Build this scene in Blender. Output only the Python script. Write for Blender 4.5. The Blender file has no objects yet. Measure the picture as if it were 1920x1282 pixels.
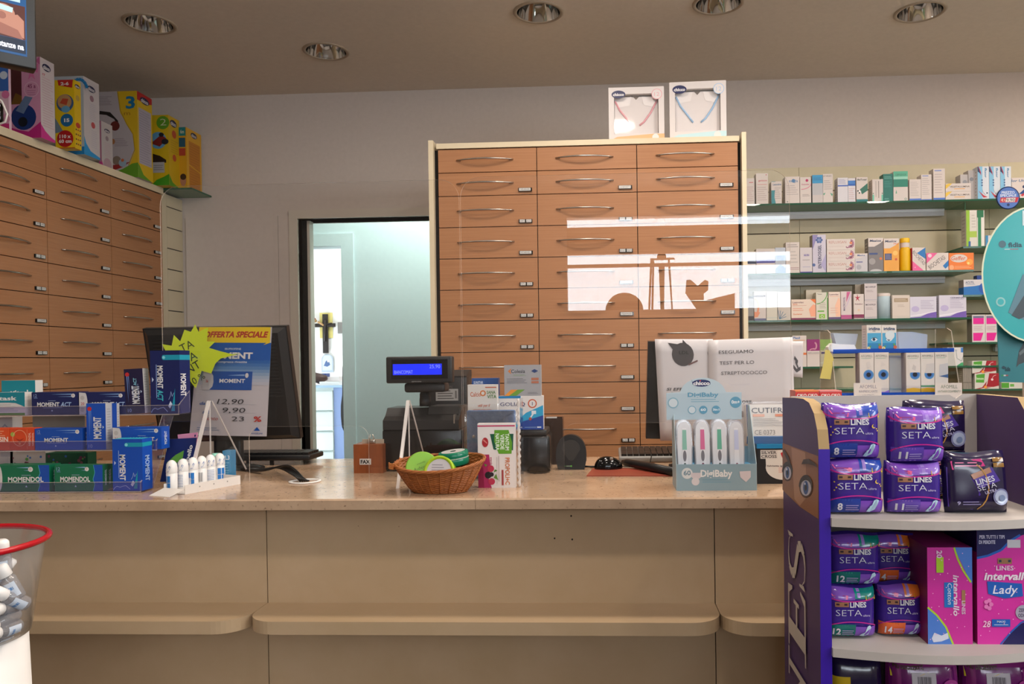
import bpy, bmesh, math, random
from math import sin, cos, pi, radians
from mathutils import Vector, Matrix
random.seed(7)
SC = bpy.context.scene
COL = SC.collection
# ---------------------------------------------------------------- camera solved from the photograph
F, PX, CY, YAW, PIT, ROL = 1471.15, 1065.22, 690.22, .048, -.0082, -.0132
EYE = Vector((0, 0, 1.3))
_f = Vector((-sin(YAW)*cos(PIT), cos(YAW)*cos(PIT), sin(PIT)))
_r = Vector((cos(YAW), sin(YAW), 0)); _u = _r.cross(_f)
CR = cos(ROL)*_r + sin(ROL)*_u; CU = -sin(ROL)*_r + cos(ROL)*_u; CF = _f
def ray(x, y): return CF + CR*((x-PX)/F) - CU*((y-CY)/F)
def aY(x, y, Y):                       # point of the place on the plane at distance Y
    d = ray(x, y); return EYE + d*(Y/d.y)
def aZ(x, y, Z):                       # point on the level Z
    d = ray(x, y); return EYE + d*((Z-EYE.z)/d.z)
def aX(x, y, X):
    d = ray(x, y); return EYE + d*(X/d.x)
# ---------------------------------------------------------------- materials
def lin(h):
    h = h.lstrip('#')
    if len(h) == 3: h = ''.join(c*2 for c in h)
    o = []
    for i in (0, 2, 4):
        c = int(h[i:i+2], 16)/255
        o.append(c/12.92 if c <= .04045 else ((c+.055)/1.055)**2.4)
    return (*o, 1)
MATS = {}
def mat(key, col='#888', rough=.5, metal=0, spec=.5, coat=0, trans=0, emit=None, es=1, alpha=1, ior=1.45):
    if key in MATS: return MATS[key]
    m = bpy.data.materials.new(key); m.use_nodes = True
    b = m.node_tree.nodes['Principled BSDF']
    b.inputs['Base Color'].default_value = lin(col); b.inputs['Roughness'].default_value = rough
    b.inputs['Metallic'].default_value = metal; b.inputs['Specular IOR Level'].default_value = spec
    b.inputs['Coat Weight'].default_value = coat; b.inputs['Coat Roughness'].default_value = .08
    b.inputs['Transmission Weight'].default_value = trans; b.inputs['IOR'].default_value = ior
    b.inputs['Alpha'].default_value = alpha
    if emit:
        b.inputs['Emission Color'].default_value = lin(emit); b.inputs['Emission Strength'].default_value = es
    MATS[key] = m; return m
def N(m, t, **kw):
    n = m.node_tree.nodes.new(t)
    for k, v in kw.items():
        if k in n.inputs.keys(): n.inputs[k].default_value = v
        else: setattr(n, k, v)
    return n
def L(m, a, b): m.node_tree.links.new(a, b)
def ramp(m, src, stops):
    r = m.node_tree.nodes.new('ShaderNodeValToRGB'); e = r.color_ramp.elements
    while len(e) < len(stops): e.new(.5)
    for i, (p, c) in enumerate(stops): e[i].position = p; e[i].color = lin(c)
    L(m, src, r.inputs[0]); return r
def noisy(m, scale, c1, c2, stretch=(1, 1, 1), detail=4, bump=0, lo=.3, hi=.7):
    tc = N(m, 'ShaderNodeTexCoord'); mp = N(m, 'ShaderNodeMapping'); mp.inputs['Scale'].default_value = stretch
    L(m, tc.outputs['Object'], mp.inputs[0])
    n = N(m, 'ShaderNodeTexNoise', Scale=scale, Detail=detail, Roughness=.6); L(m, mp.outputs[0], n.inputs['Vector'])
    r = ramp(m, n.outputs['Fac'], [(lo, c1), (hi, c2)])
    b = m.node_tree.nodes['Principled BSDF']; L(m, r.outputs[0], b.inputs['Base Color'])
    if bump:
        bp = N(m, 'ShaderNodeBump', Strength=bump, Distance=.002); L(m, n.outputs['Fac'], bp.inputs['Height']); L(m, bp.outputs[0], b.inputs['Normal'])
    return m, n, r
def P(h, gloss=0):                     # printed card, flat colour; gloss=1 for foil and plastic film
    if h in MATS: return MATS[h]
    if not h.startswith('#'): raise KeyError(h)
    k = 'print_'+h[1:]+('_g' if gloss else '')
    if k in MATS: return MATS[k]
    m = mat(k, h, .2 if gloss else .42, spec=.5, coat=.4 if gloss else 0)
    return m
def plaster(key, c1, c2): return noisy(mat(key, c1, .85, spec=.2), 40, c1, c2, bump=.15)[0]
plaster('wall_paint', '#cbbfb6', '#c6bab1')
plaster('ceiling_paint', '#e2d6c8', '#dcd0c2')
plaster('cyan_paint', '#d6e3e3', '#d2dfdf')
plaster('white_paint', '#e8e6e2', '#e3e1dd')
noisy(mat('wood', '#b07a52', .42, spec=.35), 3.0, '#a97852', '#956442', (1.2, 1.2, 70), 6, .08, .25, .75)
noisy(mat('laminate', '#d2c4a8', .38, spec=.4), 8, '#d2c3a6', '#ccbc9e')
noisy(mat('counter_laminate', '#c9b18c', .33, spec=.45), 8, '#bca283', '#b69c7b')
noisy(mat('slat_laminate', '#d6c6a4', .4, spec=.4), 8, '#c8bb9e', '#c2b597')
mat('black_gap', '#15100c', .8)
m = mat('stone', '#c9a98c', .16, spec=.5)
m, n, r = noisy(m, 9, '#c3a588', '#a98b70', detail=8, lo=.32, hi=.68)
n2 = N(m, 'ShaderNodeTexNoise', Scale=120.0, Detail=3.0); tc = N(m, 'ShaderNodeTexCoord'); L(m, tc.outputs['Object'], n2.inputs['Vector'])
r2 = ramp(m, n2.outputs['Fac'], [(.27, '#7d644f'), (.38, '#ffffff')])
mx = N(m, 'ShaderNodeMix', data_type='RGBA', blend_type='MULTIPLY'); mx.inputs[0].default_value = .75
L(m, r.outputs[0], mx.inputs[6]); L(m, r2.outputs[0], mx.inputs[7]); L(m, mx.outputs[2], m.node_tree.nodes['Principled BSDF'].inputs['Base Color'])
m.node_tree.nodes['Principled BSDF'].inputs['Roughness'].default_value = .13
MATS['stone_edge'] = m.copy(); MATS['stone_edge'].name = 'stone_edge'; MATS['stone_edge'].node_tree.nodes['Principled BSDF'].inputs['Roughness'].default_value = .5
noisy(mat('floor_tile', '#9c8a78', .35), 6, '#3c3834', '#34302d')
mat('steel', '#b9aFa3', .28, metal=1); mat('chrome', '#d8d6d2', .06, metal=1)
mat('black_plastic', '#1b1a1a', .38); mat('black_gloss', '#0d0c0c', .12); mat('dark_grey', '#33312f', .5)
mat('white_plastic', '#e8e4e0', .3); mat('cable', '#121111', .4)
mat('wicker', '#b3713a', .55)
# clear sheets: mirror-like by Fresnel, otherwise see-through
def clear(key, tint='#fff', ior=1.49, rough=.0, haze=0, hazecol='#ffffff'):
    m = bpy.data.materials.new(key); m.use_nodes = True; nt = m.node_tree; nt.nodes.clear()
    o = nt.nodes.new('ShaderNodeOutputMaterial'); t = nt.nodes.new('ShaderNodeBsdfTransparent'); t.inputs[0].default_value = lin(tint)
    g = nt.nodes.new('ShaderNodeBsdfGlossy'); g.inputs['Roughness'].default_value = rough
    fr = nt.nodes.new('ShaderNodeFresnel'); gb = nt.nodes.new('ShaderNodeNewGeometry'); ma = nt.nodes.new('ShaderNodeMath'); ma.operation = 'MULTIPLY_ADD'; ma.inputs[1].default_value = 1/ior-ior; ma.inputs[2].default_value = ior
    nt.links.new(gb.outputs['Backfacing'], ma.inputs[0]); nt.links.new(ma.outputs[0], fr.inputs[0])   # both faces of a thin sheet mirror alike
    mx = nt.nodes.new('ShaderNodeMixShader'); nt.links.new(fr.outputs[0], mx.inputs[0]); nt.links.new(t.outputs[0], mx.inputs[1]); nt.links.new(g.outputs[0], mx.inputs[2])
    out = mx.outputs[0]
    if haze:
        d = nt.nodes.new('ShaderNodeBsdfDiffuse'); d.inputs[0].default_value = lin(hazecol)
        m2 = nt.nodes.new('ShaderNodeMixShader'); m2.inputs[0].default_value = haze
        nt.links.new(out, m2.inputs[1]); nt.links.new(d.outputs[0], m2.inputs[2]); out = m2.outputs[0]
    nt.links.new(out, o.inputs[0]); MATS[key] = m; return m
clear('plexi'); clear('plexi_edge', haze=.32, hazecol='#e8d8c8'); clear('film', rough=.06, haze=.04)
clear('shelf_glass', '#c5dccf', 1.5, haze=.6, hazecol='#8fae96'); clear('shelf_glass_edge', '#7fb898', 1.5, haze=.6, hazecol='#3f6f58')
clear('window_glass', '#fdfefe', 1.5); clear('plexi_soft', '#f4f6f4', 1.18); clear('rack_acrylic', '#f2f0fa', 1.3, haze=.035, hazecol='#c9c4e0'); clear('bin_plastic', '#fafafa', 1.45, .05, haze=.06)
clear('blue_acrylic', '#7fa8e8', 1.49, haze=.45, hazecol='#2f62c8'); clear('frosted', '#eef4ff', 1.45, .2, haze=.3, hazecol='#dfe8f4')
# ---------------------------------------------------------------- mesh builder
class MB:
    def __init__(s): s.v = []; s.f = []; s.m = []; s.sm = []; s.mats = []; s.T = Matrix()
    def mi(s, m):
        if isinstance(m, str): m = MATS.get(m) or P(m)
        if m not in s.mats: s.mats.append(m)
        return s.mats.index(m)
    def add(s, vs, fs, m, smooth=False):
        o = len(s.v); s.v += [s.T @ Vector(p) for p in vs]; k = s.mi(m)
        for f in fs: s.f.append([i+o for i in f]); s.m.append(k); s.sm.append(smooth)
        return s
    def box(s, x0, x1, y0, y1, z0, z1, m, fm=None):   # fm: material per face  f b l r t u
        vs = [(x0,y0,z0),(x1,y0,z0),(x1,y1,z0),(x0,y1,z0),(x0,y0,z1),(x1,y0,z1),(x1,y1,z1),(x0,y1,z1)]
        fs = {'f':(0,1,5,4),'b':(2,3,7,6),'l':(3,0,4,7),'r':(1,2,6,5),'t':(4,5,6,7),'u':(3,2,1,0)}
        for k, f in fs.items(): s.add([vs[i] for i in f], [(0,1,2,3)], (fm or {}).get(k, m))
        return s
    def rbox(s, x0, x1, y0, y1, z0, z1, r, m, seg=2):
        bm = bmesh.new(); bmesh.ops.create_cube(bm, size=1)
        for v in bm.verts: v.co = Vector(((x0+x1)/2+v.co.x*(x1-x0), (y0+y1)/2+v.co.y*(y1-y0), (z0+z1)/2+v.co.z*(z1-z0)))
        bmesh.ops.bevel(bm, geom=bm.edges[:], offset=r, segments=seg, affect='EDGES', profile=.5)
        s.bm(bm, m, True); return s
    def bm(s, bm, m, smooth=False):
        bm.verts.index_update()
        s.add([v.co.copy() for v in bm.verts], [[v.index for v in f.verts] for f in bm.faces], m, smooth); bm.free()
    def prism(s, pts, y0, y1, m, side=None, smooth=False):   # outline in x,z ; extruded along y (y0 is the front)
        n = len(pts)
        if sum(pts[i][0]*pts[(i+1)%n][1]-pts[(i+1)%n][0]*pts[i][1] for i in range(n)) < 0: pts = pts[::-1]
        s.add([(x,y0,z) for x,z in pts], [list(range(n))], m); s.add([(x,y1,z) for x,z in pts], [list(range(n))[::-1]], m)
        vs = [(x,y0,z) for x,z in pts]+[(x,y1,z) for x,z in pts]
        s.add(vs, [(i, i+n, (i+1)%n+n, (i+1)%n) for i in range(n)], side or m, smooth); return s
    def prismz(s, pts, z0, z1, m, side=None, top=None):
        n = len(pts)
        if sum(pts[i][0]*pts[(i+1)%n][1]-pts[(i+1)%n][0]*pts[i][1] for i in range(n)) < 0: pts = pts[::-1]
        s.add([(x,y,z1) for x,y in pts], [list(range(n))], top or m); s.add([(x,y,z0) for x,y in pts], [list(range(n))[::-1]], m)
        vs = [(x,y,z0) for x,y in pts]+[(x,y,z1) for x,y in pts]
        s.add(vs, [(i, (i+1)%n, (i+1)%n+n, i+n) for i in range(n)], side or m); return s
    def prismx(s, pts, x0, x1, m, side=None):               # outline in y,z
        n = len(pts)
        if sum(pts[i][0]*pts[(i+1)%n][1]-pts[(i+1)%n][0]*pts[i][1] for i in range(n)) < 0: pts = pts[::-1]
        s.add([(x1,y,z) for y,z in pts], [list(range(n))], m); s.add([(x0,y,z) for y,z in pts], [list(range(n))[::-1]], m)
        vs = [(x0,y,z) for y,z in pts]+[(x1,y,z) for y,z in pts]
        s.add(vs, [(i, (i+1)%n, (i+1)%n+n, i+n) for i in range(n)], side or m); return s
    def tube(s, path, r, m, n=8, cap=True, smooth=True):
        path = [Vector(p) for p in path]; rs = r if isinstance(r, (list, tuple)) else [r]*len(path)
        rings = []; up = None
        for i, p in enumerate(path):
            t = (path[min(i+1, len(path)-1)]-path[max(i-1, 0)]).normalized()
            if up is None: up = Vector((0,0,1)) if abs(t.z) < .9 else Vector((1,0,0))
            a = t.cross(up).normalized(); b = a.cross(t).normalized(); up = b
            rings.append([p+(a*cos(2*pi*k/n)+b*sin(2*pi*k/n))*rs[i] for k in range(n)])
        vs = [q for g in rings for q in g]; fs = []
        for i in range(len(path)-1):
            for k in range(n): fs.append((i*n+k, i*n+(k+1)%n, (i+1)*n+(k+1)%n, (i+1)*n+k))
        if cap: fs += [list(range(n))[::-1], [len(vs)-n+k for k in range(n)]]
        return s.add(vs, fs, m, smooth)
    def lathe(s, prof, m, n=32, c=(0,0,0), axis='z', smooth=True, sc=(1,1)):
        vs = []; fs = []
        for r, z in prof:
            for k in range(n):
                a = 2*pi*k/n; p = (r*cos(a)*sc[0], r*sin(a)*sc[1], z)
                if axis == 'y': p = (p[0], -p[2], p[1])
                if axis == 'x': p = (p[2], p[0], p[1])
                vs.append((p[0]+c[0], p[1]+c[1], p[2]+c[2]))
        for i in range(len(prof)-1):
            for k in range(n): fs.append((i*n+k, i*n+(k+1)%n, (i+1)*n+(k+1)%n, (i+1)*n+k))
        return s.add(vs, fs, m, smooth)
    def disc(s, c, rx, rz, m, n=28, y=0): return s
    def build(s, name, parent=None, loc=(0,0,0), rot=(0,0,0)):
        me = bpy.data.meshes.new(name); me.from_pydata([tuple(v) for v in s.v], [], s.f)
        for m in s.mats: me.materials.append(m)
        me.polygons.foreach_set('material_index', s.m); me.polygons.foreach_set('use_smooth', s.sm); me.update()
        o = bpy.data.objects.new(name, me); COL.objects.link(o); o.location = loc; o.rotation_euler = rot
        if parent: o.parent = parent
        return o
def tag(o, label=None, cat=None, group=None, kind=None):
    if label: o['label'] = label
    if cat: o['category'] = cat
    if group: o['group'] = group
    if kind: o['kind'] = kind
    return o
def empty(name, label, cat, loc=(0,0,0), rz=0, group=None):
    o = bpy.data.objects.new(name, None); COL.objects.link(o); o.location = loc; o.rotation_euler = (0,0,rz); o.empty_display_size = .05
    return tag(o, label, cat, group)
def copy_tree(o, parent=None):
    c = o.copy(); COL.objects.link(c); c.parent = parent
    for ch in list(o.children): copy_tree(ch, c)
    return c
# ---------------------------------------------------------------- print: text and shapes laid on a face
_tc = {}
def tmesh(t, bold=0, sp=1.0):
    k = (t, bold, sp)
    if k in _tc: return _tc[k]
    cu = bpy.data.curves.new('t', 'FONT'); cu.body = t; cu.size = 1; cu.resolution_u = 2; cu.offset = bold; cu.fill_mode = 'FRONT'; cu.space_character = sp
    ob = bpy.data.objects.new('t', cu); me = bpy.data.meshes.new_from_object(ob)
    vs = [(v.co.x, v.co.y) for v in me.vertices]; fs = [list(p.vertices) for p in me.polygons]
    bpy.data.objects.remove(ob); bpy.data.curves.remove(cu); bpy.data.meshes.remove(me)
    if vs:
        xs = [v[0] for v in vs]; x0, x1 = min(xs), max(xs)
        vs = [(x-(x0+x1)/2, y-.36) for x, y in vs]; w = x1-x0
    else: w = 0
    _tc[k] = (vs, fs, w); return _tc[k]
class Art:                             # frame: origin o (lower left), unit u to the right, unit v up, size w x h
    def __init__(s, mb, o, u, v, w, h, warp=None, e=.00025):
        s.mb, s.o, s.u, s.v, s.w, s.h = mb, Vector(o), Vector(u), Vector(v), w, h; s.n = s.u.cross(s.v).normalized(); s.k = 1; s.warp = warp; s.e = e
    def pt(s, a, b, raw=False):
        if s.warp: return s.warp(a, b) + s.n*(s.e*s.k)
        return s.o+s.u*(a*s.w)+s.v*(b*s.h)+s.n*(s.e*s.k)
    def poly(s, pts, c):
        n = len(pts)
        if sum(pts[i][0]*pts[(i+1)%n][1]-pts[(i+1)%n][0]*pts[i][1] for i in range(n)) < 0: pts = pts[::-1]
        s.mb.add([s.pt(a, b) for a, b in pts], [list(range(n))], c); s.k += .25
    def grid(s, a0, b0, a1, b1, c, n=8):
        vs = [s.pt(a0+(a1-a0)*i/n, b0+(b1-b0)*j/n) for j in range(n+1) for i in range(n+1)]
        s.mb.add(vs, [(j*(n+1)+i, j*(n+1)+i+1, (j+1)*(n+1)+i+1, (j+1)*(n+1)+i) for j in range(n) for i in range(n)], c, True); s.k += .25
    def run(s, ops):
        for op in ops:
            k = op[0]
            if k == 'r':
                _, a0, b0, a1, b1, c = op
                if s.warp: s.grid(a0, b0, a1, b1, c)
                else: s.poly([(a0,b0),(a1,b0),(a1,b1),(a0,b1)], c)
            elif k == 'c':             # ellipse; r in fractions of width, round unless ry given
                _, a, b, r, c = op[:5]; ry = op[5] if len(op) > 5 else r*s.w/s.h; n = 24
                s.poly([(a+r*cos(2*pi*i/n), b+ry*sin(2*pi*i/n)) for i in range(n)], c)
            elif k == 'p': s.poly(op[1], op[2])
            elif k == 't':             # text: string, centre u, v, cap height fraction, colour, options
                _, t, a, b, hh, c = op[:6]; o = op[6] if len(op) > 6 else {}
                vs, fs, w = tmesh(t, o.get('b', .02), o.get('sp', 1.0))
                if not vs: continue
                sz = hh*s.h/.72; R = radians(o.get('r', 0)); sx = o.get('x', 1.0)
                if 'w' in o: sx = (o['w']*(s.h if abs(sin(R)) > .7 else s.w))/(w*sz)
                if abs(sin(R)) > .7 and 'hw' not in o: sz = hh*s.w/.72; sx = (o['w']*s.h)/(w*sz) if 'w' in o else sx
                sh = o.get('i', 0); pts = []
                for x, y in vs:
                    x2 = (x+sh*y)*sz*sx; y2 = y*sz
                    pts.append((a+(x2*cos(R)-y2*sin(R))/s.w, b+(x2*sin(R)+y2*cos(R))/s.h))
                s.mb.add([s.pt(p, q) for p, q in pts], fs, c); s.k += .25
            elif k == 'l':             # thin lines standing for small print: u0, v0, u1, v1, rows, colour
                _, a0, b0, a1, b1, n, c = op; g = (b1-b0)/n
                for i in range(n):
                    e = a1-(a1-a0)*(.0 if i else .0)-(a1-a0)*[0, .12, .05, .2, .3][i % 5]
                    s.poly([(a0, b0+g*i+g*.3), (e, b0+g*i+g*.3), (e, b0+g*i+g*.62), (a0, b0+g*i+g*.62)], c); s.k -= .25
                s.k += .25
            elif k == 'cu':            # curve band: list of points, half width, colour
                _, pp, hw, c = op
                for (x0, y0), (x1, y1) in zip(pp, pp[1:]):
                    dx, dy = (x1-x0)*s.w, (y1-y0)*s.h; d = math.hypot(dx, dy) or 1; nx, ny = -dy/d*hw/s.w*s.w, dx/d*hw/s.w*s.w
                    s.poly([(x0+nx, y0+ny*s.w/s.h), (x0-nx, y0-ny*s.w/s.h), (x1-nx, y1-ny*s.w/s.h), (x1+nx, y1+ny*s.w/s.h)], c); s.k -= .25
                s.k += .25
def arc(cx, cy, rx, ry, a0, a1, n=10): return [(cx+rx*cos(radians(a0+(a1-a0)*i/n)), cy+ry*sin(radians(a0+(a1-a0)*i/n))) for i in range(n+1)]
def carton_mb(w, d, h, base, front=(), left=(), right=(), top=(), fm=None):   # local: x 0..w, y 0..d, z 0..h, front faces -y
    mb = MB(); mb.box(0, w, 0, d, 0, h, base, fm)
    Art(mb, (0,0,0), (1,0,0), (0,0,1), w, h).run(front)
    Art(mb, (0,d,0), (0,-1,0), (0,0,1), d, h).run(left)
    Art(mb, (w,0,0), (0,1,0), (0,0,1), d, h).run(right)
    Art(mb, (0,0,h), (1,0,0), (0,1,0), w, d).run(top)
    return mb
def carton(name, label, x0, x1, yt, Y, z, d, base, front=(), left=(), right=(), top=(), rz=0, cat='box', group=None, fm=None, h=None, tilt=0):
    """box whose front lower edge stands at level z on distance Y, between picture columns x0 and x1"""
    a = aY(x0, aYpix(x0, Y, z), Y); b = aY(x1, aYpix(x1, Y, z), Y)
    w = b.x-a.x
    if h is None: h = aY((x0+x1)/2, yt, Y).z-z
    mb = carton_mb(w, d, h, base, front, left, right, top, fm)
    o = mb.build(name, None, (a.x, Y, z), (0, tilt, rz)); return tag(o, label, cat, group)
def aYpix(x, Y, z):                    # picture row of level z at distance Y near column x
    y0 = CY
    for _ in range(4):
        p = aY(x, y0, Y); y0 -= (z-p.z)*F/Y
    return y0
def wordmark(s, col, u, v, h, **k): return ('t', s, u, v, h, col, k)
# ================================================================ the room
CEIL = 2.915; YB = 4.6; XR = 3.4; XL = -3.25; YF = -3.2
def struct(name, mb, kind='structure', **k): return tag(mb.build(name, **k), kind=kind)
struct('floor', MB().box(XL, XR, YF, 9.0, -.05, 0, 'floor_tile'))
DX0, DX1 = aY(563, 640, YB).x, aY(812, 640, YB).x; DZ = aY(640, 409, YB).z
w = MB(); w.box(XL, DX0, YB, YB+.14, 0, CEIL, 'wall_paint').box(DX1, XR, YB, YB+.14, 0, CEIL, 'wall_paint').box(DX0, DX1, YB, YB+.14, DZ, CEIL, 'wall_paint')
struct('wall_back', w)
struct('wall_left', MB().box(XL-.1, XL, YF, YB, 0, CEIL, 'wall_paint'))
wr = MB(); WY0, WY1, WZ0, WZ1 = -2.2, 1.4, 1.8, 2.6  # unseen window opening, added to let more daylight in from the right
wr.box(XR, XR+.1, YF, WY0, 0, CEIL, 'wall_paint').box(XR, XR+.1, WY1, YB, 0, CEIL, 'wall_paint').box(XR, XR+.1, WY0, WY1, 0, WZ0, 'wall_paint').box(XR, XR+.1, WY0, WY1, WZ1, CEIL, 'wall_paint')
struct('wall_right', wr)
# ceiling with round holes for the recessed lamps
LAMPS = [(280.5, 44), (611.5, 96), (1009.5, 23), (1346.5, 6), (1725, 22)]
LR = .117
lamp_xy = []
for x, y in LAMPS:
    p = aZ(x, y, CEIL); lamp_xy.append((p.x, p.y))
bm = bmesh.new()
hr = LR*.86
def hole_tile(bm, cx, cy, s, r, n=32):
    o = [bm.verts.new((cx+r*cos(2*pi*i/n+pi/4), cy+r*sin(2*pi*i/n+pi/4), CEIL)) for i in range(n)]
    q = []
    for i in range(n):
        a = 2*pi*i/n+pi/4; k = s/max(abs(cos(a)), abs(sin(a))); q.append(bm.verts.new((cx+k*cos(a), cy+k*sin(a), CEIL)))
    for i in range(n): bm.faces.new([o[i], o[(i+1)%n], q[(i+1)%n], q[i]][::-1])
S = .16
rows = sorted(lamp_xy, key=lambda p: p[1])
# cut the ceiling in strips: columns around each lamp
xs = sorted(lamp_xy); cuts = [XL]
for x, y in xs: cuts += [x-S, x+S]
cuts.append(XR)
def q4(bm, x0, x1, y0, y1):
    if x1-x0 > 1e-4 and y1-y0 > 1e-4: bm.faces.new([bm.verts.new(p) for p in [(x0,y0,CEIL),(x0,y1,CEIL),(x1,y1,CEIL),(x1,y0,CEIL)]])
for i in range(len(cuts)-1):
    if i % 2 == 0: q4(bm, cuts[i], cuts[i+1], YF, YB)
    else:
        cx, cy = xs[i//2]; q4(bm, cx-S, cx+S, YF, cy-S); q4(bm, cx-S, cx+S, cy+S, YB); hole_tile(bm, cx, cy, S, hr)
bmesh.ops.remove_doubles(bm, verts=bm.verts[:], dist=1e-5)
cb = MB(); cb.bm(bm, 'ceiling_paint'); cb.box(XL-.1, XR+.1, YF-.1, YB+.2, CEIL+.2, CEIL+.25, 'white_paint')
struct('ceiling', cb)
mat('lamp_rim', '#a8957f', .45); mat('lamp_glass_dark', '#2a241d', .3)
def downlight(i):
    cx, cy = lamp_xy[i]
    lab = ['recessed round downlight over the toy boxes, leftmost on the ceiling', 'recessed round downlight nearest the back wall, above the doorway side',
           'recessed round downlight with chrome reflector at the middle of the ceiling', 'recessed round downlight cut by the picture top, above the baby clothes boxes', 'recessed round downlight farthest right on the ceiling'][i]
    r = empty('ceiling_downlight', lab, 'ceiling light', (cx, cy, CEIL), 0, 'recessed downlights')
    return r
proto = downlight(0)
MB().lathe([(hr*1.0, .004), (hr*.985, -.004), (LR*.94, -.007), (LR, -.002), (LR, .0)], 'lamp_rim', 40).build('trim_ring', proto)
MB().lathe([(hr*.99, -.003), (hr*.93, .03), (hr*.80, .07), (hr*.62, .10), (hr*.62, .105)], 'chrome', 40).build('reflector', proto)
b_ = MB(); b_.lathe([(.0, .106), (hr*.62, .106)], 'lamp_glass_dark', 24); b_.rbox(-.05, .05, -.008, .008, .085, .1, .004, 'white_plastic'); b_.build('lamp_tube', proto)
for i in range(1, 5):
    e = downlight(i)
    for ch in proto.children:
        c = ch.copy(); COL.objects.link(c); c.parent = e
# wall panelling (slatted wall) right of the cabinet, and left of the doorway
SX0 = .655; ZT = aY(1660, 309, YB-.02).z
sw = MB()
g0 = aY(1450, 438, YB-.02).z; pitch = .24
zs = [ZT]; z = g0+pitch*3
while z > 0:
    if z < ZT-.02: zs.append(z)
    z -= pitch
zs.append(0)
seams = [SX0, aY(1499, 420, YB-.02).x, aY(1855, 420, YB-.02).x, XR]
for a, b in zip(zs, zs[1:]):
    for c, d in zip(seams, seams[1:]): sw.box(c+.001, d-.001, YB-.02, YB-.005, b+.003, a-.003, 'slat_laminate')
sw.box(SX0, XR, YB-.005, YB-.0005, 0, ZT, 'black_gap')
struct('wall_panelling', sw)
pl = MB(); x1 = DX0-.045; x2 = aY(524, 500, YB).x; zt = aY(440, 407, YB).z
pl.box(-2.50, x2-.001, YB-.012, YB-.0005, 0, zt, 'wall_paint').box(x2+.001, x1, YB-.012, YB-.0005, 0, zt, 'wall_paint')
struct('trim_1', pl)
dr = MB(); t = .05                       # casing of the doorway
for y0, y1 in ((YB-.02, YB+.16),):
    dr.box(DX0-t, DX0, y0, y1, 0, DZ+t, 'laminate').box(DX1, DX1+t, y0, y1, 0, DZ+t, 'laminate').box(DX0, DX1, y0, y1, DZ, DZ+t, 'laminate')
MATS['casing'] = mat('casing', '#c8beb0', .5)
dr.mats = [MATS['casing']]
struct('door_frame_1', dr)
tag(bpy.data.objects['door_frame_1'], kind='structure')
bpy.data.objects['door_frame_1'].name = 'door_1'
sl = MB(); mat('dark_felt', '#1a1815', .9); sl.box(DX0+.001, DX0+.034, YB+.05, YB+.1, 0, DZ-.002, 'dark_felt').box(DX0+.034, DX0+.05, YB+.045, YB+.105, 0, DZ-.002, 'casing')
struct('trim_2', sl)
# ---- corridor and office seen through the doorway
YC = 5.35
ix0, ix1, iz = aY(566, 600, YC).x, aY(643, 600, YC).x, aY(610, 462, YC).z
cw = MB(); cw.box(-4.3, ix0, YC, YC+.12, 0, 2.9, 'cyan_paint').box(ix1, 1.0, YC, YC+.12, 0, 2.9, 'cyan_paint').box(ix0, ix1, YC, YC+.12, iz, 2.9, 'cyan_paint')
struct('wall_corridor', cw)
cf = MB(); tt = .085
cf.box(ix1, ix1+tt, YC-.018, YC, 0, iz+tt, 'cyan_paint').box(ix0-tt, ix1, YC-.018, YC, iz, iz+tt, 'cyan_paint').box(ix0-tt, ix0, YC-.018, YC, 0, iz, 'cyan_paint')
struct('door_2', cf)
struct('wall_corridor_side', MB().box(-2.6, -2.5, YB+.14, YC, 0, 2.9, 'cyan_paint').box(.5, .6, YB+.14, YC, 0, 2.9, 'cyan_paint'))
struct('ceiling_corridor', MB().box(-2.6, .6, YB+.14, YC, 2.85, 2.9, 'white_paint'))
YO = 7.6
struct('wall_office', MB().box(-4.2, 1.0, YO, YO+.1, 0, 2.9, 'white_paint').box(-4.3, -4.2, YC+.12, YO, 0, 2.9, 'white_paint').box(.9, 1.0, YC+.12, YO, 0, 2.9, 'white_paint'))
struct('ceiling_office', MB().box(-4.2, 1.0, YC+.12, YO, 2.85, 2.9, 'white_paint'))
# ---- shop front behind the photographer: real openings to the street, mirrored in the clear screens
YP = 2.1                                  # distance of the clear counter screens
def back(x, y):                           # where a mirrored picture point lies on the front wall
    d = ray(x, y); k = (2*YP-YF)/d.y; return d.x*k, EYE.z+d.z*k
fx0, fz1 = back(1060, 397); fx1, _ = back(1690, 480)
rowsW = [(397, 415), (468, 487), (493, 577)]
zz = [(back(1270, b)[1], back(1270, a)[1]) for a, b in rowsW]
wf = MB(); t = .15
wf.box(XL, fx0, YF-t, YF, 0, CEIL, 'wall_paint').box(fx1, XR, YF-t, YF, 0, CEIL, 'wall_paint')
lo, hi = zz[2][0], zz[0][1]
wf.box(fx0, fx1, YF-t, YF, hi, CEIL, 'wall_paint').box(fx0, fx1, YF-t, YF, 0, lo, 'wall_paint')
struct('wall_front', wf)
fr = MB(); mat('frame_brown', '#6a4a36', .5)
fr.box(fx0, fx1, YF-.1, YF-.04, zz[1][1], zz[0][0], 'frame_brown').box(fx0, fx1, YF-.1, YF-.04, zz[2][1], zz[1][0], 'frame_brown')
struct('window_1', fr)
struct('added_window', MB().box(XR+.03, XR+.07, WY0, WY1, WZ0, WZ0+.05, 'frame_brown').box(XR+.03, XR+.07, WY0, WY1, WZ1-.05, WZ1, 'frame_brown').box(XR+.03, XR+.07, -1.07, -1.01, WZ0+.05, WZ1-.05, 'frame_brown').box(XR+.045, XR+.05, WY0, WY1, WZ0+.05, WZ1-.05, 'window_glass'))  # frame and glass of the added, unseen window on the right
struct('window_2', MB().box(fx0, fx1, YF-.075, YF-.069, lo, hi, 'window_glass'))
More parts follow.
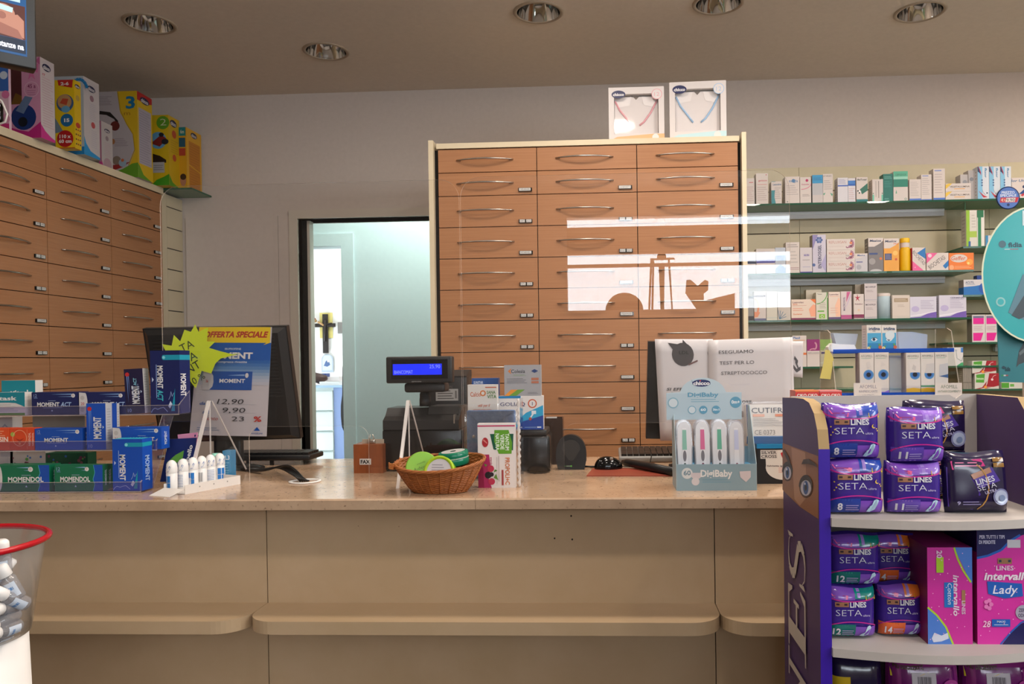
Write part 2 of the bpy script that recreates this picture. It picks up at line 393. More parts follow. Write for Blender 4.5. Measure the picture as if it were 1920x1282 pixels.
def decal(name, label, ops, cat='sticker'):
    mb = MB()
    for pts in ops:
        q = [back(*p) for p in pts]; mb.prism(q, YF-.068, YF-.066, 'frame_brown')
    return tag(mb.build(name), label, cat)
decal('window_sticker', 'brown balance scale sticker on the shop window, mirrored in the clear screen',
      [[(1238,487),(1250,487),(1249,577),(1242,577)], [(1222,478),(1268,476),(1270,480),(1222,482)], [(1222,482),(1226,482),(1222,577),(1218,577)], [(1226,482),(1230,482),(1228,577),(1224,577)], [(1256,480),(1260,480),(1266,577),(1263,577)], arc(1244, 474, 9, 8, 0, 360)])
decal('window_sticker', 'brown half round sticker low on the shop window, mirrored beside the scale sticker', [arc(1172, 579, 37, 35, 180, 360)])
decal('window_sticker', 'brown two leaf sticker on the shop window, mirrored right of the scale sticker', [[(1312,577),(1290,545),(1292,520),(1300,519),(1314,531),(1328,519),(1335,522),(1334,540),(1326,546),(1326,560),(1386,545),(1386,577)]])
# ---------------------------------------------------------------- light
W = bpy.data.worlds.new('World'); SC.world = W; W.use_nodes = True
bg = W.node_tree.nodes['Background']; bg.inputs[0].default_value = (.86, .93, 1, 1); bg.inputs[1].default_value = 12.5
def area(name, loc, rot, sx, sy, power, col):
    l = bpy.data.lights.new(name, 'AREA'); l.shape = 'RECTANGLE'; l.size = sx; l.size_y = sy; l.energy = power; l.color = lin(col)[:3]
    o = bpy.data.objects.new(name, l); COL.objects.link(o); o.location = loc; o.rotation_euler = rot; return o
def lamp(x, y, w):
    l = bpy.data.lights.new('downlight_beam', 'AREA'); l.shape = 'DISK'; l.size = .22; l.energy = w; l.color = lin('#fff2e4')[:3]
    o = bpy.data.objects.new('downlight_beam', l); COL.objects.link(o); o.location = (x, y, CEIL-.02)
for x, w in ((-1.5, 4), (-.1, 12), (1.1, 16), (2.4, 18)): lamp(x, 2.72, w)
lamp(3.05, 3.6, 16)  # extra lamp out of view, added to brighten the wall at the right
for x, w in ((-1.3, 7), (.1, 11), (1.5, 12), (2.8, 12)): lamp(x, .5, w)
for x, w in ((-1.1, 5), (.1, 11), (1.2, 13)): lamp(x, 1.97, w)
def portal(loc_, rot, sx, sy):
    o = area('window_portal', loc_, rot, sx, sy, 1, '#ffffff'); o.data.cycles.is_portal = True
portal((XR+.09, (WY0+WY1)/2, (WZ0+WZ1)/2), (0, radians(90), 0), WZ1-WZ0, WY1-WY0)
portal(((fx0+fx1)/2, YF-.14, (lo+hi)/2), (radians(90), 0, 0), fx1-fx0, hi-lo)
area('corridor_lamp_light', (-.8, 5.0, 2.83), (0, 0, 0), 1.8, .3, 26, '#eafffc')
area('office_lamp_light', (-1.4, 6.6, 2.83), (0, 0, 0), 1.6, 1.0, 40, '#fffaf2')
SC.view_settings.view_transform = 'Standard'; SC.view_settings.look = 'None'; SC.view_settings.gamma = 1; SC.view_settings.use_curve_mapping = False
SC.view_settings.exposure = .1
cam = bpy.data.cameras.new('Camera'); co = bpy.data.objects.new('Camera', cam); COL.objects.link(co); SC.camera = co
cam.sensor_width = 36; cam.lens = F/1920*36; cam.shift_x = (960-PX)/1920; cam.shift_y = (CY-641)/1920; cam.clip_start = .05
co.matrix_world = Matrix(((CR.x, CU.x, -CF.x, EYE.x), (CR.y, CU.y, -CF.y, EYE.y), (CR.z, CU.z, -CF.z, EYE.z), (0,0,0,1)))
# ================================================================ drawer cabinets
CW, HS, HL_, ZD = .4558, .1073, .1435, 1.3+.9814
def handle_mb(cx, z, L_=.262, D_=.030):
    mb = MB(); n = 14; pth = []; rr = []
    for i in range(n+1):
        t = i/n*2-1; pth.append((cx+t*L_/2, -.004-D_*(1-t*t), z)); rr.append(.0028+.0016*(1-t*t))
    mb.tube(pth, rr, 'steel', 6)
    for sx in (-1, 1): mb.box(cx+sx*L_*.44-.004, cx+sx*L_*.44+.004, -.010, .0005, z-.0025, z+.0025, 'steel')
    return mb
mat('tile_white', '#c9c5c0', .4)
def drawers(root, ncol, x0, skip=(), texts=()):
    rnd = random.Random(3)
    z = ZD
    for r in range(16):
        h = HS if r < 2 else HL_
        for c in range(ncol):
            a, b = x0+c*CW, x0+(c+1)*CW; g = .0018
            d = MB().box(a+g, b-g, -.018, 0, z-h+g, z-g, 'wood').build('drawer', root)
            hm = handle_mb((a+b)/2-.01, z-h*.5+.002, D_=.03); hm.T = Matrix(); o = hm.build('handle', d); o.location = (0, -.018, 0)
            if r >= 1:
                mb = MB(); k = b-.085; zl = z-h+.014
                mb.box(k, k+.062, -.026, -.018, zl, zl+.016, 'black_gloss')
                two = rnd.random() < .6 and r > 1
                if two: sp = [(k+.004, k+.028), (k+.034, k+.058)]
                else: sp = [(k+.003, k+.056)]
                for p, q in sp:
                    mb.box(p, q, -.0275, -.026, zl+.002, zl+.0145, 'tile_white')
                    s = ''.join(rnd.choice('ADEFILMNORSTX') for _ in range(3 if two else 7))
                    Art(mb, (p, -.0275, zl+.002), (1,0,0), (0,0,1), q-p, .0125).run([('t', s, .5, .5, .6, '#4a4a4a', {'b': 0, 'w': .85})])
                mb.build('label_holder', d)
        z -= h
    return z
def cabinet(root, ncol, x0, gapL, gapR, pt=.02, depth=.7, proud=.0):
    x1 = x0+ncol*CW; mb = MB()
    mb.box(x0-gapL, x1+gapR, .002, depth, .0, ZD+.002, 'black_gap')
    mb.build('carcass', root)
    return x1
xm = -.7591
mc = empty('drawer_cabinet', 'tall wooden three column drawer cabinet standing between the doorway and the glass shelves', 'cabinet', (0, 3.6, 0))
x1 = cabinet(mc, 3, xm, .018, .014, depth=.88)
drawers(mc, 3, xm)
MB().box(xm-.022-.018, xm-.018, -.035, .9, 0, ZD+.04, 'laminate').build('side_panel', mc)
MB().box(x1+.014, x1+.034, -.035, .9, 0, ZD+.04, 'laminate').build('side_panel', mc)
MB().box(xm-.006, x1+.006, -.02, .9, ZD+.004, ZD+.028, 'laminate').build('top_board', mc)
# left cabinet, turned to face the room
lc = empty('drawer_cabinet', 'long wooden drawer cabinet along the left wall with toy boxes on its top', 'cabinet', (-2.5317, 4.3599, 0), pi/2-.0108)
cabinet(lc, 4, -4*CW, 0, .012, depth=.5)
drawers(lc, 4, -4*CW)
MB().box(-4*CW, .012, -.022, .5, ZD+.004, ZD+.04, 'laminate').build('top_board', lc)
sp = MB()                                # slotted strip between cabinet and back wall
zc = [aX(322, y, -2.52).z for y in (389.5, 428)]; stp = zc[0]-zc[1]; z = zc[0]+stp*0
sp.box(.012, .235, 0.004, .05, 0, ZD+.02, 'black_gap')
zs = [ZD+.02]+[zc[0]-k*stp for k in range(0, 18)]
for a, b in zip(zs, zs[1:]):
    if b > 0: sp.box(.07, .235, -.006, .004, b+.003, a-.003, 'slat_laminate')
sp.box(.012, .068, -.006, .004, 0, ZD+.02, 'slat_laminate')
sp.build('slotted_strip', lc)
# ================================================================ counter
YC0 = 1.9; ZT = aY(690, 935.2, YC0).z; ZB = aY(690, 955.6, YC0).z
def on(x, y): return aZ(x, y, ZT)                       # point on the worktop
xm_ = aY(891, 935, YC0).x
YCB = on(620, 860).y
for a, b, lab in ((-2.05, xm_-.0004, 'travertine look worktop slab on the left half of the counter'), (xm_+.0004, 1.32, 'travertine look worktop slab on the right half of the counter')):
    mb = MB(); r = .004
    mb.prismx([(YC0+.003, ZT), (YC0, ZT-r), (YC0, ZB), (YCB, ZB), (YCB, ZT)], a, b, 'stone')
    mb.m = [mb.mi('stone_edge') if (abs(mb.v[f[0]][1]-YC0) < .004 and abs(mb.v[f[2]][1]-YC0) < .004) else k for f, k in zip(mb.f, mb.m)]
    o = mb.build('worktop'); tag(o, lab, 'worktop', 'worktop slabs')
YPN = 2.0; ZS = aY(900, 1166.5, 1.85).z; ZS0 = aY(900, 1191, 1.85).z
s1, s2 = aY(500, 1000, YPN).x, aY(1339.5, 1000, YPN).x
def ledge(x0, x1, r0, r1, z0, z1):
    y0, y1 = 1.85, YPN; R = .075; pts = [(x0, y1)]
    pts += arc(x0+R, y0+R, R, R, 180, 270, 10) if r0 else [(x0, y0)]
    pts += arc(x1-R, y0+R, R, R, 270, 360, 10) if r1 else [(x1, y0)]
    pts.append((x1, y1)); return MB().prismz(pts, z0, z1, 'counter_laminate')
units = [(-2.05, s1, 0, 1, 'left'), (s1, s2, 1, 1, 'middle'), (s2, 1.3, 1, 0, 'right')]
for a, b, r0, r1, nm in units:
    u = empty('counter_unit', {'left': 'cream counter front unit at the left behind the clear tub', 'middle': 'cream counter front unit in the middle, both ledge corners rounded', 'right': 'cream counter front unit running behind the purple display'}[nm], 'counter', (0,0,0), 0, 'cream counter units')
    p = MB(); p.box(a+.0012, b-.0012, YPN, YPN+.02, .03, ZB, 'counter_laminate'); p.box(a, b, YPN+.02, YPN+.024, .03, ZB, 'black_gap')
    if nm == 'middle':
        for x, y, rr in ((1071, 967, .0022), (1040, 1009, .0020), (1073, 1011, .0022), (672, 986, .0008), (748, 987, .0008), (670, 1160, .0006)):
            q = aY(x, y, YPN); p.prism([(q.x+rr*cos(t*1.05)*(1+.3*(t%2)), q.z+rr*1.2*sin(t*1.05)) for t in range(6)], YPN-.0004, YPN+.001, 'black_gap')
    p.build('front_panel', u)
    ledge(a+.0008, b-.0008, r0, r1, ZS0, ZS).build('ledge', u)
    ledge(a+.0008, b-.0008, r0, r1, ZS0-.34, ZS0-.31).build('ledge', u)
    MB().box(a, b, YPN+.03, YCB-.03, .0, .03, 'black_gap').build('plinth', u)
    MB().box(a+.002, b-.002, YCB-.06, YCB-.04, .03, ZB, 'counter_laminate').build('back_panel', u)
# ================================================================ clear screens on the counter
YP = 2.19
def corner(cx, cy, r, a0, a1, n=6): return [(cx+r*cos(radians(a0+(a1-a0)*i/n)), cy+r*sin(radians(a0+(a1-a0)*i/n))) for i in range(n+1)]
def screen(name, lab, x0, x1, zt, c0, c1, zc):
    R = .055; pts = [(x0, ZT), (x0, zt-R)]+corner(x0+R, zt-R, R, 180, 90)+corner(x1-R, zt-R, R, 90, 0)+[(x1, ZT), (c1, ZT)]
    pts += [(c1, zc-R*.6)]+corner(c1-R*.6, zc-R*.6, R*.6, 0, 90, 5)+corner(c0+R*.6, zc-R*.6, R*.6, 90, 180, 5)+[(c0, ZT)]
    o = MB().prism(pts, YP-.002, YP+.002, 'plexi', 'plexi_edge').build(name); return tag(o, lab, 'protective screen', 'clear counter screens')
g = lambda x, y: aY(x, y, YP)
screen('protective_screen', 'clear acrylic screen on the counter in front of the left monitor and doorway', g(304, 600).x, g(863.5, 560).x, g(580, 343).z, g(467.6, 850).x, g(691.6, 850).x, g(580, 799).z)
screen('protective_screen', 'clear acrylic screen on the counter in front of the drawer cabinet, mirroring the window', g(866, 560).x, g(1481, 450).x, g(1180, 325).z, g(1058, 850).x, g(1330, 850).x, g(1150, 793).z)
def foot(name, lab, xa, ya, yf, yb, t=.004):
    A = aY(xa, ya, YP); X = A.x; mb = MB(); w = .006
    f, b = YP-yf, YP+yb; z = ZT
    for p, q, ww in (((YP-.008, A.z), (f, z), .008), ((YP+.005, A.z), (b, z), .005)):
        mb.prismx([(p[0]-ww/2, p[1]), (q[0]-ww/2, q[1]), (q[0]+ww/2, q[1]), (p[0]+ww/2, p[1])], X-.005 if ww == .008 else X-.0015, X+.003 if ww == .008 else X+.0015, 'foot_edge')
    mb.box(X-.0015, X+.0015, YP-.007, YP-.004, z, A.z-.004, 'foot_edge')
    o = mb.build(name); return tag(o, lab, 'screen support', 'triangular screen feet')
clear('foot_edge', rough=.15, haze=.5, hazecol='#e8e0da')
foot('screen_foot', 'clear triangular screen foot behind the wicker basket', 767, 750, .13, .22)
foot('screen_foot', 'clear triangular screen foot behind the roll on bottles', 395, 751, .13, .22)
# ================================================================ tiered medicine rack on the left
TY = (2.02, 2.075, 2.13)
TZ = [ZT+.004, aY(150, 843, TY[1]).z, aY(150, 777, TY[2]).z]
TXE = [aY(266, 925, TY[0]).x, aY(295, 845, TY[1]).x, aY(337, 778, TY[2]).x]
XLT = -1.9
rk = empty('display_rack', 'clear acrylic three tier rack holding blue, green and orange medicine cartons', 'rack', (0,0,0))
for i in range(3):
    mb = MB(); y0 = TY[i]-.006; y1 = y0+.058; z = TZ[i]; x0, x1 = -1.9, TXE[i]+.002
    mb.box(x0, x1, y0, y1, z-.003, z-.0004, 'rack_acrylic').box(x0, x1, y0, y0+.003, z, z+.024, 'rack_acrylic').box(x0, x1, y1-.002, y1, z, z+.012, 'rack_acrylic')
    mb.box(x0, x1, y0-.0005, y0+.0035, z+.0235, z+.0245, 'plexi_edge').box(x0, x1, y0-.0005, y0+.0005, z-.003, z-.0005, 'plexi_edge')
    mb.prismx([(y0, z), (y0, z+.024), (y1, z+.062), (y1, z)], x1-.003, x1, 'rack_acrylic', 'plexi_edge'); mb.build('tier', rk)
MB().prismx([(TY[0]+.0, ZT+.03), (TY[2]-.008, TZ[2]-.003), (TY[2]+.05, TZ[2]-.003), (TY[0]+.05, ZT+.004)], TXE[0]-.0005, TXE[0]+.0015, 'rack_acrylic', 'plexi_edge').build('side_cheek', rk)
def tab(n, vert=False): return n
def moment(name, n, base, act='', hi='#1b57b8', pack=0, wave=0, cap=.19):
    W_ = '#dcd9d8'; o = []
    if wave: o += [('p', [(.80,0),(.835,.25),(.80,.45),(.84,.7),(.81,1),(1,1),(1,0)], '#0f4aa8'), ('cu', [(.80,0),(.835,.25),(.80,.45),(.84,.7),(.81,1)], .004, '#56b8cf')]
    k = .94 if not wave else .72
    o += [('p', [(.42,.905),(k-.08,.925),(k-.08,.885)], '#8fb3de'), ('p', [(.55,.80),(k-.08,.81),(k-.08,.785)], '#8fb3de'), ('c', k-.045, .84, .042, W_), ('c', k-.05, .85, .026, '#c9b8b0')]
    x0 = 0
    if pack:
        o += [('p', [(0,0),(.13,0)]+arc(.12,.5,.06,.5,-70,70,8)+[(0,1)], '#cfc9c6'), ('c', .07, .75, .045, '#b9b2ae'), ('c', .07, .22, .045, '#b9b2ae'), ('t', str(pack), .075, .49, .13, '#b9434a', {'b': .01})]; x0 = .16
    elif n: o += [('t', str(n), x0+.08, .86, .13, '#9fb6e0', {'b': -.005}), ('l', x0+.045, .72, x0+.13, .79, 2, '#7f9ad0')]
    if act: o += [('t', name, .36+x0, .46, cap, W_, {'b': .03, 'w': .48}), ('t', act, .74+x0*.8, .46, cap, '#9db4d8', {'b': .03, 'w': .22, 'i': .22})]
    else: o += [('t', name, (.45 if not wave else .43)+x0, .46, cap, W_, {'b': .03, 'w': .50 if not wave else .62})]
    o += [('l', .36+x0, .60, .52+x0, .64, 1, '#b9c6de'), ('l', .25+x0, .30, .66+x0, .335, 1, '#b9c6de'), ('p', [(.42+x0,.16),(.46+x0,.16),(.44+x0,.23)], '#b9c6de')]
    return o
def box_up(name, base, act='', n=''):     # the upright cartons: red dot, streaks, text running up
    return [('c', .17, .88, .11, '#c2282b'), ('p', [(.13,.84),(.17,.84),(.16,.25)], '#7c9fdc'), ('p', [(.22,.84),(.25,.84),(.24,.4)], '#7c9fdc'),
            ('t', name, .56, .42 if act else .47, .17, '#dcd9d8', {'r': 90, 'b': .03, 'w': .40 if act else .47, 'hw': 0})]+([('t', act, .56, .71, .17, '#7fb6c9', {'r': 90, 'b': .03, 'w': .17})] if act else [])+[('r', .42,.35,.44,.62,'#9fb2d8'), ('r', .70,.3,.72,.66,'#9fb2d8'), ('p', [(.84,.45),(.84,.52),(.92,.485)], '#b9c6de'), ('t', '10', .2, .08, .08, '#8fa3d0', {'b': 0})]
def box_down(name, act='', teal='#1593ab', mt=None):
    return [('p', [(.40,.86)]+arc(.46,.89,.06,.04,270,90,6)+[(1,.93),(1,.85),(.46,.85)], teal), ('c', .47, .89, .05, '#7fd0dc'), ('t', name, .34, .58 if act else .45, .19, '#dcd9d8', {'r': -90, 'b': .03, 'w': .36 if act else .50})]+([('t', act, .34, .29, .19, '#3fb0bd', {'r': -90, 'b': .03, 'w': .17, 'i': .2})] if act else [])+[
            ('r', .20,.25,.22,.78,'#8ea6d6'), ('p', [(.06,.50),(.06,.58),(.12,.54)], '#b9c6de'), ('p', [(.70,.04),(.84,.40),(.82,.04)], teal), ('p', [(.60,.12),(.68,.20),(.74,.15),(.66,.08)], '#c9d3e6'),
            ('cu', [(.02,.02),(.08,.07),(.15,.09),(.24,.07),(.34,.09),(.44,.10),(.52,.06),(.58,.03)], .008, '#9fb6e0'), ('cu', [(.62,.22),(.68,.28),(.70,.35),(.74,.27),(.80,.33)], .006, '#9fb6e0')]
def sidetxt(t, c='#c9d3e6', r=-90, h=.3, w=.6): return [('t', t, .5, .5, h, c, {'r': r, 'b': .02, 'w': w})]
B1, B2, B3 = TY[0]+.001, TY[1]+.001, TY[2]+.001
z1, z2, z3 = TZ
NV, BL, GR = '#131c52', '#0f4aa8', '#0f6a48'
# top tier
carton('medicine_box', 'dark blue medicine carton lying on the top rack tier, 12 tablets, first from the left', 60, 147, 735, B3, z3, .045, NV, moment('MOMENT', 12, NV, 'ACT'), right=sidetxt('MOMENT'), left=[('r',0,0,1,1,'#c9c4c0')], group='dark blue medicine cartons')
carton('medicine_box', 'dark blue medicine carton with white edge marked 20 on the top rack tier', 149, 236, 735, B3, z3, .045, NV, moment('MOMENT', 0, NV, 'ACT', pack=20), group='dark blue medicine cartons')
carton('medicine_box', 'slim dark blue carton standing upright with a red dot on the top rack tier', 237, 272, 692, B3, z3, .028, '#1b1238', box_up('MOMENT', NV, 'ACT'), right=[('r',0,0,1,1,'#c5c0bd'), ('l',.2,.1,.8,.9,14,'#aaa5a2')], top=[('r',0,0,1,1,'#d0cac6')], tilt=-.045, group='dark blue medicine cartons')
def tall(name, lab, x0, x1, yt, Y, z, d, base, fr, sd, rz, tp=None, group=None):
    return carton(name, lab, x0, x1, yt, Y, z, d, base, fr, right=sd, top=[('r',0,0,1,1,tp or base)], rz=rz, group=group)
tall('medicine_box', 'tall dark blue carton with a turquoise band, tallest on the rack', 283, 338, 657, B3+.002, z3, .055, '#101b54', box_down('MOMENT', 'ACT'), [('r',0,.85,1,.93,'#1593ab'), ('t','MOMENT',.35,.45,.5,'#dcd9d8',{'r':-90,'b':.03,'w':.36})], .0, group='dark blue medicine cartons')
carton('medicine_box', 'teal and white carton at the left end of the top rack tier, in front', -40, 47, 735.5, B3, z3, .03, '#d5cfca', [('r',0,.55,1,1,'#0f8391'), ('p',[(.6,.56),(1,.56),(1,.35),(.93,.42),(.8,.53)],'#0f8391'), ('t','oкitask',.5,.74,.17,'#e6e2de',{'b':.03,'w':.66}), ('l',.1,.15,.85,.5,4,'#a9b2ae'), ('r',0,0,1,.10,'#5f9238')], right=[('r',0,0,1,1,'#cfc9c4'), ('l',.4,.2,.6,.9,12,'#b5aeaa')], group='teal and white cartons')
carton('medicine_box', 'teal and white carton peeping up behind the front one at the rack left end', 4, 67, 713, B3+.033, z3, .03, '#d5cfca', [('r',0,.3,1,1,'#0f8391'), ('t','oкitask',.5,.63,.19,'#e6e2de',{'b':.03,'w':.78})], right=[('r',0,0,1,1,'#cfc9c4')], h=aY(40, 713, B3+.033).z-z3, group='teal and white cartons')
# middle tier
carton('medicine_box', 'orange carton at the left end of the middle rack tier', -32, 45, 803, B2, z2, .035, '#dd4f22', [('t','.SIN',.80,.5,.2,'#f0d8c8',{'b':.03,'w':.22}), ('l',.3,.6,.9,.9,3,'#f0a27a')]+[], group='orange cartons', right=[('t','BOROCILL',.5,.5,.4,'#f0d8c8',{'r':90,'b':.02,'w':.7})])
tag(carton('medicine_box', 'orange carton with a shield and face drawing, beside the blue one', 19, 65, 802.5, B2+.0005, z2, .03, '#d9481e', [('c',.12,.72,.09,'#9fb04a'), ('cu',arc(.4,.55,.28,.36,0,360,20),.012,'#f0a27a'), ('p',[(.22,.55),(.4,.47),(.58,.55),(.46,.42),(.4,.3),(.34,.42)],'#a82d18'), ('c',.4,.3,.05,'#f08a5a'), ('r',.70,.05,.715,.95,'#e88a5c'), ('t','NEBENZAL',.80,.5,.09,'#f5cdb8',{'r':90,'b':.01,'w':.6}), ('t','NEBENZAL',.94,.5,.07,'#f5cdb8',{'r':90,'b':.01,'w':.6})]), group='orange cartons')
bpy.data.objects.remove([o for o in bpy.data.objects if o.get('label', '').startswith('orange carton at the left end')][0])
carton('medicine_box', 'orange carton at the left end of the middle rack tier', -60, 18, 803, B2, z2, .035, '#dd4f22', [('t','.SIN',.85,.5,.22,'#f0d8c8',{'b':.03,'w':.24}), ('l',.3,.62,.9,.92,3,'#f0a27a')], group='orange cartons')
carton('medicine_box', 'bright blue carton lying on the middle rack tier, 12 tablets, right of the orange ones', 66, 155, 803, B2, z2, .04, BL, moment('MOMENT', 12, BL), right=sidetxt('MOMENT', r=90), group='bright blue medicine cartons')
carton('medicine_box', 'bright blue upright carton with a red dot in the middle of the rack', 163, 199, 756, B2-.0005, z2, .028, '#104bb0', box_up('MOMENT', BL), right=[('r',0,0,1,1,'#bcb9b8'), ('l',.2,.1,.8,.9,14,'#a19d9b')], top=[('r',0,0,1,1,'#c5c0bd')], group='bright blue medicine cartons')
carton('medicine_box', 'bright blue upright carton directly behind the one with the red dot', 203, 220, 756, B2+.029, z2, .012, '#104bb0', right=[('r',0,0,1,1,'#bcb9b8'), ('l',.2,.1,.8,.9,14,'#a19d9b')], group='bright blue medicine cartons')
carton('medicine_box', 'bright blue carton with white edge on the middle tier, behind the big upright blue one', 212, 303, 801, B2, z2, .04, BL, moment('MOMENT', 0, BL, pack=36), right=sidetxt('MOMENT', r=90), group='bright blue medicine cartons')
# bottom tier
def dolart(): return moment('MOMENDOL', 12, GR, wave=1, cap=.19)
carton('medicine_box', 'green carton with white edge at the left end of the bottom rack tier', -14, 93, 872, B1, z1, .045, GR, moment('MOMENDOL', 0, GR, pack=24, wave=1, cap=.19), right=sidetxt('MOMENDOL', r=90), group='green medicine cartons')
carton('medicine_box', 'green carton on the bottom rack tier, 12 tablets, next to the big blue one', 103, 193, 871.5, B1, z1, .025, GR, dolart(), right=sidetxt('MOMENDOL', r=90), group='green medicine cartons')
carton('medicine_box', 'green carton directly behind the bottom tier green one with 12 tablets', 106, 200, 871.5, B1+.028, z1, .028, GR, [], right=sidetxt('MOMENDOL', r=90), group='green medicine cartons')
tall('medicine_box', 'big upright bright blue carton with turquoise top at the right end of the bottom tier', 212, 268, 823, B1-.0005, z1, .045, '#0f49ac', box_down('MOMENT'), [('r',0,.85,1,.93,'#1593ab'), ('t','MOMENT',.5,.42,.42,'#9fb6e0',{'r':-90,'b':.03,'w':.5})], .0, '#1f9fb8', group='bright blue medicine cartons')
# things behind the rack, seen between the tiers
dots = lambda seed, n, cols: [('c', random.Random(seed*50+i).uniform(.05,.95), random.Random(seed*70+i).uniform(.35,.9), random.Random(seed*90+i).uniform(.02,.045), cols[i % len(cols)]) for i in range(n)]
carton('medicine_box', 'white carton with coloured dots behind the bottom rack tier', 20, 86, 846, 2.2, ZT, .04, '#b9b2ac', dots(1, 16, ['#3a6ca8','#5a2a38','#5c9a4a','#7a4a52']), group='dotted cartons behind the rack')
carton('medicine_box', 'green carton with coloured dots behind the bottom rack tier', 87, 165, 849, 2.2, ZT, .04, '#0e4a30', dots(2, 16, ['#2a5a98','#6a2a48','#5c9a4a','#7a4a52']), group='dotted cartons behind the rack')
carton('medicine_box', 'white carton with a house drawing behind the orange ones', -30, 25, 782, 2.2, ZT, .04, '#b5b2b2', [('p',[(.5,.78),(.75,.9),(1,.78),(.95,.78),(.75,.87),(.55,.78)],'#8a8a98'), ('r',.58,.4,.92,.78,'#a09ea6')])
ph = on(345, 905)
card = MB(); card.box(0, .16, 0, .003, 0, .20, '#8b857e'); o = card.build('leaflet', None, (aY(62, 840, 2.25).x, 2.25, ZT)); tag(o, 'plain grey leaflet panel leaning behind the rack', 'leaflet')
# ================================================================ lip balm tray with roll-ons
trA, trB = on(347, 927), on(451, 907)
tdir = (trB-trA); tl = tdir.length; ang = math.atan2(tdir.y, tdir.x)
tr = empty('display_tray', 'white card tray with roll on bottles on the counter', 'tray', (trA.x, trA.y, ZT), ang)
mb = MB(); wdt = .075; h = .024
mb.box(0, tl, 0, .0015, 0, h, '#dad3cc').box(0, tl, wdt, wdt+.0015, 0, h*1.0, '#d5cec8').box(0, tl, .0015, wdt, 0, .0012, '#cfc8c2').box(tl-.0015, tl, 0, wdt, 0, h, '#d5cec8')
mb.build('tray_body', tr)
fl = MB(); fl.add([(0,.002,.014),(0,wdt,.014),(-.045,wdt+.0,.001),(-.045,.004,.001),(0,.002,.0125),(0,wdt,.0125),(-.045,wdt,0),(-.045,.004,0)], [(0,1,2,3),(7,6,5,4),(0,3,7,4),(3,2,6,7),(2,1,5,6)], '#ddd6cf'); fl.build('flap', tr)
for k in range(3): 
    q = MB(); q.lathe([(0,0),(.002,0)], '#8a857f', 10, (tl*(.25+.25*k), -.0003, .014), 'y'); q.build('pin', tr)
rollx = [(321.5, 855), (342.5, 851), (361, 849.5), (377.5, 847), (394, 844), (411.6, 845)]
proto_r = None
posr = []
for i, (x, yt) in enumerate(rollx):
    t = (i+.3)/5.6; base = trA + tdir*t; Yc = base.y+.035
    # rows of bottles follow the tray
    top = aY(x, yt, Yc); posr.append((top.x, Yc, top.z))
rl = ['white roll on bottle at the left front end of the card tray', 'white roll on bottle, second from the left in the card tray', 'white roll on bottle, third from the left in the card tray', 'white roll on bottle with a barcode, fourth from the left', 'white roll on bottle, fifth from the left in the card tray', 'white roll on bottle at the right end, beside the light blue box']
for i, (X, Y, zt) in enumerate(posr):
    h = .083; R = .0138
    r = empty('roll_on_bottle', rl[i], 'bottle', (X, Y, ZT+.0013), (i-2)*.25, 'roll on bottles in the card tray')
    b = MB(); b.lathe([(0,0),(R*.92,0),(R,.003),(R,.048),(R*.9,.050)], 'white_plastic', 24)
    a = Art(b, (0,0,0), (1,0,0), (0,0,1), 1, 1)
    a.warp = lambda u, v, R=R: Vector((sin((u-.5)*2.4)*R*1.01, -cos((u-.5)*2.4)*R*1.01, .006+v*.036)); a.n = Vector((0,0,0))
    if i in (0, 2, 5): a.run([('r',.2,.0,.8,1,'#1f6fb8'), ('r',.48,0,.52,1,'white_plastic'), ('r',.2,.47,.8,.53,'white_plastic')]); tt = [('MY','LAB')[0]]; 
    elif i == 3: a.run([('r',.2+.05*j,.2,.2+.05*j+[.02,.03,.015][j%3],.9,'#3a3a44') for j in range(10)])
    else: a.run([('r',.15,.08+.12*j,.8,.08+.12*j+.05,'#8e9ab8') for j in range(8)])
    b.build('body', r)
    c = MB(); c.lathe([(R*.98,.0495),(R*1.02,.051),(R*1.0,.062),(R*.9,h-.010),(R*.6,h-.0035),(R*.25,h-.0005),(0,h)], 'white_plastic', 24)
    for s in range(2): c.T = Matrix.Rotation(.7*s-.3, 4, 'Z'); 
    a = Art(c, (0,0,0), (1,0,0), (0,0,1), 1, 1); c.T = Matrix(); a.n = Vector((0,0,0))
    a.warp = lambda u, v, R=R: Vector((sin((u-.5)*2.2)*R*1.03, -cos((u-.5)*2.2)*R*1.03, .0505+v*.018))
    for j in range(2): a.run([('p', [(.15+.4*j,.1),(.21+.4*j,.1),(.43+.4*j,1),(.37+.4*j,1)], '#3f63a0'), ('p', [(.27+.4*j,.1),(.30+.4*j,.1),(.50+.4*j,.9),(.47+.4*j,.9)], '#3f63a0')])
    c.build('cap', r)
q = on(440, 902)
carton('cosmetic_box', 'light blue box with large white letters at the right end of the card tray', 418, 433.5, 845, posr[5][1]+.02, ZT+.0013, .03, '#1f86b8', [('t','PL3',.45,.78,.14,'#dfe8ee',{'b':.03,'w':.8}), ('l',.1,.15,.8,.65,6,'#7fbdd8')], right=[('r',0,0,1,1,'#1a78a8')])
mb = MB(); mb.lathe([(.0,.0),(.011,0),(.011,.075),(.009,.082),(0,.082)], '#8fd0bc', 20); pm = posr[4]; mb.build('lip_balm', None, (aY(404, 850, pm[1]+.035).x, pm[1]+.035, ZT+.0013))
tag(bpy.data.objects['lip_balm'], 'mint green stick behind the fifth roll on bottle', 'lip balm')
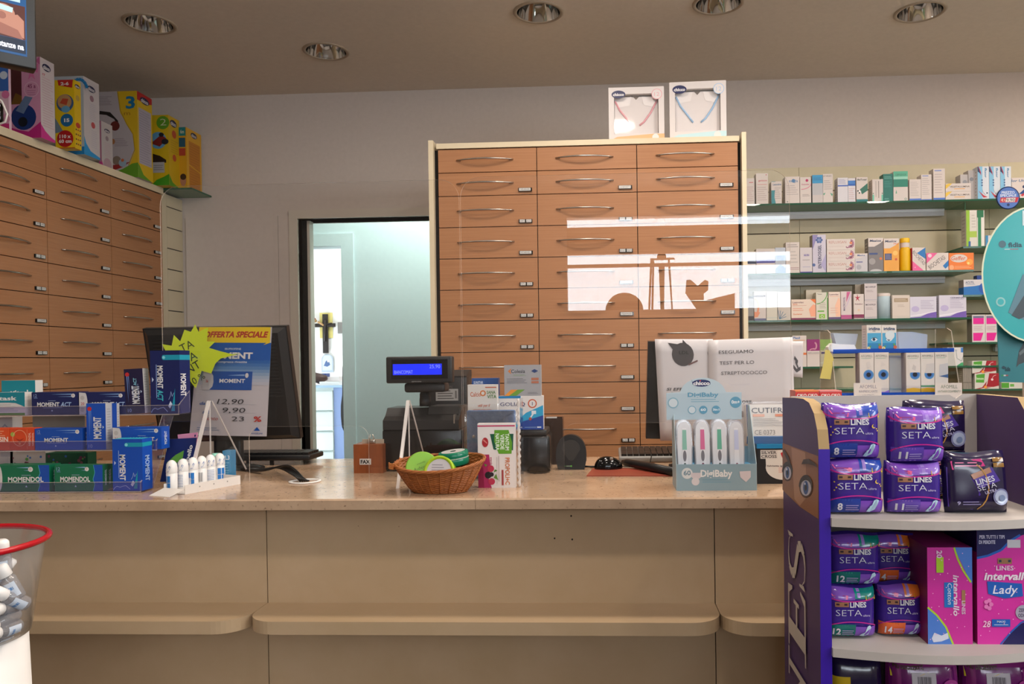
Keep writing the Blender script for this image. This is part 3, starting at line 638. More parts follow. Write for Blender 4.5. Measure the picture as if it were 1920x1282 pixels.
def slanted(name, lab, quad, Y, base, ops, lean=.02, th=.004):
    a, b, c, d = [aY(x, y, Y) for x, y in quad]     # bl br tr tl
    c = c+Vector((0, lean, 0)); d = d+Vector((0, lean, 0)); mb = MB(); n = (b-a).cross(d-a).normalized()*-th
    vs = [a,b,c,d]; mb.add(vs, [(0,1,2,3)], base); mb.add([v+n for v in vs], [(3,2,1,0)], base)
    mb.add(vs+[v+n for v in vs], [(0,4,5,1),(1,5,6,2),(2,6,7,3),(3,7,4,0)], base)
    A = Art(mb, a, b-a, d-a, 1, 1, e=.0004); A.n = -n.normalized()
    A.warp = lambda u, v: a*(1-u)*(1-v)+b*u*(1-v)+c*u*v+d*(1-u)*v
    A.run(ops); o = mb.build(name); return tag(o, lab, name.replace('_', ' '))
slanted('blister_card', 'dark blue card with a green leaf panel leaning behind the roll on bottles', [(300,903),(358,903),(364,821),(312,824)], 2.12, '#15245e', [('p',[(.1,.45),(.35,.62),(.62,.72),(.62,.52),(.3,.38),(.1,.3)],'#5c9a3a'), ('t','abello',.80,.62,.14,'#e6e2de',{'r':80,'b':.03,'w':.45})], .012)
slanted('blister_card', 'pink card leaning behind the dark blue one with the leaf panel', [(340,868),(366,868),(367,811),(330,815)], 2.14, '#d88fb0', [('c',.9,.9,.04,'#15245e')], .008)
# ================================================================ left monitor with the sale poster
def monitor(name, lab, pix, Y, tilt, depth=.05, ax=0):
    (xa, ya), (xb, yb), (xc, yc), (xd, yd) = pix         # tl tr br bl of the casing rear
    return
MY = 2.46
mo = empty('computer_monitor', 'black computer monitor seen from behind with a sale poster taped on', 'monitor', (aY(420, 800, MY).x, MY, ZT))
tl, tr_, br, bl = aY(267, 616, MY-.075), aY(537, 611, MY-.075), aY(564, 822, MY), aY(300, 830, MY)
cx = mo.location.x
def hexa(mb, q, th, m, chamf=.0):                      # slab with four front corners (towards the camera) and depth th
    a, b, c, d = q; n = ((b-a).cross(d-a)).normalized()
    if n.y < 0: n = -n
    vs = [a,b,c,d]+[v+n*th for v in (a,b,c,d)]
    mb.add(vs, [(3,2,1,0),(4,5,6,7),(0,1,5,4),(1,2,6,5),(2,3,7,6),(3,0,4,7)], m); return n
L0 = Vector(mo.location)
def loc(*v): return [p-L0 for p in v]
mb = MB(); n = hexa(mb, loc(tl, tr_, br, bl), .022, 'black_plastic')
mb.build('casing', mo)
mb = MB(); q = loc(tl, tr_, br, bl); cen = sum(q, Vector())/4
inner = [cen+(p-cen)*.90-n*.018 for p in q]; outer = [cen+(p-cen)*.985-n*.0002 for p in q]
mb.add(outer+inner, [(0,4,5,1),(1,5,6,2),(2,6,7,3),(3,7,4,0),(4,7,6,5)], 'black_plastic')
def lerp4(q, u, v): return q[3]*(1-u)*(1-v)+q[2]*u*(1-v)+q[1]*u*v+q[0]*(1-u)*v
for side in (0, 1):
    for i in range(17):
        v = .95-i*.034; u0, u1 = (.03, .22) if side == 0 else (.82, .97)
        p = [lerp4(inner, u0, v), lerp4(inner, u1, v), lerp4(inner, u1, v-.016), lerp4(inner, u0, v-.016)]
        mb.add([w-n*.0006 for w in p], [(0,1,2,3)], 'black_gap'); mb.add([w-n*.0008+Vector((0,0,.0015)) for w in (p[3], p[2], p[2]-Vector((0,0,.0015)), p[3]-Vector((0,0,.0015)))], [(0,1,2,3)], 'dark_grey')
mb.build('rear_cover', mo)
mb = MB(); mb.rbox(-.045, .045, .0, .03, .0, .11, .006, 'black_plastic'); mb.build('stand_neck', mo, (.0, .015, .01))
mb = MB(); mb.lathe([(0,.012),(.09,.010),(.12,.004),(.12,0)], 'black_plastic', 36, sc=(1,.55)); mb.build('stand_base', mo, (0, .02, 0.0005))
# poster sheet taped to the rear
pq = [aY(355, 815, MY-.06), aY(500, 818, MY-.06), aY(510, 613, MY-.128), aY(374, 613, MY-.128)]
ps = MB(); A = Art(ps, (0,0,0), (1,0,0), (0,0,1), 1, 1, e=.0004); nn = (pq[1]-pq[0]).cross(pq[3]-pq[0]).normalized(); A.n = nn if nn.y < 0 else -nn
def bend(u, v): return (pq[0]*(1-u)*(1-v)+pq[1]*u*(1-v)+pq[2]*u*v+pq[3]*(1-u)*v)+Vector((0, -.006*sin(u*pi), 0))
A.warp = bend; A.k = 0; A.grid(0, 0, 1, 1, '#c9c2c6', 12); A.k = 1
def ggrid(a0, b0, a1, b1, c): A.grid(a0, b0, a1, b1, c, 10)
MATS['poster_blue'] = mat('poster_blue', '#1552a8', .4)
ggrid(0, .70, 1, .86, '#1458ac'); 
for k in range(8): ggrid(0, .70-.028*(k+1), 1, .70-.028*k, ['#2a66b0','#4376b5','#5b86ba','#7798c0','#90a8c6','#a5b4ca','#b5bccc','#bfbfca'][k])
ggrid(0, .86, .985, 1, '#eac820')
A.run([('p', [(.9,.84),(.985,.86),(.985,.90),(.95,.865)], '#eac820'),
  ('t','OFFERTA SPECIALE',.52,.935,.052,'#b8322a',{'b':.04,'w':.86,'i':.25}), ('t','IBUPROFENE',.50,.805,.016,'#cfd6e4',{'w':.22}), ('t','MOMENT',.46,.745,.055,'#e8e4e2',{'b':.04,'w':.62}), ('t','200 mg compresse rivestite',.42,.688,.02,'#d5dcea',{'w':.56}),
  ('r', .12,.43,.24,.60,'#c9c4c6'), ('r', .22,.43,.78,.60,'#1a52a4'), ('p', [(.22,.43),(.22,.60),(.26,.56),(.27,.5),(.26,.46)], '#c9c4c6'), ('t','36',.18,.51,.025,'#b8322a'), ('t','MOMENT',.52,.515,.035,'#e4e2e2',{'b':.03,'w':.34}), ('p', [(.45,.565),(.68,.575),(.68,.56)], '#8fb0dc'), ('c', .71,.565,.022,'#dcd8d6'),
  ('l', .35,.295,.85,.30,1,'#9aa0ac'), ('l', .35,.215,.85,.22,1,'#9aa0ac'), ('t','da €',.19,.305,.03,'#3c5fa0',{'i':.3,'w':.16}), ('t','a €',.21,.225,.03,'#3c5fa0',{'i':.3,'w':.1}),
  ('t','12,90',.52,.325,.048,'#2a2a2e',{'b':0,'w':.34,'i':.15}), ('t','9,90',.57,.245,.048,'#2a2a2e',{'b':0,'w':.30,'i':.1}), ('t','Sconto -',.29,.165,.035,'#b8322a',{'b':0,'w':.26,'i':.2}), ('t','23',.63,.165,.045,'#2a2a2e',{'b':0,'w':.16}), ('t','%',.88,.165,.05,'#b8322a',{'b':.03,'w':.1}),
  ('l', .1,.045,.4,.085,2,'#8a93a8'), ('p', [(.84,.055),(.92,.055),(.88,.09)], '#1552a8'), ('t','ANGELINI',.88,.03,.014,'#33508f',{'w':.14})])
o = ps.build('sale_poster'); tag(o, 'blue and white sale poster with a yellow banner taped to the left monitor', 'poster')
# neon star
st = MB(); cpx = [(452,662),(414,672),(404,681),(396,700),(378,695),(372,714),(367,728),(352,708),(342,722),(330,708),(318,716),(322,694),(306,690),(318,672),(304,645),(322,648),(326,628),(338,640),(346,618),(358,622),(366,608),(372,622),(390,614),(388,640),(404,640),(392,652),(412,658),(436,664)]
pts3 = [aY(x, y, MY-.14) for x, y in cpx]
st.prism([(p.x, p.z) for p in pts3], MY-.1405, MY-.1398, '#c8d820')
stw = pts3[4]; A = Art(st, (aY(306, 728, MY-.14).x, MY-.1405, aY(306, 728, MY-.14).z), (1,0,0), (0,0,1), aY(420,700,MY-.14).x-aY(306,700,MY-.14).x, aY(350,608,MY-.14).z-aY(350,728,MY-.14).z)
A.run([('t','TA',.40,.66,.13,'#2c3a1a',{'b':.0,'r':25}), ('t','A',.50,.50,.13,'#2c3a1a',{'b':.0,'r':25}), ('t','NT',.50,.33,.13,'#2c3a1a',{'b':.0,'r':30}), ('t','10 %',.56,.14,.11,'#2c3a1a',{'b':.0,'r':30})])
o = st.build('price_star'); tag(o, 'neon yellow star shaped paper with handwriting on the left monitor', 'price tag')
# keyboard behind that monitor
def keyboard(name, lab, x0, x1, Y, z, d, body, key, tilt, cols=16, grp=None):
    k = empty(name, lab, 'keyboard', (x0, Y, z), 0, grp); w = x1-x0
    b = MB(); b.rbox(0, w, 0, d, 0, .018, .005, body); b.build('body', k).rotation_euler = (tilt, 0, 0)
    kk = MB()
    for r in range(5):
        for c in range(cols):
            a = .008+(w-.016)*c/cols; bb = a+(w-.016)/cols-.0022; y = .012+r*(d-.03)/5
            kk.prismz([(a,y),(bb,y),(bb,y+(d-.03)/5-.003),(a,y+(d-.03)/5-.003)], .018, .026, key)
    kk.build('keys', k).rotation_euler = (tilt, 0, 0); return k
p0 = aY(430, 862, 2.56)
kb = keyboard('computer_keyboard', 'black computer keyboard behind the left monitor', p0.x, aY(583, 862, 2.56).x, 2.55, ZT+.015, .13, 'black_plastic', 'black_plastic', .0, 12)
for xx in (.06, .14): f_ = MB(); f_.box(0, .012, 0, .006, -.015, .002, 'black_plastic'); f_.build('foot', kb, (xx, .004, 0))
# cable bundle and grommet
gm = on(572, 903)
MB().lathe([(.036,0),(.044,.0005),(.045,.003),(.040,.004),(.036,.003),(.034,0.0005)], 'white_plastic', 36).build('cable_grommet', None, (gm.x, gm.y, ZT)); tag(bpy.data.objects['cable_grommet'], 'white round cable grommet ring in the worktop', 'cable grommet')
for k in range(5):
    e = on(478+k*3, 884+k*1.2); c = MB(); m1 = on(520+k*5, 884+k*2.2)
    pth = [Vector((e.x-.12, e.y+.10, ZT+.004)), Vector((e.x, e.y, ZT+.006+k*.001)), Vector((m1.x, m1.y, ZT+.012+.005*k)), Vector((gm.x-.03+.006*k, gm.y-.008+.004*k, ZT+.008+.003*(4-k))), Vector((gm.x-.012+.005*k, gm.y-.004+.003*k, ZT+.002))]
    sm = []
    for i in range(len(pth)-1):
        p0_, p1_, p2_, p3_ = pth[max(i-1,0)], pth[i], pth[i+1], pth[min(i+2,len(pth)-1)]
        for j in range(6):
            t = j/6; sm.append(.5*((2*p1_)+(p2_-p0_)*t+(2*p0_-5*p1_+4*p2_-p3_)*t*t+(3*p1_-p0_-3*p2_+p3_)*t**3))
    sm.append(pth[-1]); c.tube(sm, .0026, 'cable', 7); tag(c.build('cable'), 'black cable in the bundle running into the white grommet', 'cable', 'black cables into the grommet')
# ================================================================ till, customer display, receipt printer
def X_(x, Y): return aY(x, 800, Y).x
def Z_(x, y, Y): return aY(x, y, Y).z
mat('till_plastic', '#232222', .42); mat('till_dark', '#141313', .25)
TYY = 2.38
# FAX tray of wood
fw = empty('letter_tray', 'small wooden box labelled FAX beside the till', 'letter box', (X_(662, 2.35), 2.35, ZT))
w = X_(717, 2.35)-fw.location.x; h = Z_(690, 833, 2.35)-ZT
noisy(mat('cherry', '#8a4a24', .35), 12, '#9a5228', '#7a3f1e', (3, 3, .6), 5)
mb = MB(); mb.box(0, w, 0, .09, 0, h, 'cherry'); mb.build('box', fw)
mb = MB(); mb.box(0, .035, 0, .001, 0, .018, '#cfc8c2'); Art(mb, (0,0,0), (1,0,0), (0,0,1), .035, .018).run([('t','FAX',.5,.5,.62,'#1a1a1a',{'b':.04,'w':.82})]); o = mb.build('label', fw, (.019, -.0012, h*.30))
mb = MB(); mb.box(.018, w-.004, .03, .034, h-.001, h+.013, '#a89a88'); mb.tube([(.045,.025,h+.001),(.042,.022,h+.016),(.046,.022,h+.028)], .0018, 'steel'); mb.tube([(.052,.028,h+.001),(.056,.026,h+.016),(.052,.024,h+.028)], .0018, 'steel'); mb.rbox(.038,.060,.020,.034,h,h+.012,.002,'steel'); mb.build('clip', fw)
# till
tx0, tx1 = X_(716, TYY), X_(868, TYY); th = Z_(790, 805, TYY)-ZT
tl_ = empty('cash_register', 'black fiscal cash register with grey stepped lid below the blue display', 'cash register', (tx0, TYY, ZT))
W = tx1-tx0
mb = MB(); mb.rbox(0, W, 0, .20, .004, th, .006, 'till_dark'); mb.box(.01, W-.01, .01, .19, 0, .006, 'black_plastic'); mb.build('body', tl_)
h2 = Z_(790, 764, TYY+.05)-ZT
mb = MB(); mb.prismx([(-.004, th), (-.004, th+.028), (.022, th+.040), (.030, th+.046), (.05, h2), (.17, h2), (.19, th+.03), (.19, th)], .004, W-.012, 'till_plastic')
mb.prismx([(.025, th+.045), (.04, h2+.004), (.165, h2+.004), (.165, h2-.01), (.03, th+.03)], W*.55, W*.93, 'till_plastic'); mb.build('lid', tl_)
mb = MB(); mb.box(W-.028, W-.024, -.0045, .03, th+.018, th+.045, 'steel'); mb.build('paper_cutter', tl_)
# customer display on its pole
DYY = 2.36
cd = empty('customer_display', 'black customer display on a pole with a lit blue screen', 'display', (X_(788, DYY), DYY+.07, ZT+h2+.0045))
zb = cd.location.z
dx0, dx1, dz0, dz1 = X_(725, DYY), X_(849, DYY), Z_(786, 718, DYY), Z_(786, 668, DYY); sx = cd.location.x
mb = MB(); mb.rbox(dx0-sx, dx1-sx, -.07, -.03, dz0-zb, dz1-zb, .005, 'till_plastic', 3); hd = mb.build('head', cd)
mb = MB(); mb.box(X_(736, DYY)-sx-.0, X_(841, DYY)-sx, -.0712, -.0698, Z_(786, 710, DYY)-zb, Z_(786, 674, DYY)-zb, 'black_gloss')
Art(mb, (X_(773, DYY)-sx, -.0702, Z_(786, 716.5, DYY)-zb), (1,0,0), (0,0,1), .03, .006).run([('t','EPSON',.5,.4,.62,'#8d8a88',{'b':.02,'w':.95})]); mb.build('bezel', hd)
m = mat('blue_lcd', '#0a1a90', .3, emit='#1528e8', es=1.1)
lx0, lx1, lz0, lz1 = X_(738.5, DYY)-sx, X_(830, DYY)-sx, Z_(786, 702.5, DYY)-zb, Z_(786, 682, DYY)-zb
mb = MB(); mb.box(lx0, lx1, -.0722, -.0713, lz0, lz1, 'blue_lcd'); mat('lcd_text', '#8090d0', .5, emit='#7d8ce0', es=.7)
Art(mb, (lx0, -.0722, lz0), (1,0,0), (0,0,1), lx1-lx0, lz1-lz0).run([('t','BANCOMAT',.22,.27,.34,'lcd_text',{'b':.0,'w':.38}), ('t','25,90',.86,.76,.34,'lcd_text',{'b':.0,'w':.22})]); mb.build('screen', hd)
mb = MB(); mb.rbox(X_(756, DYY)-sx, X_(833, DYY)-sx, -.055, .02, Z_(786, 736, DYY)-zb, dz0-zb-.0005, .008, 'till_plastic', 3); mb.build('tilt_joint', cd)
mb = MB(); R = .0165; jz = Z_(786, 736, DYY)-zb; mb.lathe([(0,0),(R+.001,0),(R+.001,jz*.55),(R,jz*.57),(R,jz-.006),(R*.7,jz+.002),(0,jz+.002)], 'till_plastic', 28, (0,.0,0)); mb.build('pole', cd)
# receipt printer behind
PY = 2.60
rp = empty('receipt_printer', 'tall black receipt printer behind the customer display, with a silver data label', 'printer', (X_(800, PY), PY, ZT))
W = X_(876, PY)-rp.location.x; h = Z_(850, 706, PY)-ZT
mb = MB(); mb.rbox(0, W, 0, .10, 0, h, .004, 'till_plastic'); mb.prismx([(0, h-.002), (.0, h+.002), (.06, h+.022), (.10, h+.022), (.10, h-.002)], .01, W, 'till_plastic')
Art(mb, (0,0,0), (1,0,0), (0,0,1), W, h).run([('t','EPSON',(X_(839,PY)-rp.location.x)/W,(Z_(839,725,PY)-ZT)/h,.03,'#55524f',{'b':.02,'w':.27})]); mb.build('housing', rp)
mb = MB(); lw, lh = X_(860,PY)-X_(818,PY), Z_(840,729,PY)-Z_(840,751,PY); mb.box(0, lw, -.0008, 0, 0, lh, '#a8a5a3'); Art(mb, (0,-.0008,0), (1,0,0), (0,0,1), lw, lh).run([('l',.08,.1,.8,.95,4,'#4c4a49'), ('r',.86,.2,.94,.85,'#6d6a68')]); mb.build('data_label', rp, (X_(818,PY)-rp.location.x, -.0003, Z_(840,751,PY)-ZT))
# ---------------------------------------------------------------- black stand-in boxes and the product pile
bx = empty('card_reader_stand', 'black glossy box shaped device under the white and blue tablets carton', 'device', (X_(976, 2.36), 2.36, ZT))
W = X_(1030, 2.36)-bx.location.x; h = Z_(1000, 805, 2.36)-ZT
mb = MB(); mb.rbox(0, W, 0, .13, 0, h*.86, .008, 'till_dark'); mb.build('body', bx); mb = MB(); mb.rbox(-.002, W-.008, -.004, .13, h*.86, h, .004, 'till_plastic'); mb.build('cover', bx)
mb = MB(); mb.lathe([(0,0),(.034,0),(.036,.004),(.036,.006)], 'black_gloss', 28); mb.build('foot_disc', bx, (W*.62, -.012, 0))
clear('smoke', '#6a4a38', 1.49, haze=.35, hazecol='#5a4034')
bb = empty('brochure_holder', 'smoked brown holder with papers beside the barcode scanner', 'holder', (X_(1021, 2.52), 2.52, ZT))
W = X_(1055, 2.52)-bb.location.x; h = Z_(1040, 784, 2.52)-ZT
mb = MB(); mb.box(0, W, 0, .003, 0, h, 'smoke').box(0, .003, .003, .07, 0, h, 'smoke').box(W-.003, W, .003, .07, 0, h, 'smoke').box(0.003, W-.003, .067, .07, 0, h, 'smoke').box(.003, W-.003, .003, .067, 0, .003, 'smoke'); mb.build('holder', bb)
mb = MB(); mb.box(.004, W-.02, .02, .03, .004, h+.003, '#cbc6c2'); mb.build('papers', bb)
GY = 2.355
zt_ = Z_(1000, 805, GY)
carton('medicine_box', 'white and blue tablets carton with a plug picture standing on the black device', 935, 1019, 742, GY, bx.location.z+ (Z_(1000, 805, 2.36)-ZT)+.0002, .035, '#d8d4d2',
  [('p',[(0,.93),(.5,.93),(.5,1),(0,1)],'#1579b0'), ('p',[(.30,0),(.42,.28),(.62,.5),(1,.72),(1,0)],'#1d9bc8'), ('p',[(.34,0),(.55,.25),(1,.42),(1,0)],'#0d3c92'), ('t','GOLIAQ',.32,.76,.11,'#2a2e66',{'b':.01,'w':.56}), ('c',.76,.77,.10,'#c7552e'), ('c',.76,.77,.075,'#d8d4d2'), ('t','1',.76,.77,.10,'#2a2e66'), ('r',.74,.46,.84,.56,'#dfe4ea'), ('p',[(.70,.36),(.73,.34),(.80,.48),(.77,.5)],'#dfe4ea'), ('c',.71,.32,.035,'#a84a3a'), ('r',.86,.05,.95,.09,'#cfd8e6'), ('l',.58,.05,.84,.09,1,'#8fb3de')], left=[('r',0,0,1,1,'#b9b6b4')])
cz = bx.location.z+(Z_(1000, 805, 2.36)-ZT)+.0002
ch_ = Z_(977, 742, GY)-cz
carton('medicine_box', 'silver grey carton with an orange and green flash, topmost of the pile', 946, 1014.5, 684, GY+.001, cz+ch_+.0004, .033, '#9d9da1',
  [('p',[(0,0),(.18,.20),(.36,.20),(.12,0)],'#dd8e30'), ('p',[(.12,0),(.36,.20),(.56,.20),(.32,0)],'#6b9a36'), ('t','Colesia',.38,.80,.12,'#3c3c46',{'b':.01,'w':.38}), ('p',[(.10,.80),(.2,.9),(.17,.8),(.2,.7)],'#d07a3a'), ('p',[(.74,.80),(.83,.86),(.93,.80),(.83,.74)],'#1c3a72'), ('l',.07,.40,.62,.58,4,'#6f6f75'), ('r',.74,.50,.94,.58,'#b06a4e'), ('r',.74,.40,.94,.47,'#b06a4e'), ('l',.25,.64,.6,.70,2,'#7f9a70'), ('l',.64,.05,.92,.12,2,'#6f6f75')], left=[('r',0,0,1,1,'#5b5b60')])
dzz = ZT+.002
carton('medicine_box', 'dark blue carton standing upright behind the white and orange one', 887, 936, 709, 2.39, ZT, .04, '#1b4a8c', [('r',.0,.92,.5,1,'#274f8e'), ('t','SUNSTAR',.25,.955,.03,'#cdd8ea',{'w':.36})], top=[('r',0,0,1,1,'#2b5a9c')])
carton('medicine_box', 'white carton with orange and green letters behind the denim pouch', 879, 934, 721, 2.31, ZT, .03, '#d8d2cc', [('t','Calcio',.27,.895,.05,'#c25a30',{'b':.01,'w':.36}), ('c',.52,.905,.10,'#cf7436'), ('c',.52,.905,.06,'#d8d2cc'), ('t','SANA',.80,.915,.035,'#4f7f3f',{'w':.30}), ('t','VITA',.82,.868,.04,'#4f7f3f',{'w':.32}), ('r',.6,.965,.98,.975,'#c25a30'), ('t','utili per il',.55,.77,.03,'#c25a30',{'w':.4,'i':.2}), ('t','mantenimento',.5,.72,.03,'#c25a30',{'w':.62,'i':.2})], left=[('r',0,0,1,1,'#8f8a86')])
# denim pouch in a clear bag
noisy(mat('denim', '#35527f', .9), 160, '#5f7fb0', '#456596', bump=.3)
pY = 2.235
dq = empty('denim_pouch', 'blue denim pouch with a snap button leaning behind the berry lozenge box', 'pouch', (X_(875, pY), pY, ZT))
W = X_(966, pY)-dq.location.x; h = Z_(920, 769, pY)-ZT
mb = MB(); mb.rbox(0, W, 0, .018, 0, h, .004, 'denim'); mb.build('body', dq)
mb = MB(); mb.prism([(.001,h-.002),(W-.001,h-.002),(W-.03,h-.02),(W*.55,h-.05),(W*.42,h-.05),(.03,h-.03)], -.0025, .0, 'denim'); mb.build('flap', dq)
mb = MB(); mb.lathe([(0,-.0065),(.003,-.006),(.0045,-.004),(.0045,-.0025)], 'steel', 16, axis='z'); mb.T = Matrix(); 
o = mb.build('snap_button', dq, (W*.15, 0, h*.62), (0,0,0)); o.rotation_euler = (radians(90), 0, 0); o.location = (W*.15, -.003, h*.62); 
for v in o.data.vertices: v.co.z = -v.co.z
fb = MB(); a0 = X_(872, pY-.01); a1 = X_(969, pY-.01); zz0, zz1 = ZT+.001, Z_(920, 757, pY-.01)
n = 14
grid = [[Vector((a0+(a1-a0)*i/n, pY-.012-.004*sin(i*1.9+j*1.3)*(.4+.6*(j > 9)), zz0+(zz1-zz0)*j/n)) for i in range(n+1)] for j in range(n+1)]
vs = [p for r_ in grid for p in r_]; fb.add(vs, [(j*(n+1)+i, j*(n+1)+i+1, (j+1)*(n+1)+i+1, (j+1)*(n+1)+i) for j in range(n) for i in range(n)], 'film', True)
fb.add([p+Vector((0,-.0004,0)) for p in vs], [((j+1)*(n+1)+i, (j+1)*(n+1)+i+1, j*(n+1)+i+1, j*(n+1)+i) for j in range(n) for i in range(n)], 'film', True)
tag(fb.build('clear_bag'), 'crinkled clear plastic bag around the denim pouch', 'bag')
cs = MB(); xx = X_(974, 2.09); zt2 = Z_(974, 747, 2.12)
pth = [(xx+.0012*sin(i*2.3), 2.07+.0015*cos(i*1.7), ZT+.001+(zt2-ZT)*i/40) for i in range(41)]
cs.tube(pth, [.0042+.0012*((i*7) % 3-1) for i in range(41)], 'foot_edge', 6); cs.box(xx-.001, xx+.001, 2.07, 2.175, ZT+.001, zt2, 'plexi', {'f':'foot_edge','t':'foot_edge'})
tag(cs.build('acrylic_divider'), 'clear acrylic divider with a crinkled front edge beside the berry lozenge box', 'divider')
carton('medicine_box', 'white lozenge carton with green badge and berries at the front of the pile', 897, 967, 794, 2.06, ZT, .028, '#ded6d3',
  [('p',[(0,0),(0,.52),(.30,.52),(.33,.35),(.28,.15),(.36,0)],'#a8265a'), ('p',[(.0,.0),(.0,.45),(.14,.30),(.16,0)],'#8c1440'), ('r',0,.955,1,.975,'#b8305c'), ('p',[(.33,.84),(.50,.84),(.55,.58),(.42,.60)],'#14543a'), ('p',[(.84,.84),(.96,.84),(.94,.58),(.84,.60)],'#14543a'), ('p',[(.45,.90),(.83,.90),(.92,.70),(.90,.53),(.56,.53),(.44,.72)],'#5f9a28'),
   ('t','TANTUM',.79,.715,.10,'#e6efe0',{'r':-90,'b':.02,'w':.26}), ('t','VERDE',.66,.715,.10,'#e6efe0',{'r':-90,'b':.02,'w':.24}), ('t','NATURA',.53,.715,.10,'#e6efe0',{'r':-90,'b':.02,'w':.26}), ('c',.20,.71,.085,'#a8262e',.075), ('p',[(.14,.74),(.24,.69),(.26,.70),(.16,.76)],'#d8837a'),
   ('t','PROPOLI+C',.79,.26,.12,'#c8703c',{'r':-90,'b':.02,'w':.42}), ('r',.63,.04,.68,.28,'#9c3a3c'), ('r',.55,.1,.57,.5,'#b8a8a8'), ('r',.50,.06,.51,.48,'#b8a8a8'), ('t','arancia',.36,.42,.06,'#b8506a',{'r':-90,'w':.12}),
   ('c',.34,.30,.09,'#b8304e'), ('c',.36,.10,.09,'#b8304e'), ('c',.27,.20,.09,'#1a1218'), ('c',.36,.21,.06,'#2a1824'), ('p',[(.2,.33),(.16,.38),(.25,.36)],'#5f8a38'), ('p',[(.42,.16),(.54,.12),(.48,.22)],'#5f8a38'), ('p',[(.42,.24),(.52,.27),(.45,.29)],'#4f7a30')], left=[('r',0,0,1,1,'#c9c0bd')], top=[('r',0,0,1,1,'#cfc8c4')])
# ================================================================ wicker basket with tins
BX, BY = X_(824, 2.005), 2.005
bk = empty('wicker_basket', 'small brown wicker basket holding green tins at the counter edge', 'basket', (BX, BY, ZT))
def rimz(a): s, c = sin(a), cos(a); return .072+.014*s+.005*c+.006*c*c
def bwall(t, a, off=0):                 # t 0..1 bottom to rim
    rx = .070+(.116-.070)*(t**.8); ry = .044+(.072-.044)*(t**.8); cx = -.001+.0*t
    z = .003+(rimz(a)-.003)*t
    return Vector((cx+(rx+off)*cos(a), (ry+off)*sin(a), z))
mb = MB(); NR, NS = 22, 132
for inner in (0, 1):
    vs = []; fs = []
    for j in range(NR+1):
        for i in range(NS):
            a = 2*pi*i/NS; o_ = .0011*(1 if ((i//3) + j) % 2 else -1)*(1 if inner == 0 else -1)
            vs.append(bwall(j/NR, a, (o_ if inner == 0 else -.003+o_)))
    for j in range(NR):
        for i in range(NS):
            q = (j*NS+i, j*NS+(i+1) % NS, (j+1)*NS+(i+1) % NS, (j+1)*NS+i); fs.append(q if inner == 0 else q[::-1])
    mb.add(vs, fs, 'wicker', False)
noisy(MATS['wicker'], 45, '#a8642f', '#8a4c1f', (1, 1, 4), 4)
mb.add([bwall(0, 2*pi*i/48)-Vector((0,0,.003)) for i in range(48)], [list(range(48))[::-1]], 'wicker'); mb.add([bwall(0, 2*pi*i/48, -.002)+Vector((0,0,.001)) for i in range(48)], [list(range(48))], 'wicker')
for i in range(22):
    a = 2*pi*i/22; mb.tube([bwall(t/6, a, .0006) for t in range(7)], .0016, 'wicker', 5)
mb.build('woven_body', bk)
mb = MB()
for k in range(4):
    pts = [bwall(1, 2*pi*i/96, .0028*cos(i*.55+k*pi/2))+Vector((0,0,.0028*sin(i*.55+k*pi/2)+.001)) for i in range(97)]
    mb.tube(pts, .0024, 'wicker', 6, cap=False)
for k in range(4):
    e = .0036*k; pts = [Vector((-.112-.004*cos(t*.42)-.0, .052*cos(pi*t/15)*(1-.0*k), .070+.004*k-.014*sin(pi*t/15)*.6+.0)) for t in range(16)]
    mb.tube([p+Vector((-.003,0,0)) for p in pts], .0022, 'wicker', 6)
mb.build('rim', bk)
MB().lathe([(.066,-.0),(.071,.0015),(.072,.004),(.069,.005)], 'wicker', 48, sc=(1,.63)).build('foot_ring', bk)
def tin(lab, x, y, Y, r, rot, face, ring=0):
    c = aY(x, y, Y); e = empty('round_tin', lab, 'tin', c, 0, 'green tins in the basket'); e.rotation_euler = rot
    mb = MB(); th = .018
    mb.lathe([(0,0),(r*.97,0),(r,-.0015),(r,-th),(r*.96,-th-.001),(0,-th-.001)][::-1], face[0], 48, axis='y'); b = mb.build('body', e)
    mb = MB(); a = Art(mb, (-r,-.0004,-r), (1,0,0), (0,0,1), 2*r, 2*r)
    if ring:
        mb.lathe([(r*.80,.0005),(r*.86,.0025),(r*.95,.003),(r,.001),(r,-.006)][::-1], '#9fc020', 48, axis='y')
        a.run([('c',.5,.5,.40,'#c4c1c4'), ('l',.25,.35,.75,.75,5,'#8a8790')])
    else: a.run([('c',.5,.5,.47,face[1]), ('t','pastille',.48,.66,.05,'#45602a',{'r':18,'b':-.01,'w':.26,'i':.3}), ('t','Auberries',.52,.53,.10,'#3c5a28',{'r':18,'b':-.01,'w':.56,'i':.3}), ('c',.36,.24,.08,'#26302a'), ('p',[(.42,.28),(.56,.22),(.45,.2)],'#3a4a30'), ('c',.30,.20,.05,'#3a4038')])
    mb.build('lid', e); return e
tin('light green round tin lid leaning in the basket, with script lettering', 791, 877, 2.01, .0425, (radians(-12), 0, radians(6)), ('#7fae34', '#8cc24a'))
tin('round tin with bright green ring and pale printed centre, in front in the basket', 823, 884, 1.985, .0415, (radians(-18), 0, radians(-10)), ('#8fb81c', '#a8c830'), 1)
rr_ = MB(); c = aY(851, 858, 2.03); R = .039
rr_.lathe([(R*.35,.0175),(R*.95,.0175),(R,.016),(R,.001),(R*.985,0),(R*.985,-.001),(R,-.002),(R,-.016),(R*.95,-.0175),(R*.35,-.0175),(R*.35,.0175)][::-1], 'green_satin' if 'green_satin' in MATS else mat('green_satin', '#0c6e50', .22), 40)
rr_.lathe([(R*.2,.0177),(R*.8,.0177)], '#b5b1ae', 32); rr_.lathe([(R*1.004,.003),(R*1.004,-.0)], '#9fb0a0', 32)
tg = MB
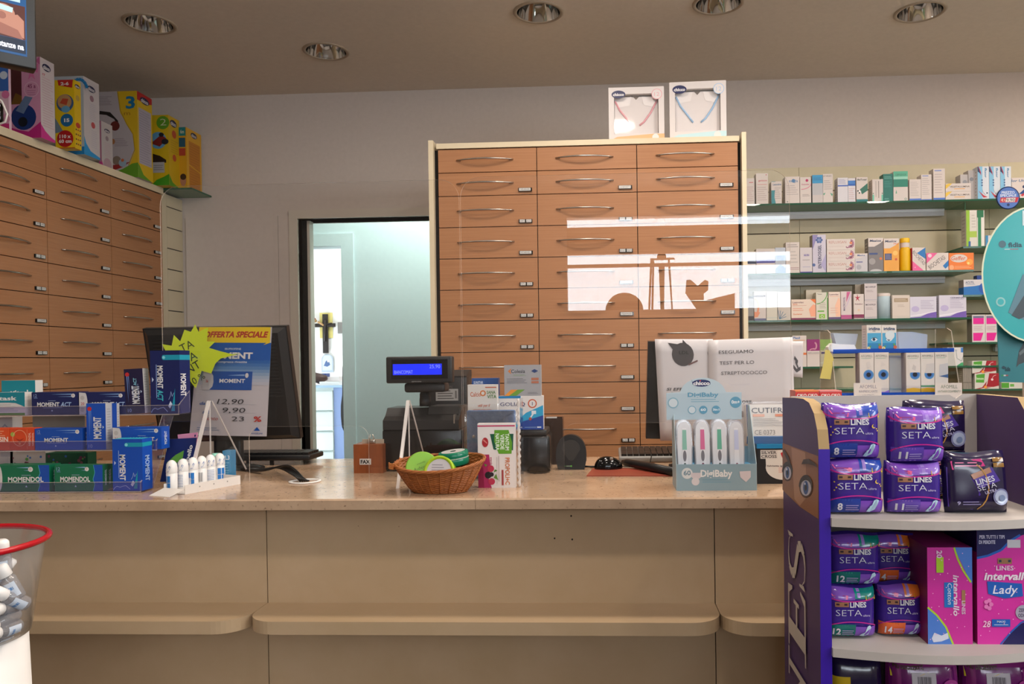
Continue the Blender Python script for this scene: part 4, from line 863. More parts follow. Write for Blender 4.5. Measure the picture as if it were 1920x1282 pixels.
o = rr_.build('ribbon_roll', None, c, (radians(4), radians(-6), 0)); tag(o, 'dark green satin ribbon roll standing at the back of the basket', 'ribbon')
# ================================================================ scanner, mouse, pad, keyboard, handset
sc = empty('barcode_scanner', 'black oval barcode scanner standing upright on its stand', 'scanner', (X_(1070, 2.40), 2.40, ZT))
def oval(mb, hw, hh, z0, y0, y1, m, pw=1.0, n=28):
    pts = []
    for i in range(n+1):
        a = pi*i/n; pts.append((hw*cos(a)*(1-.0), z0+hh*sin(a)**.85))
    pts = [(hw*.86, 0), (hw, z0*.6)]+pts+[(-hw, z0*.6), (-hw*.86, 0)]
    mb.prism(pts, y0, y1, m)
hw = (X_(1098,2.4)-X_(1041,2.4))/2; H = Z_(1070, 815, 2.4)-ZT
mb = MB(); oval(mb, hw, H-.045, .045, 0, .035, 'black_plastic'); bo = mb.build('body', sc)
bv = bo.modifiers.new('b', 'BEVEL'); bv.width = .008; bv.segments = 3; bv.limit_method = 'ANGLE'; bv.angle_limit = radians(40)
mb = MB(); pts = [(hw*.62*cos(pi*i/16), .062+.030*sin(pi*i/16)) for i in range(17)]+[(-hw*.45,.05),(-.008,.030),(0,.027),(.008,.030),(hw*.45,.05)]; mb.prism(pts, -.002, .001, 'dark_grey'); mb.build('scan_window', sc)
mb = MB(); Art(mb, (-hw*.5,0,.008), (1,0,0), (0,0,1), .026, .006, e=.0006).run([('p',[(0,.5),(.35,.62),(.35,.42)],'#5fb040'), ('r',.35,.3,.8,.7,'#8a9a84'), ('c',.9,.5,.1,'#5fb040')]); mb.build('badge', sc)
mb = MB(); mb.tube([(.03,.03,.006),(.06,.035,.004),(.085,.03,.004)], .003, 'cable', 8); mb.build('cable', sc)
p = [on(1100, 893), on(1112, 879), on(1262, 879), on(1262, 893)]
mb = MB(); mb.prismz([(q.x, q.y) for q in p], ZT, ZT+.003, '#a04a38'); o = mb.build('mouse_pad'); tag(o, 'red mouse mat on the counter left of the thermometer display', 'mouse mat')
mp = on(1141, 883); ms = empty('computer_mouse', 'glossy black computer mouse lying on the red mat', 'mouse', (mp.x, mp.y+.035, ZT+.003), radians(12))
bm = bmesh.new(); bmesh.ops.create_uvsphere(bm, u_segments=28, v_segments=16, radius=1)
for v in bm.verts:
    x, y, z = v.co; v.co = Vector((x*.044*(1-.0*y), y*.030, max(z, -.12)*.034*(1-.12*x)+.004))
mb = MB(); mb.bm(bm, 'black_gloss', True); mb.build('shell', ms)
mb = MB(); mb.rbox(-.004, .006, -.003, .003, .030, .0395, .002, '#8f887c'); mb.build('scroll_wheel', ms, (.004, -.008, -.001), (radians(20), 0, 0))
mb = MB(); mb.tube([(.043,-.0,.006),(.07,-.012,.004),(.10,-.014,.003),(.125,-.002,.004),(.14,.03,.012),(.15,.05,.03)], .0016, 'cable', 6); mb.build('cable', ms)
kY = 2.545
kb2 = keyboard('computer_keyboard', 'grey computer keyboard with black keys behind the mouse', X_(1160, kY), X_(1340, kY), kY, ZT+.002, .15, '#8b8986', 'black_plastic', radians(6), 15)
mb = MB(); mb.box(0, .03, -.0006, .0, 0, .006, '#d8d4d0'); mb.build('sticker', kb2, (.04, .001, .006))
mb = MB(); hs = [on(1168, 876), on(1262, 893)]
a, b = hs; mb.tube([a+Vector((0,0,.016)), a+(b-a)*.1+Vector((0,0,.017)), a+(b-a)*.6+Vector((0,0,.016)), b+Vector((0,0,.013))], [.008,.012,.013,.013], 'black_plastic', 12); o = mb.build('phone_handset'); tag(o, 'black bar shaped handset lying beside the mouse on the counter', 'handset')
# ================================================================ right monitor with paper notices
RY = 2.41
m2 = empty('computer_monitor', 'black computer monitor hidden behind white paper notices', 'monitor', (X_(1330, RY), RY, ZT))
L0 = Vector(m2.location)
q = [aY(1215, 640, RY-.03), aY(1478, 640, RY-.03), aY(1474, 828, RY), aY(1211, 822, RY)]
mb = MB(); hexa(mb, loc(*q), .035, 'till_dark'); mb.build('casing', m2)
mb = MB(); mb.rbox(-.03,.03,.0,.03,0,.10,.005,'black_plastic'); mb.build('stand_neck', m2, (0,.035,.01)); mb = MB(); mb.lathe([(0,.012),(.09,.01),(.12,.003),(.12,0)], 'black_plastic', 36, sc=(1,.7)); mb.build('stand_base', m2, (0,.06,0))
def sheet(name, lab, quad, Y, ops, base='#c9c3c4', lean=.02, curl=.0012):
    a, b, c, d = [aY(x, y, Y) for x, y in quad]; c += Vector((0,-lean,0)); d += Vector((0,-lean,0)); mb = MB()
    A = Art(mb, a, (1,0,0), (0,0,1), 1, 1, e=.0008); A.n = Vector((0,-1,0))
    A.warp = lambda u, v: a*(1-u)*(1-v)+b*u*(1-v)+c*u*v+d*(1-u)*v+Vector((0, -curl*sin(u*pi*1.5)*.5, 0))
    A.k = 0; A.grid(0,0,1,1,base,8); A.k = 1; A.run(ops); o = mb.build(name); sm = o.modifiers.new('s', 'SOLIDIFY'); sm.thickness = -.0003
    return tag(o, lab, 'notice', 'paper notices on the right monitor')
blob = [(.47+.19*cos(radians(t)), .85+.115*sin(radians(t))) for t in range(0, 360, 20)]
sheet('paper_notice', 'paper notice with a black horned blob marked LDL on the right monitor', [(1238,826),(1345,826),(1335,636),(1227,636)], RY-.036,
  [('p',blob,'#474243'), ('p',[(.30,.90),(.22,.965),(.40,.95)],'#474243'), ('p',[(.47,.95),(.48,.995),(.57,.94)],'#474243'), ('cu',[(.56,.75),(.64,.77),(.72,.79)],.008,'#6a4a48'), ('t','LDL',.49,.87,.032,'#0c0b0b',{'b':.01,'w':.17}), ('cu',[(.98,.93),(.92,.90),(.90,.86),(.92,.83),(.95,.86),(.97,.82),(1,.85)],.005,'#8a8586'), ('t','SI EFF',.30,.51,.030,'#3d3b3c',{'b':.01,'w':.27,'i':.2}), ('t','MISU',.27,.435,.030,'#3d3b3c',{'b':.02,'w':.22})])
sheet('paper_notice', 'large paper notice in capital letters on the right monitor', [(1330,838),(1492,838),(1483,632),(1326,638)], RY-.0385,
  [('t','ESEGUIAMO',.33,.885,.032,'#343133',{'b':.0,'w':.41}), ('t','TEST PER LO',.335,.785,.032,'#4f4c4e',{'b':.0,'w':.41}), ('t','STRETOCOCCO'.replace('STRETO','STREPTO'),.42,.69,.032,'#4f4c4e',{'b':.0,'w':.54}), ('r',.22,.28,.60,.335,'#575153'), ('t','INDOLORE',.35,.42,.026,'#3d3b3c',{'b':.02,'w':.3})])
sheet('paper_notice', 'narrow paper notice with a microscope drawing at the edge of the right monitor', [(1484,706),(1505,708),(1505,640),(1483,640)], RY-.04,
  [('cu',[(.15,.30),(.45,.18),(.8,.26)],.05,'#4f4c4e'), ('cu',[(.35,.45),(.6,.25)],.04,'#4f4c4e'), ('cu',[(.25,.55),(.55,.42)],.05,'#4f4c4e')], lean=.005)
# ================================================================ thermometer counter display
dY = 2.04
f0 = on(1268, 920)
td = empty('counter_display', 'light blue card counter display holding clear thermometer cases', 'display stand', (X_(1268, f0.y), f0.y, ZT), 0)
S0 = Vector(td.location); W = X_(1417, f0.y)-S0.x; hT = Z_(1340, 870, f0.y)-ZT; D = .115
CB, CB2 = '#8ba5b2', '#b3c3cb'
mb = MB(); mb.box(0, W, 0, .002, 0, hT, CB, {'f': CB}); Art(mb, (0,0,0), (1,0,0), (0,0,1), W, hT).run([('t','DigiBaby',.50,.66,.26,'#e4e4e4',{'b':.03,'w':.40}), ('c',.13,.66,.07,'#d3d8da'), ('t','60',.13,.68,.18,'#5f8294',{'w':.09}), ('p',[(.17,.68),(.30,.68),(.30,.5),(.25,.4),(.19,.5)],'#cfc6cc'), ('c',.235,.35,.05,'#d3cdd2'), ('p',[(.79,.72),(.93,.74),(.93,.5),(.87,.32),(.80,.5)],'#cfc6cc'), ('l',.32,.28,.68,.46,2,'#76a0b4')]); mb.build('front_lip', td)
mb = MB(); mb.prismx([(0,0),(0,hT),(D*.75,Z_(1255,735,f0.y+D)-ZT),(D,Z_(1255,735,f0.y+D)-ZT),(D,0)], -.0015, 0, '#9fb4bc'); mb.build('side_wing', td)
mb = MB(); mb.prismx([(0,0),(0,hT),(D*.75,Z_(1255,760,f0.y+D)-ZT),(D,Z_(1255,760,f0.y+D)-ZT),(D,0)], W, W+.0015, '#9fb4bc'); mb.build('side_wing', td)
mb = MB(); mb.box(0, W, .002, D, hT-.012, hT-.010, '#5fa0c8'); mb.box(0, W, D-.002, D, 0, .10, CB); mb.build('tray_insert', td)
hy = .060; HY = f0.y+hy; p_ = lambda x, y: (X_(x, HY)-S0.x, Z_(x, y, HY)-ZT)
out = [p_(1250,787), p_(1250,737), p_(1276,735)]+[p_(1319-42*cos(radians(t)), 737-29*sin(radians(t))) for t in range(15, 166, 15)]+[p_(1362,735), p_(1391,735), p_(1391,786)]
mb = MB(); mb.prism(out, hy, hy+.002, CB2); hx0, hz0 = p_(1250,787); hx1, hz1 = p_(1391,706)
Art(mb, (hx0,hy,hz0), (1,0,0), (0,0,1), hx1-hx0, hz1-hz0).run([('r',0,.0,1,.62,'#abbdc7'), ('p',[(.34,.95)]+arc(.47,.86,.125,.085,160,20,6)+arc(.47,.86,.125,.085,-20,-160,6),'#20285c'), ('t','chicco',.47,.86,.085,'#e4e0e0',{'b':.04,'w':.22}), ('c',.455,.915,.009,'#c83a44'), ('t','DigiBaby',.49,.59,.10,'#5b93ae',{'b':.03,'w':.41}), ('l',.33,.40,.70,.50,2,'#7ba3b5'),
  ('c',.09,.40,.072,'#7fa5b6'), ('c',.09,.40,.058,'#c4cdd2'), ('c',.92,.40,.075,'#5b93ae'), ('t','0m+',.92,.41,.08,'#e4e4e4',{'b':.02,'w':.11}), ('c',.34,.23,.055,'#6f9fb5'), ('c',.34,.23,.045,'#c4cdd2'), ('c',.49,.23,.055,'#5b93ae'), ('t','60',.49,.235,.06,'#dfe4e6',{'w':.07}), ('c',.66,.23,.055,'#5b93ae'), ('t','3in1',.66,.235,.05,'#dfe4e6',{'w':.085})])
mb.build('header_card', td)
mat('case_white', '#c9c7cb', .25); clear('case_clear', rough=.05, haze=.30, hazecol='#d8d6dc')
xs_ = [1284, 1318, 1350, 1382]; tops = [787, 786, 785.5, 787]; cc = [('#7fb0a0','#3d4a44'), ('#c8608c','#6a2440'), ('#5fa48c','#3d4a44'), ('#b8bcd8','#7a3048')]
tn = ['first', 'second', 'third', 'fourth']; dn = ['front', 'second', 'third']
cnt = 0
for i in range(4):
    for k in range(3):
        Yk = f0.y+.012+k*.0155; h = Z_(xs_[i], tops[i], f0.y+.012)-(ZT+.004); wv = .0225
        xc = X_(xs_[i], f0.y+.012)-.0
        th = empty('thermometer_case', ['clear case with a green thermometer', 'clear case with a pink thermometer', 'clear case with a mint thermometer', 'clear case with a lilac thermometer'][i]+', %s column from the left, %s' % (tn[i], ['at the front', 'behind the front one', 'at the back'][k]), 'thermometer', (xc, Yk, ZT+.004), 0, 'thermometer cases in the counter display')
        th.rotation_euler = (radians(-7), 0, 0); hw = wv/1.0*.92
        pts = [(hw*.75, 0), (hw*.9, h*.15), (hw, h*.6), (hw*.95, h*.86)]+[(hw*.95*cos(a_), h*.86+h*.14*sin(a_)) for a_ in [pi*j/10 for j in range(1, 10)]]+[(-hw*.95, h*.86), (-hw, h*.6), (-hw*.9, h*.15), (-hw*.75, 0)]
        mb = MB(); mb.prism(pts, .0, .0135, 'case_clear', None); mb.build('clear_case', th)
        mb = MB(); mb.prism([(x*.86, z*.94+h*.03) for x, z in pts], -.0012, -.0002, 'case_white')
        A = Art(mb, (-hw,-.0012,0), (1,0,0), (0,0,1), 2*hw, h)
        ops = [('p', [(.40,.12),(.60,.12),(.66,.35),(.62,.88),(.38,.88),(.34,.35)], '#d6d4d8'), ('p', [(.36,.56),(.64,.56),(.62,.85),(.38,.85)], cc[i][0]), ('c', .5, .27, .13, cc[i][1], .10), ('t','60',.5,.27,.09,'#b8b0b4',{'r':90,'w':.10})]
        if i < 3: ops.append(('c', .5, .47, .11, '#6f6a70', .08))
        if k == 0: A.run(ops)
        mb.build('thermometer', th)
# boxes right of the display
wy = 2.10
carton('medicine_box', 'black and white bandage carton with a red hand on the counter', 1420, 1500, 833, wy+.0, ZT, .10, '#1b1c20', [('p',[(0,.90),(1,.90),(1,1),(0,1)],'#1c7cb0'), ('p',[(.45,.86),(1,.88),(1,.12)]+arc(.62,.42,.42,.32,270,170,8)+[(.2,.7),(.25,.84)],'#d8d0c8'), ('r',.08,.64,.48,.86,'#cfc6be'), ('t','SILVER',.28,.80,.075,'#3c3436',{'w':.36}), ('t','CROSS',.28,.70,.075,'#3c3436',{'w':.36}), ('p',[(.55,.78),(.66,.84),(.62,.70),(.75,.68),(.6,.64)],'#c02a34'), ('t','Salvietta igienizzante',.58,.46,.04,'#5a4c50',{'w':.7}), ('l',.5,.28,.85,.42,4,'#cf7f74')], left=[('r',0,.0,1,.9,'#15161a'), ('r',0,.9,1,1,'#1c7cb0')], top=[('r',0,0,1,1,'#2a93c4')], rz=0)
cz2 = aY(1450, 833, wy).z
cf = empty('plaster_pack', 'blue and white film wrapped pack lying on the bandage carton', 'pack', (X_(1398, wy+.01), wy+.012, cz2+.001))
W = X_(1500, wy)-cf.location.x; h = Z_(1440, 760, wy)-cz2
mb = MB(); mb.prismx([(0,.004),(.002,.018),(.02,h),(.055,h-.004),(.065,.012),(.06,.002),(.01,0)], .006, W, '#d2ccc8'); mb.prismx([(-.0006,.003),(-.0006,.018),(.002,.020),(.01,.0),(.0,.0)], .004, W, '#1d5a92')
A = Art(mb, (.006,.002,.018), (1,0,0), Vector((0,.018,h-.018)).normalized(), W-.006, math.hypot(.018,h-.018), e=.0006); A.run([('r',0,0,.06,1,'#26386e'), ('t','CUTIFREE',.50,.82,.17,'#4a4f60',{'b':.0,'w':.80}), ('r',.12,.62,.35,.70,'#d8a898'), ('r',.56,.62,.8,.70,'#cf8060'), ('l',.12,.32,.75,.58,5,'#a8a4a6'), ('t','CE 0373',.34,.14,.15,'#6a6668',{'b':-.01,'w':.4})])
mb.build('pack', cf)
mb = MB(); mb.prismx([(-.003,.0),(-.003,.02),(.018,h+.002),(.058,h-.001),(.068,.012),(.064,.0)], .002, W+.002, 'film'); mb.build('film_wrap', cf)
# ================================================================ glass shelves on the right
FY = 4.33; SZ = [1.3+.847, 1.3+.468, 1.3+.212, 1.3-.044, 1.3-.168]
def sY(y, x): return aY(x, y, FY).z
mat('alu', '#b9b7b4', .35, metal=.6); mat('strip_diffuser', '#cfcfd2', .4)
xe = SX0+.012
sh_x = [(xe, 3.2), (xe, aY(1826, 512, FY).x), (xe, aY(1822, 602, FY).x), (xe, aY(1600, 690, FY).x), (xe, aY(1700, 728, FY).x)]
sl_ = ['top', 'second', 'third', 'fourth', 'lowest']
def shelf(lab, x0, x1, z, rail=None, back=YB-.021):
    s = empty('glass_shelf', lab, 'shelf', (x0, FY, z), 0, 'green glass wall shelves')
    mb = MB(); mb.box(0, x1-x0, 0, back-FY, -.010, 0, 'shelf_glass', {'f':'shelf_glass_edge','l':'shelf_glass_edge','r':'shelf_glass_edge'}); mb.build('glass_pane', s)
    if rail:
        mb = MB(); r0, r1 = rail[0]-x0, rail[1]-x0; yb = back-FY
        mb.box(r0, r1, yb-.05, yb-.001, -.026, -.011, 'alu').box(r0, r1, yb-.045, yb-.012, -.05, -.026, 'strip_diffuser'); mb.build('light_strip', s)
    return s
rx1 = aY(1768, 400, YB-.05).x
for i in range(5): shelf('%s long green glass shelf on the beige wall panel' % sl_[i], sh_x[i][0], sh_x[i][1], SZ[i], (xe+.002, rx1) if i < 3 else None)
RZ = [sY(461, 1850), sY(552, 1850), sY(641, 1850), sY(685, 1850), sY(729, 1850)]
rx = aY(1806, 460, FY).x; rr1 = aY(1862, 470, YB-.05).x
for i in range(5): shelf('%s green glass shelf of the narrow stack behind the round turquoise sign' % sl_[i], [rx, rx, aY(1778,641,FY).x, aY(1774,685,FY).x, aY(1803,729,FY).x][i], 3.2, RZ[i], (rr1, 3.15) if i < 3 else None)
mb = MB(); gx = aY(1806, 430, FY+.05).x; mb.box(gx-.004, gx, FY+.02, YB-.021, RZ[0]+.0005, SZ[0]-.011, 'plexi_soft', {'f':'shelf_glass_edge'}); tag(mb.build('glass_divider'), 'upright glass divider between the top shelf and the narrow shelves', 'divider')
# cartons: (x0, x1, ytop, base colour, label, art, [depth], [extra])
SHG = ['cartons on the top glass shelf', 'cartons on the second glass shelf', 'cartons on the third glass shelf', 'cartons on the fourth glass shelf']
Wh = '#cfc3bd'
def row(shelf_i, items, z=None, grp=None, Yf=FY+.006):
    z = SZ[shelf_i] if z is None else z
    for it in items:
        x0, x1, yt, col, lab, art = it[:6]; ex = it[6] if len(it) > 6 else {}
        Yv = Yf+ex.get('dy', 0); zz = z+ex.get('dz', 0)+.0003
        carton(ex.get('n', 'medicine_box'), lab, x0, x1, yt, Yv, zz, ex.get('d', .06), col, art, left=ex.get('left', [('l',.2,.1,.8,.9,8,'#b3a8a2')]), group=grp or SHG[shelf_i], h=ex.get('h'))
T = lambda s, u, v, h, c, **k: ('t', s, u, v, h, c, k)
row(0, [
 (1398,1415,334,Wh,'white carton with red print at the left end of the top glass shelf',[('r',.4,.82,.85,.85,'#c05a5a'),('l',.1,.1,.9,.7,8,'#b59a98')]),
 (1418,1440.5,325,Wh,'tall white carton with a red heading, second from the left on the top shelf',[('l',.12,.62,.9,.66,1,'#c86a6a'),T('gaviscon',.55,.77,.06,'#c04a50',w=.7),('l',.1,.1,.9,.58,7,'#b8a4a0'),('c',.85,.95,.05,'#c05a5a')]),
 (1446.5,1466,340,Wh,'small white and teal carton on the top shelf, third from the left',[('p',[(0,0),(.42,0),(.30,.3),(.36,.6),(0,.6)],'#0d7f8a'),T('Lassoine',.55,.87,.09,'#1c5a86',b=.02,w=.8),('l',.3,.2,.9,.75,6,'#a9a09c'),('r',0,.98,.4,1,'#0d7f8a')]),
 (1472.5,1499.5,331,Wh,'white carton with a round blue dot in its heading on the top shelf',[T('mogla',.58,.84,.10,'#4a78a4',b=.01,w=.62),('c',.58,.84,.13,'#4a78a4'),('l',.1,.3,.9,.7,5,'#b0a6a4'),('c',.15,.06,.05,'#8a8480')]),
 (1500.5,1521,332,Wh,'white carton with a crimson dot and pink swoosh on the top shelf',[('c',.63,.87,.13,'#b01c58'),('cu',arc(.1,.75,.9,.22,-90,0,8),.03,'#d07088'),T('Dolcifer',.5,.72,.05,'#b04a70',w=.7),('l',.2,.25,.85,.35,2,'#8f8584')]),
 (1523.5,1543,328,'#b1b0b4','grey carton with a bright blue band on the top shelf',[('r',0,.70,1,1,'#2f8fc0'),('l',.1,.80,.9,.92,2,'#1c5f96'),('r',0,0,1,.28,'#c3b9b6')]),
 (1543.5,1562,326,Wh,'white carton with green leaves and a pale heading on the top shelf',[T('ATARAX',.45,.93,.06,'#6a625e',b=0,w=.85),('p',[(.0,.32),(.25,.36),(.1,.26)],'#4f9a78'),('p',[(.7,.35),(.98,.30),(.9,.22)],'#4f9a78'),('l',.1,.45,.9,.8,5,'#a8a09c')],{'dy':.012}),
 (1571,1590,333,'#cfcbd0','white carton with a blue line, left of a pair on the top shelf',[('r',0,.64,1,.70,'#5a70b8'),('l',.1,.75,.8,.95,4,'#8f90b8')]),
 (1590.5,1604,334,'#cfcbd0','white carton with a blue gradient bar, right of a pair on the top shelf',[('r',0,.68,1,.90,'#3f78c0'),('r',0,.68,1,.76,'#2a5cae'),('l',.1,.1,.9,.6,6,'#c9a8a8')]),
 (1606,1627,332,Wh,'white carton with a diagonal dark green pipe picture on the top shelf',[('p',[(.3,.50),(1,.75),(1,.45),(.5,.30)],'#2a6a58'),('c',.28,.40,.14,'#dcd8d6'),('c',.14,.44,.07,'#1c2a28'),('c',.26,.36,.07,'#1c2a28'),('r',0,0,1,.10,'#0d6f74'),T('BeTotal',.5,.90,.07,'#2a3a3a',b=.02,w=.8)]),
 (1636,1656,336,Wh,'white carton with two green squares and sideways print on the top shelf',[('r',0,.0,.16,.30,'#6ab8a0'),('r',.84,0,1,.30,'#6ab8a0'),('c',.08,.36,.05,'#0d6a5c'),('c',.92,.36,.05,'#0d6a5c'),('r',.3,.2,.34,.92,'#8a8078'),('r',.55,.15,.62,.92,'#8a8078')]),
 (1656.5,1674.5,326,'#0b6a5e','dark green carton on the top shelf left of the green and white one',[('l',.1,.82,.9,.92,2,'#6fb0a4'),('l',.1,.5,.8,.75,4,'#3a8a7e'),('l',.1,.05,.6,.12,2,'#6fb0a4')]),
 (1675.5,1702.5,321,Wh,'green and white carton with a drop sign, tallest green one on the top shelf',[('r',0,.82,1,1,'#4fa888'),('r',0,.47,1,.73,'#0b7a64'),('r',0,.73,1,.82,'#8fc8b4'),T('CEFODOX',.52,.885,.07,'#2a6a58',b=.01,w=.76),('p',[(.14,.25),(.24,.25),(.19,.38)],'#4f9a78'),('c',.84,.06,.08,'#1c7a5c'),('c',.84,.06,.055,Wh)]),
 (1705.5,1727,336,Wh,'short white carton with a blue foot line, lowest of three rising ones',[('r',0,0,1,.09,'#4a70c0'),('l',.1,.2,.8,.9,9,'#b3a9a6')]),
 (1727.5,1747,327,Wh,'mid height white carton of the three rising ones on the top shelf',[('r',0,0,1,.04,'#4a70c0'),('r',.12,.93,.7,.96,'#6a80c0'),('l',.1,.2,.8,.88,9,'#b3a9a6')]),
 (1750.5,1772,316,Wh,'tallest white carton of the three rising ones on the top shelf',[('r',0,0,1,.07,'#4a70c0'),('r',.1,.92,.7,.95,'#6a80c0'),('l',.1,.2,.8,.86,8,'#b8aaa8')]),
 (1801,1815,327,'#b5aeac','pale grey upright carton behind the pharmacy cream boxes on the top shelf',[('c',.6,.7,.3,'#8a8a90')],{'dy':.03}),
 (1816,1831,319,'#bcb4b2','pale grey tall carton left of the light blue trio on the top shelf',[('r',.75,.05,.95,.95,'#cfc9c6'),('c',.4,.7,.25,'#8a8a90')],{'dy':.03}),
 (1897,1930,333,Wh,'wide white carton with blue and red ribbon at the right end of the top shelf',[T('lor Uni',.40,.86,.12,'#3f6a94',b=.02,w=.8,i=.2),('c',.70,.55,.09,'#16305a'),('p',[(.4,.2),(.6,.35),(.9,.6),(1,.6),(.7,.2)],'#16407e'),('p',[(.5,.15),(1,.4),(1,.28),(.6,.08)],'#c0303a')]),
])
for k, (a, b, nm) in enumerate([(1833.5,1854.5,'left'),(1855,1875.5,'middle'),(1876,1896,'right')]):
    row(0, [(a,b,312,'#cfd4dc','light blue and white toothpaste like carton, %s of three on the top shelf' % nm,[('r',0,0,.42,1,'#7fb8d8'),('p',[(.0,.98),(.3,.72),(.3,.82),(.1,1)],'#b02038'),('p',[(0,1),(.05,1),(.25,.78),(.0,.85)],'#16305a'),T('fluor',.72,.80,.20,'#1f78a8',r=-90,w=.3),('c',.38,.58,.08,'#4a6a94'),('c',.38,.50,.08,'#4a6a94'),('c',.38,.42,.08,'#4a6a94'),('p',[(.05,.26),(.5,.12),(.9,.05),(.5,.04),(.3,.14)],'#b83040'),('p',[(.35,.32),(.55,.16),(.75,.10),(.45,.22)],'#1a2f5c'),('c',.82,.18,.07,'#1a2f5c')])])
hv = (sY(343,1800)-SZ[0])/2
for k in (0, 1):
    row(0, [(1773,1820.5,343,Wh,'flat white and yellow carton, %s of two on the top shelf' % ('upper' if k else 'lower'),[('p',[(.0,.30),(0,.85),(.12,1),(.26,1)],'#e0b83c'),T('VEGETALLUMINA',.56,.60,.20,'#4a3a30',b=.01,w=.78),('r',.34,.28,.76,.36,'#e0a040')],{'h':hv-.0006,'dz':k*hv})])
row(1, [
 (1399,1417.5,472,Wh,'white carton with a dark band at the left end of the second shelf',[('r',0,.45,1,.62,'#2a3550')]),
 (1418.5,1453.5,466,Wh,'wide white carton with a violet band on the second shelf',[('r',0,.42,1,.56,'#4a4a96'),('l',.1,.62,.9,.92,4,'#a8a2ae')]),
 (1454,1473,464,'#b9bfcb','white and blue carton with a wavy foot on the second shelf',[('r',0,.48,1,.70,'#4a6a94'),('p',[(0,0),(0,.18),(.5,.35),(1,.22),(1,0)],'#4a6f96')]),
 (1474,1499.5,454,Wh,'tall cream carton with small grey heading on the second shelf',[('l',.1,.82,.9,.95,2,'#8f8784'),('r',.05,.16,.95,.18,'#a8888a'),('r',.05,.11,.95,.13,'#a8888a'),('l',.15,.3,.85,.75,4,'#b8aeaa')],{'dy':.004}),
 (1500.5,1523,464,'#c9c0c2','white carton with violet scribble and violet foot on the second shelf',[('r',0,0,1,.04,'#4a3a96'),T('NURA',.55,.70,.09,'#4a3a96',b=.02,w=.45,i=.3),('l',.2,.48,.8,.54,1,'#8f8784'),('l',.2,.2,.85,.26,1,'#9a98b8')]),
 (1524,1549,440,'#c3bccb','tall lilac and white carton with a blue flower and upright lettering on the second shelf',[('p',[(0,.6),(.4,1),(0,1)],'#8a80ae'),('p',[(.6,.2),(1,.5),(1,0)],'#a8a0c4')]+[('c',.5+.18*cos(i*1.05),.86+.06*sin(i*1.05),.09,'#4a5f94') for i in range(6)]+[('c',.5,.86,.08,'#6a80b4'),T('ENTEROSGEL',.52,.42,.24,'#3c3f5c',r=90,b=.02,w=.62),('c',.08,.2,.12,'#4a5f94')],{'left':[('r',0,0,1,1,'#8a7f76')]}),
 (1603.5,1627,475,'#bdb8bc','small grey and white carton, first of the three related ones on the second shelf',[('p',[(0,.7),(.6,.8),(1,.95),(1,1),(0,1)],Wh),T('Maalox',.5,.90,.10,'#3a5f94',b=.02,w=.62,i=.2),('r',.1,.50,.6,.56,'#6a6a94'),('c',.3,.25,.2,'#a3a0a6')]),
 (1628.5,1656.5,446,'#77706f','grey carton with white top on the second shelf, middle of the three related ones',[('p',[(0,.74),(.4,.74),(.8,.84),(1,.92),(1,1),(0,1)],Wh),T('Maalox',.5,.92,.065,'#2f3c5c',b=.03,w=.78,i=.2),('r',.05,.50,.62,.555,'#3c4a7c'),('c',.83,.38,.09,'#d0703a'),('c',.25,.30,.22,'#9a9492'),('c',.5,0,.4,'#b8b4b4',.07)]),
 (1657.5,1686,447,'#dd9a3c','orange carton with white top on the second shelf, right of the grey one',[('p',[(0,.70),(.4,.70),(.8,.80),(1,.88),(1,1),(0,1)],Wh),T('Maalox',.48,.92,.065,'#2f3c5c',b=.03,w=.76,i=.2),T('Plus',.8,.84,.04,'#d06038',w=.3,i=.2),('r',.06,.34,.52,.54,'#4a4a6e'),('l',.1,.37,.48,.52,4,'#8a8aa4'),('c',.80,.36,.08,'#c05030'),('c',.75,.55,.16,'#e8b860')]),
 (1711,1735.5,464,Wh,'upright white carton with blue and pink corners on the second shelf',[('p',[(.35,.76),(1,1),(1,.50)],'#1f70b4'),('p',[(0,0),(0,.42),(.85,0)],'#dd5a90'),T('BIOCHETASI',.50,.56,.16,'#5a5654',r=-48,b=0,x=.62,hw=1),('c',.2,.14,.05,'#e8a0c0')],{'left':[('r',0,0,1,1,'#b02048')]}),
 (1737.5,1778.5,474,Wh,'wide white carton with pink corner and diagonal lettering on the second shelf',[('p',[(0,1),(0,.40),(.5,1)],'#dd5a90'),('c',.15,.85,.09,'#e8c0d0'),T('BIOCHETASI',.46,.46,.26,'#55514f',r=35,b=0,x=.55),('p',[(1,.58),(.74,.25),(.86,.08),(1,.25)],'#1f70b4')]),
 (1779.5,1826,474,'#e0762c','orange carton with a white oval at the right end of the second shelf',[('c',.40,.68,.34,Wh,.24),T('Geffer',.38,.70,.24,'#c05a2c',b=.01,w=.58,i=.2),('c',.83,.45,.13,'#e89a3c'),('c',.78,.38,.05,'#f0d080'),('c',.1,.15,.1,'#e8a070'),('l',.22,.08,.9,.25,2,'#f0b080')]),
])
hR = (sY(447.5,1575)-SZ[1])/3
for k in range(3): row(1, [(1550.5,1603,448,Wh,'flat white carton with a stomach drawing, %s of three stacked on the second shelf' % ['lowest','middle','topmost'][k],[T('REFLUXSAN',.38,.72,.26,'#b06a5c',b=-.01,w=.62),('cu',arc(.86,.55,.07,.30,100,-150,8),.045,'#a06a80'),('cu',[(.84,.28),(.72,.18),(.68,.30)],.02,'#a06a80'),('c',.86,.62,.05,'#d0805a'),T('Stick' if k < 2 else '',.74,.5,.16,'#9a9694',w=.14,i=.2),('l',.06,.3,.62,.34,1,'#b8928c')],{'h':hR-.0006,'dz':k*hR})])
